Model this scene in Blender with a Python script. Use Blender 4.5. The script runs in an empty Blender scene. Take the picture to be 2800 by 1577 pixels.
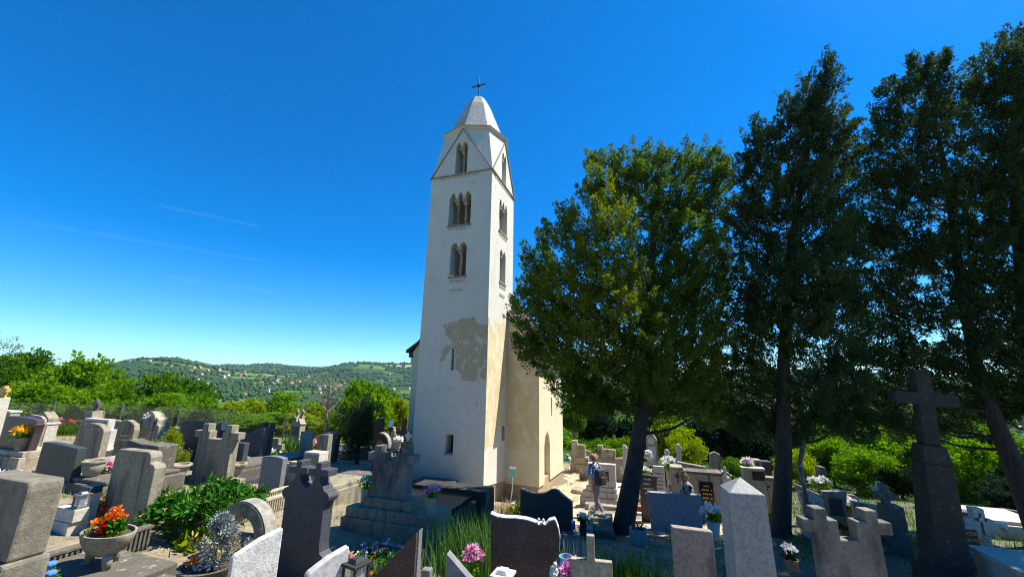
import bpy, bmesh, math, random
import numpy as np
from mathutils import Vector, Matrix

SC = bpy.context.scene
COL = SC.collection
R = math.radians
rng = np.random.default_rng(7)

# ------------------------------------------------------------------ camera
F, PITCH, ROLL, H = 1060.0, R(13.66), R(.85), 3.6
cp, sp = math.cos(PITCH), math.sin(PITCH)
FWD = np.array([0, cp, sp]); UP0 = np.array([0, -sp, cp]); RT0 = np.array([1., 0, 0])
RT = RT0 * math.cos(ROLL) + UP0 * math.sin(ROLL)
UP = -RT0 * math.sin(ROLL) + UP0 * math.cos(ROLL)
EYE = np.array([0, 0, H])


def ray(x, y):
    return FWD + RT * (x - 1400) / F + UP * (788.5 - y) / F


def at(x, y, d):
    return EYE + ray(x, y) * d


def pj(P):
    q = np.asarray(P, float) - EYE
    d = q @ FWD
    return 1400 + F * (q @ RT) / d, 788.5 - F * (q @ UP) / d, d


cd = bpy.data.cameras.new('camera')
cam = bpy.data.objects.new('camera', cd)
COL.objects.link(cam)
cam.matrix_world = Matrix(((RT[0], UP[0], -FWD[0], EYE[0]), (RT[1], UP[1], -FWD[1], EYE[1]), (RT[2], UP[2], -FWD[2], EYE[2]), (0, 0, 0, 1)))
cd.sensor_width = 36
cd.lens = 36 * F / 2800
cd.clip_start = .05
cd.clip_end = 60000
SC.camera = cam

# the grid that church and graves share
YAW = R(-18.7)
EX = np.array([math.cos(YAW), math.sin(YAW), 0]); EY = np.array([-math.sin(YAW), math.cos(YAW), 0])

# ------------------------------------------------------------------ light
SUN_H = EX * .805 + EY * .593
SUN_H /= np.linalg.norm(SUN_H)
EL = R(57)
SUND = Vector((SUN_H[0] * math.cos(EL), SUN_H[1] * math.cos(EL), math.sin(EL)))
sl = bpy.data.lights.new('sun', 'SUN')
sl.energy = 5.0
sl.angle = R(.5)
sl.color = (1, .94, .84)
so = bpy.data.objects.new('sun', sl)
COL.objects.link(so)
so.rotation_euler = SUND.to_track_quat('Z', 'Y').to_euler()
W = bpy.data.worlds.new('World')
SC.world = W
W.use_nodes = True
nt = W.node_tree
for n in list(nt.nodes):
    nt.nodes.remove(n)
sky = nt.nodes.new('ShaderNodeTexSky')
sky.sky_type = 'NISHITA'
sky.sun_disc = False
sky.sun_elevation = EL
sky.sun_rotation = math.atan2(SUN_H[0], SUN_H[1])
sky.altitude = 1200
sky.air_density = 1.0
sky.dust_density = .42
sky.ozone_density = 3.0
hs = nt.nodes.new('ShaderNodeHueSaturation')
hs.inputs['Saturation'].default_value = 1.5
hs.inputs['Value'].default_value = 1.0
bg = nt.nodes.new('ShaderNodeBackground')
bg.inputs['Strength'].default_value = .096
wo = nt.nodes.new('ShaderNodeOutputWorld')
tintn = nt.nodes.new('ShaderNodeVectorMath')
tintn.operation = 'MULTIPLY'
tintn.inputs[1].default_value = (.70, .97, 1.08)
nt.links.new(sky.outputs[0], hs.inputs['Color'])
nt.links.new(hs.outputs[0], tintn.inputs[0])
nt.links.new(tintn.outputs[0], bg.inputs[0])
nt.links.new(bg.outputs[0], wo.inputs[0])
SC.view_settings.view_transform = 'Standard'
SC.view_settings.look = 'None'
SC.view_settings.exposure = 1.08
SC.view_settings.gamma = 1
SC.cycles.max_bounces = 6
SC.cycles.filter_width = 1.1
SC.cycles.transparent_max_bounces = 8
SC.cycles.use_denoising = True
SC.cycles.denoising_prefilter = 'NONE'

# ------------------------------------------------------------------ materials


def newmat(name):
    m = bpy.data.materials.new(name)
    m.use_nodes = True
    t = m.node_tree
    b = t.nodes['Principled BSDF']
    return m, t, b


def nd(t, typ, **kw):
    n = t.nodes.new('ShaderNode' + typ)
    for k, v in kw.items():
        if k in n.inputs:
            n.inputs[k].default_value = v
        else:
            setattr(n, k, v)
    return n


def c4(c):
    return (c[0], c[1], c[2], 1)


def mixc(t, fac, a, b):
    n = t.nodes.new('ShaderNodeMix')
    n.data_type = 'RGBA'
    for sock, v in ((n.inputs[0], fac), (n.inputs[6], a), (n.inputs[7], b)):
        if hasattr(v, 'is_output'):
            t.links.new(v, sock)
        elif isinstance(v, (tuple, list)):
            sock.default_value = c4(v)
        else:
            sock.default_value = v
    return n.outputs[2]


def posn(t, scale=(1, 1, 1)):
    g = t.nodes.new('ShaderNodeNewGeometry')
    m = nd(t, 'Mapping')
    m.inputs['Scale'].default_value = scale
    t.links.new(g.outputs['Position'], m.inputs['Vector'])
    return m.outputs[0]


def noise(t, vec, scale, detail=6, rough=.6, dist=0):
    n = nd(t, 'TexNoise', Scale=scale, Detail=detail, Roughness=rough, Distortion=dist)
    t.links.new(vec, n.inputs['Vector'])
    return n.outputs[0]


def ramp(t, fac, lo, hi):
    n = nd(t, 'MapRange', clamp=True)
    n.inputs['From Min'].default_value = lo
    n.inputs['From Max'].default_value = hi
    t.links.new(fac, n.inputs['Value'])
    return n.outputs[0]


def bumpn(t, b, height, strength, dist=.02):
    n = nd(t, 'Bump', Strength=strength, Distance=dist)
    t.links.new(height, n.inputs['Height'])
    t.links.new(n.outputs[0], b.inputs['Normal'])


def stone(name, c1, c2, scale=2.5, speck=None, specks=(120, .62), rough=.85, bump=.35, stain=None, stains=(.52, .72), lichen=None, fine=22, sts=(5, 5, .7), spec=.28):
    m, t, b = newmat(name)
    b.inputs['Specular IOR Level'].default_value = spec
    p = posn(t)
    big = noise(t, p, scale, 7, .62)
    fin = noise(t, p, fine, 6, .7)
    c = mixc(t, ramp(t, big, .3, .7), c1, c2)
    dark = tuple(v * .52 for v in c1)
    c = mixc(t, ramp(t, fin, .42, .68), c, dark)
    if speck:
        sn = noise(t, p, specks[0], 2, .5)
        c = mixc(t, ramp(t, sn, specks[1] - .04, specks[1] + .04), c, speck)
    if stain:
        sv = posn(t, sts)
        st = noise(t, sv, 1.1, 5, .65)
        c = mixc(t, ramp(t, st, *stains), c, stain)
    if lichen:
        ln = noise(t, p, 9, 8, .75)
        c = mixc(t, ramp(t, ln, .56, .66), c, lichen)
    t.links.new(c, b.inputs['Base Color'])
    b.inputs['Roughness'].default_value = rough
    bumpn(t, b, noise(t, p, fine * 1.6, 8, .75), bump, .012)
    return m


def plain(name, c, rough=.6, metal=0, var=.25, scale=12, bump=0):
    m, t, b = newmat(name)
    p = posn(t)
    n = noise(t, p, scale, 5, .6)
    col = mixc(t, ramp(t, n, .3, .7), tuple(v * (1 - var) for v in c), tuple(min(1, v * (1 + var)) for v in c))
    t.links.new(col, b.inputs['Base Color'])
    b.inputs['Roughness'].default_value = rough
    b.inputs['Metallic'].default_value = metal
    if bump:
        bumpn(t, b, n, bump)
    return m


def leafmat(name, c1, c2, trans=.35, c3=None):
    m, t, b = newmat(name)
    a = nd(t, 'Attribute', attribute_name='tint')
    c = mixc(t, a.outputs['Fac'], c1, c2)
    if c3:
        c = mixc(t, ramp(t, a.outputs['Fac'], .88, .98), c, c3)
    t.links.new(c, b.inputs['Base Color'])
    b.inputs['Roughness'].default_value = .75
    b.inputs['Specular IOR Level'].default_value = .08
    tr = nd(t, 'BsdfTranslucent')
    hs_ = nd(t, 'HueSaturation', Saturation=1.1, Value=1.3)
    t.links.new(c, hs_.inputs['Color'])
    t.links.new(hs_.outputs[0], tr.inputs['Color'])
    mx = nd(t, 'MixShader')
    mx.inputs[0].default_value = trans
    t.links.new(b.outputs[0], mx.inputs[1])
    t.links.new(tr.outputs[0], mx.inputs[2])
    t.links.new(mx.outputs[0], t.nodes['Material Output'].inputs['Surface'])
    return m


M = {}
M['conc_light'] = stone('concrete_light', (.48, .43, .30), (.32, .285, .195), 2.2, stain=(.11, .10, .075), stains=(.52, .74))
M['conc'] = stone('concrete_grey', (.32, .285, .195), (.21, .187, .125), 2.4, stain=(.075, .07, .055), stains=(.50, .70), lichen=(.36, .34, .25))
M['conc_dark'] = stone('concrete_dark', (.155, .138, .105), (.082, .073, .055), 2.6, lichen=(.30, .30, .26), bump=.6)
M['conc_blue'] = stone('concrete_fresh', (.30, .315, .335), (.25, .265, .285), 1.4, bump=.12)
M['conc_stain'] = stone('concrete_streaked', (.26, .23, .19), (.18, .16, .13), 1.6, stain=(.06, .056, .052), stains=(.45, .66), sts=(2.6, 2.6, 1.1))
M['shadowy'] = stone('shade_darkened_stone', (.052, .048, .038), (.028, .028, .022), 3, lichen=(.09, .088, .07), bump=.6)  # tree shade put into the base colour, darker than the bare stone
M['conc_red'] = stone('concrete_rusty', (.36, .28, .24), (.24, .20, .18), 2.2, stain=(.09, .075, .07), stains=(.55, .7))
M['rough'] = stone('rough_concrete', (.24, .215, .155), (.14, .125, .09), 5, bump=1.0, stain=(.13, .12, .1), stains=(.58, .75), fine=14)
M['lime'] = stone('limestone', (.60, .55, .45), (.46, .42, .34), 2.0, stain=(.20, .17, .12), stains=(.62, .8))
M['lime_old'] = stone('old_limestone', (.42, .36, .26), (.26, .22, .155), 3.0, stain=(.07, .06, .045), stains=(.52, .68), lichen=(.5, .45, .32), bump=.6)
M['marble'] = stone('white_marble', (.60, .585, .545), (.50, .485, .45), 1.6, rough=.6, bump=.1)
M['whiterough'] = stone('white_rough_stone', (.74, .72, .66), (.62, .60, .55), 3, bump=1.2, fine=11)
M['granite'] = stone('grey_granite', (.24, .245, .25), (.20, .205, .21), 3, speck=(.09, .09, .09), specks=(210, .56), rough=.5, bump=.1)
M['granite_lt'] = stone('pale_granite', (.36, .365, .345), (.31, .315, .30), 3, speck=(.13, .13, .13), specks=(230, .55), rough=.55, bump=.12)
M['granite_dk'] = stone('dark_granite', (.050, .052, .060), (.033, .034, .040), 3, speck=(.17, .18, .19), specks=(200, .60), rough=.5, bump=.1)
M['granite_gr'] = stone('greenish_granite', (.045, .055, .052), (.03, .038, .036), 4, speck=(.10, .12, .115), specks=(200, .60), rough=.5, bump=.05)
M['granite_br'] = stone('brown_granite', (.085, .060, .055), (.045, .032, .030), 5, speck=(.17, .13, .12), specks=(70, .64), rough=.4, bump=.05)
M['granite_pu'] = stone('purple_granite', (.075, .052, .056), (.036, .026, .030), 4, speck=(.16, .12, .12), specks=(60, .66), rough=.3, bump=.03)
M['black'] = stone('black_polished_stone', (.012, .012, .014), (.02, .02, .022), 3, rough=.2, bump=.02)
M['wash'] = stone('terrazzo', (.30, .29, .25), (.24, .23, .2), 2, speck=(.48, .46, .4), specks=(60, .58), bump=.5)
M['pebble'] = stone('wall_of_set_stones', (.36, .34, .28), (.20, .19, .15), 9, bump=1.2, fine=9)
M['dark_iron'] = plain('dark_iron', (.018, .017, .017), .7, 0)
M['grey_iron'] = plain('weathered_steel', (.16, .165, .165), .45, .6)
M['gold'] = plain('gilded_letters', (.55, .38, .12), .4, .7)
M['ink'] = plain('dark_letters', (.05, .047, .045), .7)
M['pale_ink'] = plain('pale_letters', (.5, .47, .4), .7)
M['wood_red'] = plain('red_brown_wood', (.20, .045, .02), .6)
M['wood_dark'] = plain('dark_roof_wood', (.075, .038, .025), .8, var=.4, bump=.3)
M['wood_gold'] = plain('ochre_wood', (.55, .33, .07), .6)
M['terracotta'] = plain('terracotta', (.42, .12, .045), .7)
M['soil'] = plain('potting_soil', (.055, .04, .028), .95, var=.5, scale=40, bump=.6)
M['blueplastic'] = plain('blue_plastic', (.05, .16, .55), .4)
M['paleblue'] = plain('pale_blue_plastic', (.22, .35, .42), .4)
M['white'] = plain('white_paint', (.78, .77, .74), .6, var=.06)
M['redglass'] = plain('red_candle', (.35, .01, .015), .25)
M['teal'] = plain('teal_print', (.10, .40, .42), .6, var=.08)
M['skin'] = plain('skin', (.48, .24, .15), .5, var=.06)
M['hair_g'] = plain('grey_brown_hair', (.13, .10, .08), .7)
M['hair_r'] = plain('ginger_hair', (.48, .22, .07), .6, var=.3, scale=60)
M['jeans'] = plain('grey_trousers', (.13, .13, .15), .85, var=.15)
M['shoe'] = plain('brown_shoes', (.09, .05, .035), .7)
M['pack'] = plain('black_backpack_cloth', (.012, .013, .016), .7)


def checks(name, cols, scale, axis='Z'):
    m, t, b = newmat(name)
    p = posn(t)
    wv = nd(t, 'TexWave', Scale=scale, Distortion=1.5, bands_direction=axis)
    t.links.new(p, wv.inputs['Vector'])
    c = mixc(t, ramp(t, wv.outputs['Fac'], .45, .55), cols[0], cols[1])
    n = noise(t, p, 14, 3)
    c = mixc(t, ramp(t, n, .55, .6), c, cols[2])
    t.links.new(c, b.inputs['Base Color'])
    b.inputs['Roughness'].default_value = .85
    return m


M['shirt'] = checks('blue_checked_shirt', ((.02, .07, .22), (.12, .28, .5), (.45, .5, .55)), 5)
M['blouse'] = checks('black_and_white_blouse', ((.02, .02, .025), (.5, .48, .45), (.02, .02, .025)), 11, 'X')


def glassmat():
    m, t, b = newmat('lantern_glass')
    b.inputs['Base Color'].default_value = (.75, .78, .78, 1)
    b.inputs['Roughness'].default_value = .1
    b.inputs['Transmission Weight'].default_value = .8
    return m


M['glass'] = glassmat()


def plaster(name, a, b2, old, lo, hi, bump=.25, sts=(3.2, 3.2, .35)):
    m, t, b = newmat(name)
    p = posn(t)
    n = noise(t, p, 1.1, 8, .65)
    c = mixc(t, ramp(t, n, .3, .72), a, b2)
    sv = posn(t, sts)
    s = noise(t, sv, 1, 6, .6)
    c = mixc(t, ramp(t, s, lo, hi), c, old)
    f = noise(t, p, 7, 9, .72)
    c = mixc(t, ramp(t, f, .50, .80), c, tuple(v * .78 for v in a))
    f2 = noise(t, p, 2.6, 9, .7, .4)
    c = mixc(t, ramp(t, f2, .60, .70), c, old)
    t.links.new(c, b.inputs['Base Color'])
    b.inputs['Roughness'].default_value = .92
    bumpn(t, b, noise(t, p, 5, 9, .72), bump, .03)
    return m


M['plaster'] = plaster('lime_plaster', (.59, .553, .455), (.52, .487, .40), (.36, .33, .26), .60, .9)
M['plaster_old'] = plaster('old_ochre_plaster', (.62, .51, .30), (.48, .385, .215), (.66, .58, .41), .5, .66, .6, (2.6, 2.6, 1.8))
M['plaster_worn'] = plaster('worn_grey_plaster', (.47, .375, .225), (.37, .292, .170), (.56, .52, .42), .54, .64, .9, (3.5, 3.5, 3.0))
M['plaster_warm'] = plaster('cream_plaster', (.63, .55, .36), (.57, .49, .31), (.44, .36, .22), .58, .85)
M['roofstone'] = stone('spire_masonry', (.56, .54, .48), (.44, .42, .36), 2.6, stain=(.26, .245, .18), stains=(.55, .75), bump=.7, fine=9)
M['trim'] = stone('carved_stone_trim', (.36, .325, .25), (.26, .23, .175), 5, stain=(.14, .12, .085), bump=.8)


def brickmat():
    m, t, b = newmat('rubble_brick')
    tc = nd(t, 'TexCoord')
    br = nd(t, 'TexBrick', Scale=3.0)
    br.inputs['Color1'].default_value = (.34, .20, .10, 1)
    br.inputs['Color2'].default_value = (.42, .30, .17, 1)
    br.inputs['Mortar'].default_value = (.40, .34, .24, 1)
    br.inputs['Mortar Size'].default_value = .03
    sepn = nd(t, 'SeparateXYZ')
    t.links.new(tc.outputs['Object'], sepn.inputs[0])
    add = nd(t, 'Math', operation='ADD')
    t.links.new(sepn.outputs[0], add.inputs[0])
    t.links.new(sepn.outputs[1], add.inputs[1])
    cmb = nd(t, 'CombineXYZ')
    t.links.new(add.outputs[0], cmb.inputs[0])
    t.links.new(sepn.outputs[2], cmb.inputs[1])
    t.links.new(cmb.outputs[0], br.inputs['Vector'])
    n = noise(t, tc.outputs['Object'], 3, 8, .7)
    c = mixc(t, ramp(t, n, .35, .7), br.outputs[0], (.30, .22, .13))
    t.links.new(c, b.inputs['Base Color'])
    b.inputs['Roughness'].default_value = .9
    bumpn(t, b, noise(t, tc.outputs['Object'], 8, 9, .75), .8, .05)
    return m


M['brick'] = brickmat()


def barkmat(name, c1, c2):
    m, t, b = newmat(name)
    p = posn(t, (9, 9, 1.6))
    n = noise(t, p, 2, 8, .7)
    c = mixc(t, ramp(t, n, .35, .65), c1, c2)
    t.links.new(c, b.inputs['Base Color'])
    b.inputs['Roughness'].default_value = .95
    bumpn(t, b, n, 1, .05)
    return m


M['bark'] = barkmat('cedar_bark', (.020, .016, .013), (.055, .045, .037))
M['bark_grey'] = barkmat('grey_bark', (.12, .10, .08), (.2, .17, .14))
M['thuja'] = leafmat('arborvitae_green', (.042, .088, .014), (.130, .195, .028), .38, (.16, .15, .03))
M['thuja_y'] = leafmat('arborvitae_sunlit_green', (.085, .130, .012), (.20, .235, .026), .4, (.28, .21, .03))  # brighter yellow green puts sunlight on the left sprays into the leaf colour
M['cedar'] = leafmat('dark_cedar_green', (.020, .042, .016), (.068, .108, .034), .3)
M['leaf'] = leafmat('broad_leaf_green', (.065, .155, .008), (.18, .315, .018), .5)
M['leaf2'] = leafmat('deep_leaf_green', (.038, .105, .008), (.11, .220, .016), .45)
M['leaf3'] = leafmat('yellow_leaf_green', (.13, .205, .006), (.27, .345, .016), .5)
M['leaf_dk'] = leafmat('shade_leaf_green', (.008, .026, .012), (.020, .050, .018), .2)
M['peony'] = leafmat('peony_leaf', (.016, .080, .008), (.065, .190, .018), .25, (.30, .20, .06))
M['silver'] = leafmat('silver_leaf', (.17, .20, .18), (.33, .36, .33), .15)
M['straw'] = leafmat('dry_straw', (.30, .22, .09), (.48, .37, .17), .2)
M['grass'] = leafmat('grass_blade', (.045, .11, .012), (.12, .20, .03), .3)
M['iris'] = leafmat('iris_blade', (.045, .115, .020), (.13, .24, .05), .25)
M['lav'] = leafmat('lavender_stem', (.11, .13, .10), (.26, .22, .26), .2)
for nme, c in dict(orange=(.80, .20, .02), red=(.62, .02, .02), coral=(.62, .10, .09), pink=(.75, .22, .42), palepink=(.78, .48, .60), rose=(.60, .06, .20), whiteflower=(.80, .79, .75), yellow=(.80, .50, .02), blue=(.12, .32, .78), violet=(.20, .17, .48), mint=(.16, .50, .34), salmon=(.75, .36, .28)).items():
    M[nme] = leafmat('petal_' + nme, tuple(v * .8 for v in c), c, .25)

# ------------------------------------------------------------------ ground
CTRL = np.array([
    (-20, 18, .95), (-16.5, 23, .45), (-11.4, 11.4, 1.05), (-7.85, 10.9, 1.0), (-5.5, 6.2, 1.30), (-2.7, 5.2, 1.22), (-2.85, 7.3, 1.08),
    (-1.3, 7.3, .92), (2.6, 10, .26), (5.3, 8.5, .45), (2.2, 4.2, 1.2), (7.2, 10, .42), (7, 7, .66), (9.3, 8.5, .41), (-10, 19.3, .22),
    (-4.7, 17, .0), (-5, 12, .6), (-1.0, 14.0, -.30), (-.1, 17.2, -1.02), (1.3, 17, -1.0), (3, 23.5, -.85), (2.7, 12.2, -.10), (6, 18, -.75),
    (12, 18, -.9), (0, 0, 1.9), (-10, 0, 2.25), (10, 0, 1.6), (0, 32, -2.2), (-18, 33, -1.0), (18, 30, -2.6), (15, 12, -.1),
    (-43, 25, 0), (-32, 38, -3), (-17, 47, -5), (0, 50, -6.5), (21, 45, -6.5), (38, 32, -5), (48, 13, -2), (0, -20, 4), (-30, -10, 3), (30, -10, 2)], float)


def _tps():
    X = CTRL[:, :2]
    r = np.linalg.norm(X[:, None] - X[None], axis=2)
    K = np.where(r > 0, r * r * np.log(np.maximum(r, 1e-9)), 0)
    n = len(X)
    A = np.zeros((n + 3, n + 3))
    A[:n, :n] = K + np.eye(n) * 1.5
    A[:n, n:] = np.c_[np.ones(n), X]
    A[n:, :n] = A[:n, n:].T
    return np.linalg.solve(A, np.r_[CTRL[:, 2], 0, 0, 0])


TPS = _tps()


def base_far(r):
    return np.interp(r, [0, 40, 60, 150, 400, 900, 1500, 9000], [-3, -5, -8, -20, -38, -52, -56, -56])


HILLS = [(-42.0, 3.6, 2500, 650, 82), (-34.5, 5, 2650, 700, 88), (-50, 6, 2600, 700, 72), (-31.0, 10, 5200, 900, 205), (-14, 6.5, 3600, 800, 108),
         (-22, 4.5, 3400, 700, 100), (5, 12, 3800, 900, 150), (35, 22, 3400, 900, 150), (-22, 9, 1700, 350, 16)]


def T(x, y):
    x = np.atleast_1d(np.asarray(x, float)); y = np.atleast_1d(np.asarray(y, float))
    r = np.hypot(x, y)
    az = np.degrees(np.arctan2(x, y))
    n = len(CTRL)
    near = TPS[n] + TPS[n + 1] * x + TPS[n + 2] * y
    for i in range(n):
        q = (x - CTRL[i, 0])**2 + (y - CTRL[i, 1])**2
        near = near + TPS[i] * np.where(q > 0, .5 * q * np.log(np.maximum(q, 1e-12)), 0)
    far = base_far(r)
    for a, sa, rr, sr, A in HILLS:
        far = far + A * np.exp(-((az - a) / sa)**2 / 2) * np.exp(-((r - rr) / sr)**2 / 2)
    far = far + np.clip((r - 900) / 900, 0, 1) * (9 * np.sin(x * .0042 + 1) * np.sin(y * .0031) + 6 * np.sin(x * .011 + y * .007))
    w = np.clip((r - 34) / 28, 0, 1)
    w = w * w * (3 - 2 * w)
    return near * (1 - w) + far * w


def G(x, y):
    return float(T(x, y)[0])


def spot(px, py):
    v = ray(px, py)
    lo = None
    ds = np.arange(1.5, 80, .05)
    P = EYE + ds[:, None] * v
    dz = P[:, 2] - T(P[:, 0], P[:, 1])
    i = int(np.argmax(dz < 0)) if (dz < 0).any() else len(ds) - 1
    a, b = ds[max(i - 1, 0)], ds[i]
    for _ in range(14):
        m = (a + b) / 2
        p = EYE + m * v
        if p[2] > G(p[0], p[1]):
            a = m
        else:
            b = m
    return EYE + a * v


def onplane(px, py, z):
    v = ray(px, py)
    return EYE + v * ((z - H) / v[2])


# ------------------------------------------------------------------ object helpers


def tag(o, label=None, cat=None, group=None, kind=None):
    if label: o['label'] = label
    if cat: o['category'] = cat
    if group: o['group'] = group
    if kind: o['kind'] = kind
    elif label: o['kind'] = 'thing'
    return o


def link(name, me, mat, parent=None):
    o = bpy.data.objects.new(name, me)
    COL.objects.link(o)
    if mat is not None:
        for mm in (mat if isinstance(mat, (list, tuple)) else [mat]):
            me.materials.append(M[mm] if isinstance(mm, str) else mm)
    if parent is not None:
        o.parent = parent
    return o


def pymesh(name, V, Fc, mat, parent=None, smooth=False, tint=None):
    me = bpy.data.meshes.new(name)
    V = np.asarray(V, np.float32)
    if isinstance(Fc, np.ndarray):
        k = Fc.shape[1]
        n = len(Fc)
        me.vertices.add(len(V)); me.vertices.foreach_set('co', V.ravel())
        me.loops.add(n * k); me.loops.foreach_set('vertex_index', Fc.astype(np.int32).ravel())
        me.polygons.add(n)
        me.polygons.foreach_set('loop_start', np.arange(0, n * k, k, dtype=np.int32))
        me.polygons.foreach_set('loop_total', np.full(n, k, np.int32))
        me.update(calc_edges=True)
    else:
        me.from_pydata([tuple(map(float, v)) for v in V], [], Fc)
        me.update()
    if tint is not None:
        a = me.attributes.new('tint', 'FLOAT', 'FACE')
        a.data.foreach_set('value', np.asarray(tint, np.float32))
    if smooth:
        me.polygons.foreach_set('use_smooth', np.ones(len(me.polygons), bool))
    return link(name, me, mat, parent)


def empty(name, P, yaw=0, label=None, cat=None, group=None):
    o = bpy.data.objects.new(name, None)
    COL.objects.link(o)
    o.location = tuple(map(float, P))
    o.rotation_euler = (0, 0, yaw)
    o.empty_display_size = .2
    return tag(o, label, cat, group)


def bev(o, w=.01, seg=2, ang=40):
    if w:
        m = o.modifiers.new('bevel', 'BEVEL')
        m.width = w; m.segments = seg; m.limit_method = 'ANGLE'; m.angle_limit = R(ang)
    return o


class MB:
    """collects simple shapes into one mesh"""

    def __init__(s):
        s.v = []; s.f = []

    def add(s, V, Fc):
        k = len(s.v)
        s.v += [tuple(map(float, p)) for p in V]
        s.f += [tuple(i + k for i in q) for q in Fc]
        return s

    def box(s, x0, x1, y0, y1, z0, z1, tx=0, ty=0):
        V = [(x0, y0, z0), (x1, y0, z0), (x1, y1, z0), (x0, y1, z0), (x0 + tx, y0 + ty, z1), (x1 - tx, y0 + ty, z1), (x1 - tx, y1 - ty, z1), (x0 + tx, y1 - ty, z1)]
        return s.add(V, [(3, 2, 1, 0), (4, 5, 6, 7), (0, 1, 5, 4), (1, 2, 6, 5), (2, 3, 7, 6), (3, 0, 4, 7)])

    def prism(s, pts, y0, y1):
        n = len(pts)
        V = [(x, y0, z) for x, z in pts] + [(x, y1, z) for x, z in pts]
        ar = sum(pts[i][0] * pts[(i + 1) % n][1] - pts[(i + 1) % n][0] * pts[i][1] for i in range(n))
        a = list(range(n)); b = [i + n for i in range(n)]
        if ar > 0:
            Fc = [tuple(a), tuple(reversed(b))] + [(i, i + n, (i + 1) % n + n, (i + 1) % n) for i in range(n)]
        else:
            Fc = [tuple(reversed(a)), tuple(b)] + [(i, (i + 1) % n, (i + 1) % n + n, i + n) for i in range(n)]
        return s.add(V, Fc)

    def lathe(s, prof, c=(0, 0, 0), n=16, sx=1, sy=1, cap=True):
        V = []; Fc = []
        m = len(prof)
        for r_, z in prof:
            for k in range(n):
                a = 2 * math.pi * k / n
                V.append((c[0] + r_ * sx * math.cos(a), c[1] + r_ * sy * math.sin(a), c[2] + z))
        for i in range(m - 1):
            for k in range(n):
                Fc.append((i * n + k, i * n + (k + 1) % n, (i + 1) * n + (k + 1) % n, (i + 1) * n + k))
        if cap:
            Fc.append(tuple(reversed(range(n)))); Fc.append(tuple((m - 1) * n + k for k in range(n)))
        return s.add(V, Fc)

    def tube(s, pts, rad, n=6):
        pts = [np.asarray(p, float) for p in pts]
        if not hasattr(rad, '__len__'):
            rad = [rad] * len(pts)
        V = []; Fc = []
        for i, p in enumerate(pts):
            d = pts[min(i + 1, len(pts) - 1)] - pts[max(i - 1, 0)]
            d = d / (np.linalg.norm(d) + 1e-9)
            u = np.cross(d, (0, 0, 1) if abs(d[2]) < .9 else (1, 0, 0)); u /= np.linalg.norm(u)
            w = np.cross(d, u)
            for k in range(n):
                a = 2 * math.pi * k / n
                V.append(p + (u * math.cos(a) + w * math.sin(a)) * rad[i])
        for i in range(len(pts) - 1):
            for k in range(n):
                Fc.append((i * n + k, i * n + (k + 1) % n, (i + 1) * n + (k + 1) % n, (i + 1) * n + k))
        Fc.append(tuple(reversed(range(n)))); Fc.append(tuple((len(pts) - 1) * n + k for k in range(n)))
        return s.add(V, Fc)

    def ball(s, c, r, n=8, m=5, sz=1):
        prof = [(max(r * math.sin(math.pi * i / m), .001), -r * sz * math.cos(math.pi * i / m)) for i in range(m + 1)]
        return s.lathe(prof, c, n)

    def build(s, name, mat, parent=None, smooth=False, bevel=0):
        o = pymesh(name, s.v, s.f, mat, parent, smooth)
        return bev(o, bevel)


def smooth_angle(o, ang=45):
    me = o.data
    me.polygons.foreach_set('use_smooth', np.ones(len(me.polygons), bool))
    try:
        me.set_sharp_from_angle(angle=R(ang))
    except Exception:
        pass
    return o


# ------------------------------------------------------------------ leaves


def plumes(c, d, L, Rr, n, ll, lw, spread=.8, jit=.35, tint=None, seed=0):
    g = np.random.default_rng(seed)
    N = len(c)
    c = np.repeat(c, n, 0); d = np.repeat(d, n, 0); L = np.repeat(L, n); Rr = np.repeat(Rr, n)
    k = N * n
    t = g.random(k)
    rad = g.normal(size=(k, 3)); rad -= (rad * d).sum(1)[:, None] * d
    rad /= np.linalg.norm(rad, axis=1)[:, None] + 1e-9
    rr = Rr * (1 - .75 * t) * np.sqrt(g.random(k))
    p = c + d * ((t - .4) * L)[:, None] + rad * rr[:, None]
    ld = d * .7 + rad * spread + g.normal(size=(k, 3)) * jit
    ld /= np.linalg.norm(ld, axis=1)[:, None]
    w = np.cross(ld, g.normal(size=(k, 3))); w /= np.linalg.norm(w, axis=1)[:, None] + 1e-9
    s = ll * (.6 + .8 * g.random(k))
    l_ = ld * s[:, None]; w = w * (lw * (.7 + .6 * g.random(k)))[:, None]
    V = np.stack([p, p + l_ * .45 + w, p + l_, p + l_ * .55 - w], 1).reshape(-1, 3)
    Fq = np.arange(k * 4).reshape(-1, 4)
    if tint is None:
        tint = g.random(N)
    tn = np.clip(np.repeat(tint, n) * .7 + g.random(k) * .3, 0, 1)
    return V, Fq, tn


def join(parts):
    V = []; Fq = []; Tn = []; k = 0
    for v, f, t in parts:
        V.append(v); Fq.append(f + k); Tn.append(t); k += len(v)
    return np.concatenate(V), np.concatenate(Fq), np.concatenate(Tn)


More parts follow.
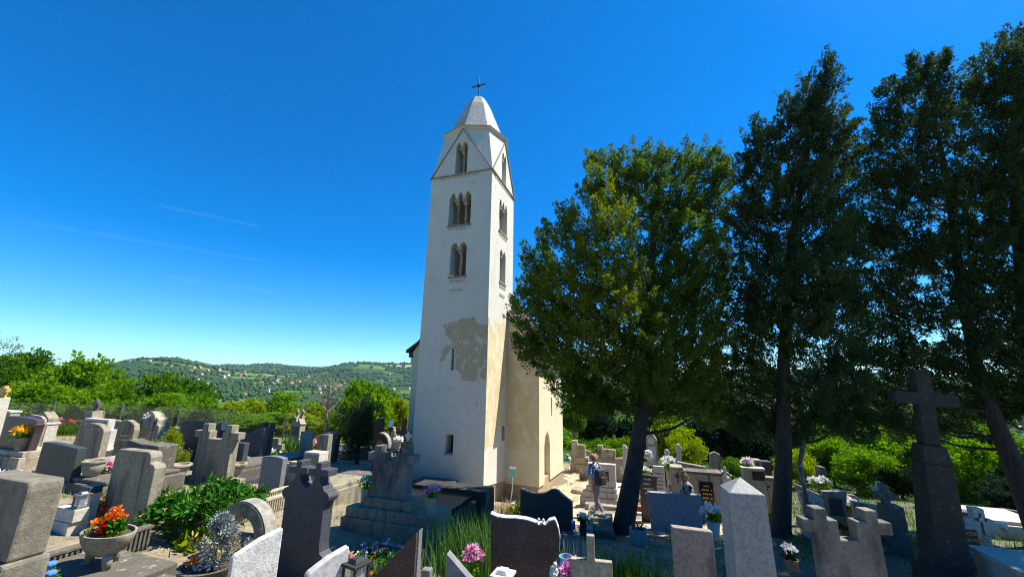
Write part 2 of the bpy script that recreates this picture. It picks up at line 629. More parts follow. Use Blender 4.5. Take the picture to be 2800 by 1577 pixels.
def crown_np(lobes, axis, dens, n, L, Rr, ll, lw, up=.5, spread=.8, seed=0, shell=.5, tintf=None):
    """lobes: (x,y,z,rx,ry,rz); plumes spread through each lobe"""
    g = np.random.default_rng(seed)
    out = []
    for i, lb in enumerate(lobes):
        c = np.array(lb[:3]); rr = np.array(lb[3:6])
        k = max(4, int(dens * (rr[0] * rr[1] * rr[2])**(2 / 3)))
        u = g.normal(size=(k, 3)); u /= np.linalg.norm(u, axis=1)[:, None]
        q = u * (g.random(k)**shell)[:, None]
        pos = c + q * rr
        a = np.array([axis[0], axis[1]])
        out_d = np.c_[pos[:, :2] - a, np.zeros(k)]
        out_d /= np.linalg.norm(out_d, axis=1)[:, None] + .3
        d = out_d * .8 + u * .4 + np.array([0, 0, up]) + g.normal(size=(k, 3)) * .25
        d /= np.linalg.norm(d, axis=1)[:, None]
        tn = np.clip(.5 + .3 * g.normal(size=k) + .18 * g.normal(), 0, .86)
        if tintf is not None:
            tn = tintf(pos, tn, g)
        out.append(plumes(pos, d, L * (.6 + .8 * g.random(k)), Rr * (.7 + .6 * g.random(k)), n, ll, lw, spread, .35, tn, seed * 100 + i))
    return join(out)
# ------------------------------------------------------------------ church
CH = np.array([-1.8705, 17.052, 0])
church = empty('church', CH, YAW, 'old white plastered village church with a tall bell tower and stone spire', 'church')


def whalf(z):
    return 1.5225 - .0348 * z / 12.65


def bool_diff(o, cutters):
    for c in cutters:
        m = o.modifiers.new('cut', 'BOOLEAN')
        m.operation = 'DIFFERENCE'; m.solver = 'EXACT'; m.object = c
    dg = bpy.context.evaluated_depsgraph_get()
    me = bpy.data.meshes.new_from_object(o.evaluated_get(dg))
    o.modifiers.clear()
    o.data = me
    for c in cutters:
        bpy.data.objects.remove(c, do_unlink=True)


def cutter(pts, y0, y1, rot=0):
    mb = MB().prism(pts, y0, y1)
    o = mb.build('cutter', None)
    o.matrix_world = Matrix.Rotation(rot, 4, 'Z')
    return o


def zig(x0, x1, z0, z1, peaks, dz=.16):
    """opening with pointed heads side by side"""
    n = peaks
    w = (x1 - x0) / n
    pts = [(x0, z0), (x1, z0), (x1, z1)]
    for i in range(n - 1, -1, -1):
        c = x0 + (i + .5) * w
        pts += [(c + w * .2, z1 + dz), (c - w * .2, z1 + dz * .97)]
        if i:
            pts += [(x0 + i * w + .04, z1), (x0 + i * w - .04, z1)]
    pts.append((x0, z1))
    return pts


# tower shaft: tapered, hollow
mb = MB()
b0, b1 = 1.5225, 1.4877
mb.add([(-b0, -b0, -.02), (b0, -b0, -.02), (b0, b0, -.40), (-b0, b0, -.3), (-b1, -b1, 12.60), (b1, -b1, 12.60), (b1, b1, 12.60), (-b1, b1, 12.60)],
       [(3, 2, 1, 0), (4, 5, 6, 7), (0, 1, 5, 4), (1, 2, 6, 5), (2, 3, 7, 6), (3, 0, 4, 7)])
tower = mb.build('tower', 'plaster')
cuts = [MB().box(-1.02, 1.02, -1.02, 1.02, .6, 12.4).build('cutter', None)]
for k in range(2):
    ro = k * math.pi / 2
    cuts.append(cutter(zig(-.51, .55, 10.18, 11.46, 3, .26), -1.8, -.8, ro))
    cuts.append(cutter(zig(-.31, .44, 7.88, 9.2, 2, .17), -1.8, -.8, ro))
cuts.append(cutter([(-.02, 4.05), (.11, 4.05), (.09, 4.9), (-.01, 4.9)], -1.8, -.8))
cuts.append(cutter([(-.10, .98), (.25, .98), (.24, 1.66), (-.07, 1.66)], -1.8, -.8))
bool_diff(tower, cuts)
tower.parent = church
# belfry top with four gables and an eight sided ring
c_, g_ = 1.50, 1.50
zc, zg, kk = 12.62, 14.95, 1.115
V = []
for sx, sy in ((-1, -1), (1, -1), (1, 1), (-1, 1)):
    V.append((sx * c_, sy * c_, zc))
for sx, sy in ((0, -1), (1, 0), (0, 1), (-1, 0)):
    V.append((sx * g_, sy * g_, zg))
for sx, sy in ((-1, -1), (1, -1), (1, 1), (-1, 1)):
    V.append((sx * kk, sy * kk, zg))
Fc = [(3, 2, 1, 0), (8, 4, 9, 5, 10, 6, 11, 7)]
for i in range(4):
    j = (i + 1) % 4
    Fc += [(i, j, 4 + i), (j, 8 + j, 4 + i), (j, 4 + j, 8 + j)]
helm = pymesh('belfry_helm', V, Fc, 'plaster')
cuts = [MB().box(-.86, .86, -.86, .86, 12.3, 14.0, .3, .3).build('cutter', None)]
for k in range(2):
    cuts.append(cutter(zig(-.31, .27, 12.66, 14.02, 2, .2), -1.8, -.6, k * math.pi / 2))
bool_diff(helm, cuts)
helm.parent = church
# ring of eaves and spire
an = [math.pi / 8 * 0 + i * math.pi / 4 for i in range(8)]


def octo(mb, r0, z0, r1, z1, cor=1.0):
    Vv = []
    for r_, z in ((r0, z0), (r1, z1)):
        for i, a in enumerate(an):
            q = r_ * (1 if i % 2 == 0 else cor)
            Vv.append((q * math.cos(a), q * math.sin(a), z))
    f = [tuple(reversed(range(8))), tuple(range(8, 16))] + [(i, (i + 1) % 8, (i + 1) % 8 + 8, i + 8) for i in range(8)]
    mb.add(Vv, f)


mb = MB(); octo(mb, 1.52, 14.93, 1.64, 15.00, 1.05)
mb.build('ring_soffit', 'plaster', church)
mb = MB(); octo(mb, 1.645, 15.001, 1.66, 15.045, 1.05); octo(mb, 1.64, 15.046, 1.40, 15.10, 1.05)
mb.build('eaves_ring', 'trim', church, bevel=.015)
mb = MB(); octo(mb, 1.40, 15.10, .68, 17.0, 1.04); octo(mb, .68, 17.002, .37, 17.60, 1.02)
sp_ = mb.build('spire', 'roofstone', church)
# gable rakes, cornice and toothed bands
for k in range(4):
    Mx = Matrix.Rotation(k * math.pi / 2, 4, 'Z')
    mb = MB()
    for sgn in (-1, 1):
        x0, z0, x1, z1 = sgn * 1.52, zc + .0, 0, zg + .0
        t = .075
        L = math.hypot(x1 - x0, z1 - z0); nx, nz = -(z1 - z0) / L * t * sgn, (x1 - x0) / L * t * sgn
        pts = [(x0, z0), (x1, z1), (x1 - nx * .0, z1 - t * 1.0), (x0 + sgn * -.055, z0)]
        mb.prism(pts if sgn < 0 else pts[::-1], -1.555, -1.49)
    g1 = mb.build('gable_moulding', 'trim', church, bevel=.01); g1.matrix_local = Mx
    c1 = MB().box(-1.56, 1.56, -1.56, -1.485, 12.575, 12.63).build('cornice', 'trim', church, bevel=.015); c1.matrix_local = Mx

    def teeth(x0, x1, z0, z1, n, y):
        m_ = MB()
        for i in range(n):
            a = x0 + (x1 - x0) * i / n; b = x0 + (x1 - x0) * (i + .62) / n
            m_.add([(a, y + .05, z0), (b, y + .05, z0), (b, y - .04, z0 + .02), (a, y - .012, z0 + .02), (a, y + .05, z1), (b, y + .05, z1), (b, y - .04, z1), (a, y - .03, z1)],
                   [(0, 1, 2, 3), (7, 6, 5, 4), (3, 2, 6, 7), (0, 3, 7, 4), (1, 5, 6, 2), (0, 4, 5, 1)])
        return m_
    for (x0, x1, z0, z1, n) in ((-1.1, .92, 12.43, 12.54, 13), (-.5, .56, 9.95, 10.06, 9), (-.3, .44, 7.6, 7.73, 7), (-.28, .34, 7.22, 7.34, 6)):
        b_ = teeth(x0, x1, z0, z1, n, -whalf(z0) + .0).build('toothed_band', 'lime', church); b_.matrix_local = Mx
    for (x0, x1, z, h1, cols) in () if k > 1 else ((-.56, .60, 10.18, 11.50, (-.175, .195)), (-.36, .49, 7.88, 9.24, (.065,)), (-.36, .32, 12.655, 14.06, (-.02,))):
        y = -whalf(min(z, 12.6))
        sill = MB().box(x0, x1, y - .05, y + .42, z - .07, z + .004).build('belfry_window', 'trim', church, bevel=.008); sill.matrix_local = Mx
        for cx_ in cols:
            yy = y + .30; hh = h1 - z
            cm = MB().lathe([(.10, 0), (.10, .05), (.065, .10), (.058, hh * .72), (.075, hh * .76)], (cx_, yy, z + .004), 10)
            smooth_angle(cm.build('column', 'lime_old', sill))
            cap_ = MB().box(cx_ - .075, cx_ + .075, yy - .11, yy + .11, z + hh * .765, z + hh * .86, -.02, -.05).box(cx_ - .12, cx_ + .12, yy - .24, yy + .24, z + hh * .862, z + hh + .02)
            cap_.build('capital', 'lime_old', sill, bevel=.01)


def jag(pts, amp=.06, step=.12, seed=1):
    g = random.Random(seed)
    out = []
    n = len(pts)
    for i in range(n):
        a, b = pts[i], pts[(i + 1) % n]
        L = math.hypot(b[0] - a[0], b[1] - a[1])
        k = max(1, int(L / step))
        for j in range(k):
            t = j / k
            q = 0 if (len(a) > 2 and len(b) > 2) else amp
            out.append((a[0] + (b[0] - a[0]) * t + g.uniform(-q, q), a[1] + (b[1] - a[1]) * t + g.uniform(-q, q)))
    return out


pp = [(-.44, 5.85), (.0, 5.98), (.5, 6.12), (.86, 6.12), (1.05, 5.86), (1.503, 5.78, 1), (1.505, 3.72, 1), (1.25, 3.78), (.94, 3.62), (.5, 3.66), (.40, 4.0), (.18, 4.1), (.16, 4.85), (-.02, 5.0), (-.1, 5.25), (-.35, 5.5)]
MB().prism(jag(pp, .05, .09, 3), -whalf(3.6) - .004, -whalf(3.6) + .06).build('worn_plaster_patch', 'plaster_worn', church)
pp = [(-.42, 4.9), (-.2, 5.05), (-.05, 4.95), (-.15, 4.75), (-.3, 4.55), (-.42, 4.42), (-.55, 4.38), (-.45, 4.6)]
MB().prism(jag(pp, .04, .08, 5), -whalf(4.3) - .004, -whalf(4.3) + .06).build('worn_plaster_patch', 'plaster_worn', church)


def sidepatch(pts, x0, x1, name, mat):
    mb_ = MB().prism(pts, x0, x1)
    mb_.v = [(y, x, z) for x, y, z in mb_.v]
    mb_.f = [tuple(reversed(f)) for f in mb_.f]
    return mb_.build(name, mat, church)


pp = [(-1.505, 1.15, 1), (-1.1, 1.32), (-.75, 1.22), (-.4, 1.5), (0, 1.9), (.4, 1.95), (.855, 2.0, 1), (.855, 6.3, 1), (.4, 6.2), (-.2, 6.05), (-.8, 6.05), (-1.15, 5.75), (-1.505, 6.1, 1)]
sidepatch(jag(pp, .05, .12, 8), whalf(1.2) - .06, whalf(1.2) + .004, 'ochre_plaster_patch', 'plaster_old')
MB().box(-1.49, 1.49, -1.49, 1.5, -1.7, -.05).build('tower_plinth', 'brick', church)
MB().box(whalf(1.5) - .02, whalf(1.5) + .02, .3, .62, 1.28, 1.85).build('wall_tablet', 'conc', church, bevel=.01)
MB().box(-.12, .26, -whalf(1) - .04, -whalf(1) + .12, .93, .975).build('window_ledge', 'paleblue', church, bevel=.005)
# nave
NV0, NV1, NL, NR = .86, 5.75, -3.3, 2.96
prof = [(NL, -.4), (NR, -.4), (NR, 4.82), (-.2, 8.80), (NL, 5.0)]
mb = MB().prism(prof, NV0, NV1)
mb.v = [(x, y, (z if z > 0 else (-.36 if y < 1 and x < 2 else -.44 if y < 1 else -.72))) for x, y, z in mb.v]
nave = mb.build('nave', 'plaster_warm')
arch = [(1.72, -.9), (2.78, -.9), (2.78, .95), (2.62, 1.32), (2.25, 1.56), (1.88, 1.32), (1.72, .95)]
cm = MB().prism([(x, z) for x, z in arch], 2.68, 3.3)
cm.v = [(y, x, z) for x, y, z in cm.v]; cm.f = [tuple(reversed(f)) for f in cm.f]
cu = [cm.build('cutter', None), MB().box(2.4, 3.3, 3.05, 3.3, 2.1, 2.95).build('cutter', None)]
bool_diff(nave, cu)
nave.parent = church
cm = MB().prism(jag([(1.73, -.85, 1), (2.77, -.85, 1), (2.77, .94, 1), (2.61, 1.31, 1), (2.25, 1.55, 1), (1.89, 1.31, 1), (1.73, .94, 1)], 0, .5), 2.66, 2.70)
cm.v = [(y, x, z) for x, y, z in cm.v]; cm.f = [tuple(reversed(f)) for f in cm.f]
cm.build('walled_up_door', 'plaster_old', church)
pp = [(1.5, 1.0), (1.8, .82), (2.1, .95), (2.4, .86), (2.7, 1.02), (2.955, 1.0, 1), (2.955, 4.7, 1), (2.2, 5.55, 1), (1.5, 6.5, 1)]
MB().prism(jag(pp, .05, .1, 12), NV0 - .005, NV0 + .03).build('ochre_plaster_patch', 'plaster_old', church)
MB().box(NL + .05, NR - .06, NV0 + .05, NV1 - .05, -1.9, -.34).build('nave_plinth', 'brick', church)
rp = [(-3.62, 5.06), (-3.0, 5.48), (-.2, 9.05), (2.72, 5.18), (3.36, 4.76)]
lo = [(x, z - .13) for x, z in rp]
MB().prism(rp + lo[::-1], NV0 - .14, NV1 + .3).build('nave_roof', 'wood_dark', church)
MB().box(-3.52, -3.31, NV0 - .02, NV1, 4.72, 4.95).build('eaves_board', 'wood_dark', church)
MB().box(-3.42, -3.30, NV0 + .0, NV1, 4.45, 4.70).box(-3.36, -3.30, NV0, NV1, 3.9, 4.45).build('wall_corbel', 'plaster', church, bevel=.02)
MB().box(2.97, 3.2, NV0 + .0, NV1, 4.52, 4.72).build('eaves_board', 'wood_dark', church)
mb = MB().box(-2.2, 1.9, NV1 + .002, NV1 + 3.6, -1.5, 3.6).prism([(-2.35, 3.62), (2.05, 3.62), (-.15, 6.4)], NV1 + .002, NV1 + 3.8)
mb.build('chancel', 'plaster_warm', church)
# iron cross on the spire
fin = []
mb = MB().lathe([(.10, 17.595), (.06, 17.66), (.03, 17.76), (.026, 18.95)], n=8).box(-.34, .34, -.022, .022, 18.50, 18.545).box(-.37, -.33, -.03, .03, 18.48, 18.565).box(.33, .37, -.03, .03, 18.48, 18.565)
mb.ball((0, 0, 18.52), .095, 10, 6)
mb.lathe([(.035, 18.95), (.004, 19.1)], n=6)
mb.tube([(-.03, 0, 18.95), (-.05, 0, 19.02), (0, 0, 19.1)], .008, 4)
mb.tube([(-.12, 0, 17.62), (-.10, 0, 17.70), (0, 0, 17.74), (.10, 0, 17.70), (.12, 0, 17.62)], .012, 5)
mb.build('spire_cross', 'dark_iron', church)
# notice stand beside the nave
Pn = CH + EX * 1.95 + EY * .30
Pn[2] = G(Pn[0], Pn[1])
ns = empty('notice_stand', Pn, R(-12), 'small teal and white notice board on a bent white post by the church wall', 'notice stand')
mb = MB().box(-.16, .16, -.24, .20, .0, .03).box(-.18, -.14, -.26, .22, -.0, .06).box(.14, .18, -.26, .22, 0, .06)
mb.build('foot', 'white', ns, bevel=.006)
MB().tube([(-.02, .05, .03), (.02, .03, .25), (.06, 0, .5), (.075, -.02, .8), (.075, -.02, .98)], .022, 8).build('post', 'white', ns, smooth=True)
MB().box(-.06, .21, -.05, -.035, .93, 1.32).build('board', 'white', ns, bevel=.004)
MB().box(-.05, .20, -.056, -.051, .94, 1.22).build('notice', 'teal', ns)
# ------------------------------------------------------------------ ground sheet


def groundmat():
    m, t, b = newmat('cemetery_ground')
    p = posn(t)
    a = noise(t, p, .55, 6, .6)
    f = noise(t, p, 9, 8, .75)
    c = mixc(t, ramp(t, a, .42, .58), (.30, .235, .15), (.17, .145, .085))
    c = mixc(t, ramp(t, f, .45, .7), c, (.10, .08, .05))
    g2 = noise(t, p, .9, 6, .7, .6)
    c = mixc(t, ramp(t, g2, .54, .62), c, (.065, .10, .022))
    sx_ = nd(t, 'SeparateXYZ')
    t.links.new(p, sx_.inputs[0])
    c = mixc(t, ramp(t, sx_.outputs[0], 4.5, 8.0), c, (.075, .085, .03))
    gr = noise(t, p, 55, 3, .6)
    c = mixc(t, ramp(t, gr, .58, .66), c, (.42, .37, .28))
    t.links.new(c, b.inputs['Base Color'])
    b.inputs['Roughness'].default_value = .95
    bumpn(t, b, noise(t, p, 30, 8, .75), .7, .03)
    return m


def countrymat():
    m, t, b = newmat('countryside')
    p = posn(t)
    mp = posn(t, (1, 1, 0))
    v = nd(t, 'TexVoronoi', Scale=.0058)
    wv = noise(t, mp, .004, 4, .6)
    add = nd(t, 'VectorMath', operation='ADD')
    sc_ = nd(t, 'VectorMath', operation='SCALE')
    sc_.inputs['Scale'].default_value = 160
    nn = nd(t, 'TexNoise', Scale=.006, Detail=3)
    t.links.new(mp, nn.inputs['Vector'])
    t.links.new(nn.outputs['Color'], sc_.inputs[0])
    t.links.new(mp, add.inputs[0]); t.links.new(sc_.outputs[0], add.inputs[1])
    t.links.new(add.outputs[0], v.inputs['Vector'])
    sep = nd(t, 'SeparateColor')
    t.links.new(v.outputs['Color'], sep.inputs[0])
    c = mixc(t, sep.outputs[0], (.045, .100, .020), (.095, .160, .038))
    c = mixc(t, ramp(t, sep.outputs[1], .80, .84), c, (.30, .26, .13))
    c = mixc(t, ramp(t, sep.outputs[2], .28, .32), c, (.03, .065, .018))
    fn = noise(t, mp, .05, 6, .7)
    c = mixc(t, ramp(t, fn, .55, .75), c, (.025, .055, .016))
    t.links.new(c, b.inputs['Base Color'])
    b.inputs['Roughness'].default_value = 1
    b.inputs['Specular IOR Level'].default_value = 0
    return m


rs = np.concatenate([[.0], np.geomspace(.6, 40, 190), np.geomspace(41.2, 6700, 185)])
azs = np.radians(np.concatenate([np.linspace(-180, -76, 40), np.linspace(-75, 75, 330), np.linspace(76, 180, 40)]))
RR, AA = np.meshgrid(rs, azs, indexing='ij')
gx, gy = RR * np.sin(AA), RR * np.cos(AA)
gz = T(gx.ravel(), gy.ravel())
near = np.clip((45 - RR.ravel()) / 20, 0, 1)
gz = gz + near * .018 * (np.sin(gx.ravel() * 7.3 + 2 * np.sin(gy.ravel() * 3.1)) * np.sin(gy.ravel() * 6.1 + gx.ravel()))
V = np.c_[gx.ravel(), gy.ravel(), gz]
na = len(azs)
ii, jj = np.meshgrid(np.arange(len(rs) - 1), np.arange(na - 1), indexing='ij')
q = (ii * na + jj).ravel()
Fq = np.stack([q, q + na, q + na + 1, q + 1], 1)[:, ::-1]
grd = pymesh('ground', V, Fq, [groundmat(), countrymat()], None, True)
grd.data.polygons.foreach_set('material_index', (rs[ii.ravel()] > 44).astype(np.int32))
tag(grd, kind='structure')

# trodden path round the church and between the graves


def pathmat():
    m, t, b = newmat('trodden_path')
    p = posn(t)
    n = noise(t, p, 3, 8, .7)
    f = noise(t, posn(t, (8, 20, 8)), 3, 6, .7)
    c = mixc(t, ramp(t, n, .35, .65), (.50, .40, .255), (.36, .28, .17))
    c = mixc(t, ramp(t, f, .56, .68), c, (.20, .16, .10))
    t.links.new(c, b.inputs['Base Color'])
    b.inputs['Roughness'].default_value = .95
    bumpn(t, b, f, .6, .03)
    return m


def ribbon(name, pts, mat, dz=.012, n=14):
    """sheet laid over the ground along a centre line (x,y,half width)"""
    P = []
    for i in range(len(pts) - 1):
        for k in range(14):
            t = k / 14
            P.append([pts[i][j] * (1 - t) + pts[i + 1][j] * t for j in range(3)])
    P = np.array(P)
    d = np.gradient(P[:, :2], axis=0); d /= np.linalg.norm(d, axis=1)[:, None]
    nr = np.c_[-d[:, 1], d[:, 0]]
    g = np.random.default_rng(4)
    V = []
    for i in range(len(P)):
        wj = P[i, 2] * (1 + .16 * math.sin(i * .9) + .1 * g.normal())
        for k in range(n):
            s = (k / (n - 1) * 2 - 1) * wj
            V.append((P[i, 0] + nr[i, 0] * s, P[i, 1] + nr[i, 1] * s))
    V = np.array(V)
    z = T(V[:, 0], V[:, 1]) + dz + .018 * (np.sin(V[:, 0] * 7.3 + 2 * np.sin(V[:, 1] * 3.1)) * np.sin(V[:, 1] * 6.1 + V[:, 0]))
    ii, jj = np.meshgrid(np.arange(len(P) - 1), np.arange(n - 1), indexing='ij')
    q = (ii * n + jj).ravel()
    return tag(pymesh(name, np.c_[V, z], np.stack([q, q + 1, q + n + 1, q + n], 1)[:, ::-1], mat, None, True), kind='structure')


pm = pathmat()
ribbon('path', [(5.2, 26, 1.2), (4.2, 21, 1.15), (2.6, 17.2, 1.2), (1.9, 14.2, 1.25), (2.4, 11.9, 1.0), (3.6, 10.6, .8), (6, 9.6, .7)], pm)

# ------------------------------------------------------------------ air


def hazebox():
    m = bpy.data.materials.new('air')
    m.use_nodes = True
    t = m.node_tree
    t.nodes.remove(t.nodes['Principled BSDF'])
    v = nd(t, 'VolumePrincipled')
    v.inputs['Color'].default_value = (.50, .74, 1, 1)
    v.inputs['Density'].default_value = HAZE
    v.inputs['Anisotropy'].default_value = .2
    t.links.new(v.outputs[0], t.nodes['Material Output'].inputs['Volume'])
    o = MB().box(-6800, 6800, -6800, 6800, -75, 260).build('haze', None)
    o.data.materials.append(m)
    tag(o, kind='stuff')


HAZE = .00004
hazebox()

# ------------------------------------------------------------------ conifers


def limb_mesh(mb, a, b, r0, r1, sag=.0, n=6):
    a = np.array(a); b = np.array(b)
    pts = []
    for i in range(n + 1):
        t = i / n
        p = a * (1 - t) + b * t
        p = p + np.array([0, 0, -sag * math.sin(math.pi * t)]) + rng.normal(size=3) * .03 * (0 < i < n)
        pts.append(p)
    mb.tube(pts, [r0 + (r1 - r0) * i / n for i in range(n + 1)], 6)


def conifer(name, label, base, trunk_px, lobes, mat_, seed, n=84, dens=165, ll=.066, lw=.0150, up=.8, tintf=None, mat2=None, r0=.23, L=.34, Rr=.10):
    """trunk_px: (px,py,depth) up the stem; lobes: (px,py,depth,rx px,rz px)"""
    pts = [at(*p) for p in trunk_px]
    P = pts[0].copy(); P[2] = G(P[0], P[1]) - .05
    root = empty(name, P, 0, label, 'tree', 'old conifers beside the church path')
    pts = [P] + [P + (pts[1] - P) * .12] + pts[1:]
    k = len(pts)
    rad = [r0 * 1.55, r0 * 1.05] + [r0 * (1 - .9 * (i / (k - 2))) for i in range(1, k - 1)]
    mb = MB().tube([p - P for p in pts], rad, 12)
    L3 = []
    for px, py, d, rx, rz in lobes:
        c = at(px, py, d)
        s = d / F
        L3.append((c[0] - P[0], c[1] - P[1], c[2] - P[2], rx * s, rx * s * 1.0, rz * s))
    stem = np.array(pts) - P
    for lb in L3:
        c = np.array(lb[:3])
        zt = c[2] - .22 * np.hypot(c[0], c[1])
        zt = min(max(zt, stem[2][2] * 1.0), stem[-1][2] * .97)
        a = np.array([np.interp(zt, stem[:, 2], stem[:, j]) for j in range(3)])
        rr = np.interp(zt, stem[:, 2], rad) * .22 + .010
        limb_mesh(mb, a, c, rr, .012, .12)
        for q in range(3):
            e = c + rng.normal(size=3) * np.array(lb[3:6]) * .6
            limb_mesh(mb, a * .35 + c * .65, e, .014, .004, .05, 4)
    smooth_angle(mb.build('trunk', 'bark', root), 60)
    ax = (np.mean(stem[:, 0]), np.mean(stem[:, 1]))
    Vv, Fv, tn = crown_np(L3, ax, dens, n, L, Rr, ll, lw, up, .6, seed, .42, tintf)
    if mat2 is None:
        pymesh('crown', Vv, Fv, mat_, root, False, tn)
    else:
        g = np.random.default_rng(seed)
        cen = Vv.reshape(-1, 4, 3).mean(1)
        sel = mat2[1](cen + P, g)
        o = pymesh('crown', Vv, Fv, [mat_, mat2[0]], root, False, tn)
        o.data.polygons.foreach_set('material_index', sel.astype(np.int32))
    return root


L1 = [(1640, 640, 8.6, 105, 110), (1560, 760, 8.4, 115, 120), (1480, 850, 8.8, 85, 90), (1680, 820, 8.2, 120, 110), (1600, 920, 8.3, 125, 110), (1750, 950, 8.1, 95, 120),
      (1500, 950, 9, 85, 80), (1535, 625, 9, 50, 62), (1470, 710, 9.2, 45, 70), (1640, 520, 9, 62, 60), (1445, 800, 9.3, 30, 50), (1790, 1020, 8.1, 60, 100),
      (1720, 470, 9.6, 75, 75), (1850, 450, 9.8, 60, 62), (1780, 560, 9.8, 120, 90), (1925, 450, 10, 60, 58), (1850, 650, 9.6, 125, 110), (1920, 560, 10, 75, 80), (1800, 780, 9.6, 140, 110),
      (1900, 800, 9.8, 105, 110), (1850, 930, 9.4, 130, 110), (1930, 950, 9.6, 90, 90), (1700, 1030, 9.4, 150, 75), (1570, 1040, 9.2, 75, 60), (1610, 1095, 9.4, 80, 50),
      (1850, 1070, 9.6, 130, 65), (1940, 1060, 9.8, 80, 70), (1450, 930, 9, 40, 55), (1640, 440, 9.6, 36, 42), (1780, 440, 9.8, 40, 40), (1960, 700, 9.9, 50, 90), (1980, 480, 10, 26, 60), (1410, 850, 9.2, 18, 30), (1930, 1125, 9.6, 70, 40), (1690, 1105, 9.4, 85, 34), (1810, 1120, 9.5, 80, 36)]


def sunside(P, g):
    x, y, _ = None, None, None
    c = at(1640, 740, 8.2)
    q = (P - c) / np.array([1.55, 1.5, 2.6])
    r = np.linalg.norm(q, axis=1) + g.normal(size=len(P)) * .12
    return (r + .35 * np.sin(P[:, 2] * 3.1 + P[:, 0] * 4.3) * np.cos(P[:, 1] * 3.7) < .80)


conifer('conifer_tree', 'tall arborvitae with sprays coloured sunlit yellow green on its left side and a leaning trunk', None,
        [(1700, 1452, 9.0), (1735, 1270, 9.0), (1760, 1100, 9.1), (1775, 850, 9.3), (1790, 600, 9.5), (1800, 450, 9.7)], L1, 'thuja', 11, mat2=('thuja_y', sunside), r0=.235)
L2 = [(2262, 185, 9, 26, 50), (2235, 250, 9, 55, 50), (2165, 300, 9, 60, 50), (2245, 335, 9, 80, 65), (2090, 385, 9, 55, 55), (2180, 420, 9, 115, 70), (2275, 430, 9, 62, 75), (2060, 470, 9, 62, 55),
      (2150, 530, 9, 125, 80), (2285, 555, 9, 65, 80), (2065, 600, 9.2, 85, 80), (2200, 650, 8.8, 125, 90), (2060, 720, 9.2, 90, 90), (2280, 700, 9.2, 85, 90), (2160, 790, 8.2, 125, 85),
      (2070, 860, 9.2, 100, 90), (2280, 860, 8.8, 95, 90), (2190, 900, 8.2, 120, 80), (2060, 1000, 9.3, 100, 80), (2280, 1010, 9, 100, 80), (2180, 1070, 8.8, 120, 65), (2080, 1110, 9.3, 85, 55), (2300, 1100, 9.2, 75, 55), (2240, 770, 8.0, 70, 70), (2050, 1160, 9.4, 75, 40), (2215, 1150, 8.9, 85, 46), (2310, 1165, 9.2, 65, 44), (2150, 1175, 9.3, 60, 36)]
conifer('conifer_tree', 'tall narrow dark conifer with a straight trunk and pointed top, middle of the three', None,
        [(2138, 1500, 8.6), (2143, 1250, 8.6), (2142, 1000, 8.7), (2160, 700, 8.9), (2200, 450, 9), (2255, 220, 9)], L2, 'cedar', 23, r0=.19)
L3a = [(2505, 195, 9.5, 36, 45), (2565, 185, 9.5, 36, 40), (2465, 255, 9.5, 50, 50), (2560, 280, 9.6, 80, 70), (2425, 330, 9.5, 50, 40), (2400, 395, 9.5, 45, 40), (2530, 390, 9.5, 110, 80), (2390, 480, 9.5, 60, 50),
       (2480, 520, 9.5, 105, 75), (2600, 540, 9.5, 100, 90), (2370, 620, 9.6, 80, 75), (2480, 680, 9.4, 110, 85), (2600, 720, 9.6, 110, 85), (2390, 800, 9.6, 85, 75), (2520, 850, 9.4, 115, 75), (2400, 950, 9.6, 90, 75), (2540, 980, 9.6, 110, 60), (2425, 1060, 9.8, 85, 50), (2560, 1080, 9.9, 90, 50), (2420, 1130, 10, 80, 48), (2560, 1150, 10.2, 85, 44), (2480, 1175, 10.4, 60, 34)]
conifer('conifer_tree', 'broad dark conifer with a slanting trunk behind the stone cross monument', None,
        [(2835, 1420, 8.6), (2755, 1230, 8.9), (2680, 1050, 9.2), (2630, 800, 9.4), (2590, 500, 9.6), (2540, 230, 9.6)], L3a, 'cedar', 37, r0=.20)
L3b = [(2790, 110, 9.2, 40, 50), (2735, 185, 9.2, 70, 60), (2690, 270, 9.2, 75, 60), (2780, 260, 9.2, 60, 80), (2720, 380, 9.2, 90, 80), (2800, 430, 9, 70, 100), (2700, 500, 9.2, 90, 80), (2780, 600, 9, 90, 90), (2690, 640, 9.3, 90, 80),
       (2780, 760, 9, 90, 90), (2690, 820, 9.2, 100, 80), (2800, 920, 9, 90, 90), (2690, 960, 9.2, 100, 70), (2790, 1060, 9, 90, 60), (2850, 300, 9.2, 70, 120), (2870, 600, 9, 80, 150), (2870, 900, 9, 80, 120), (2680, 1060, 9.3, 80, 50), (2680, 1120, 9.6, 80, 40), (2780, 1110, 9.4, 70, 44)]
conifer('conifer_tree', 'tallest dark conifer cut off by the right edge of the view', None,
        [(2900, 1420, 9.4), (2850, 1200, 9.3), (2800, 900, 9.2), (2770, 500, 9.2), (2780, 150, 9.2)], L3b, 'cedar', 41, r0=.2)

# ------------------------------------------------------------------ broadleaf trees and shrubs


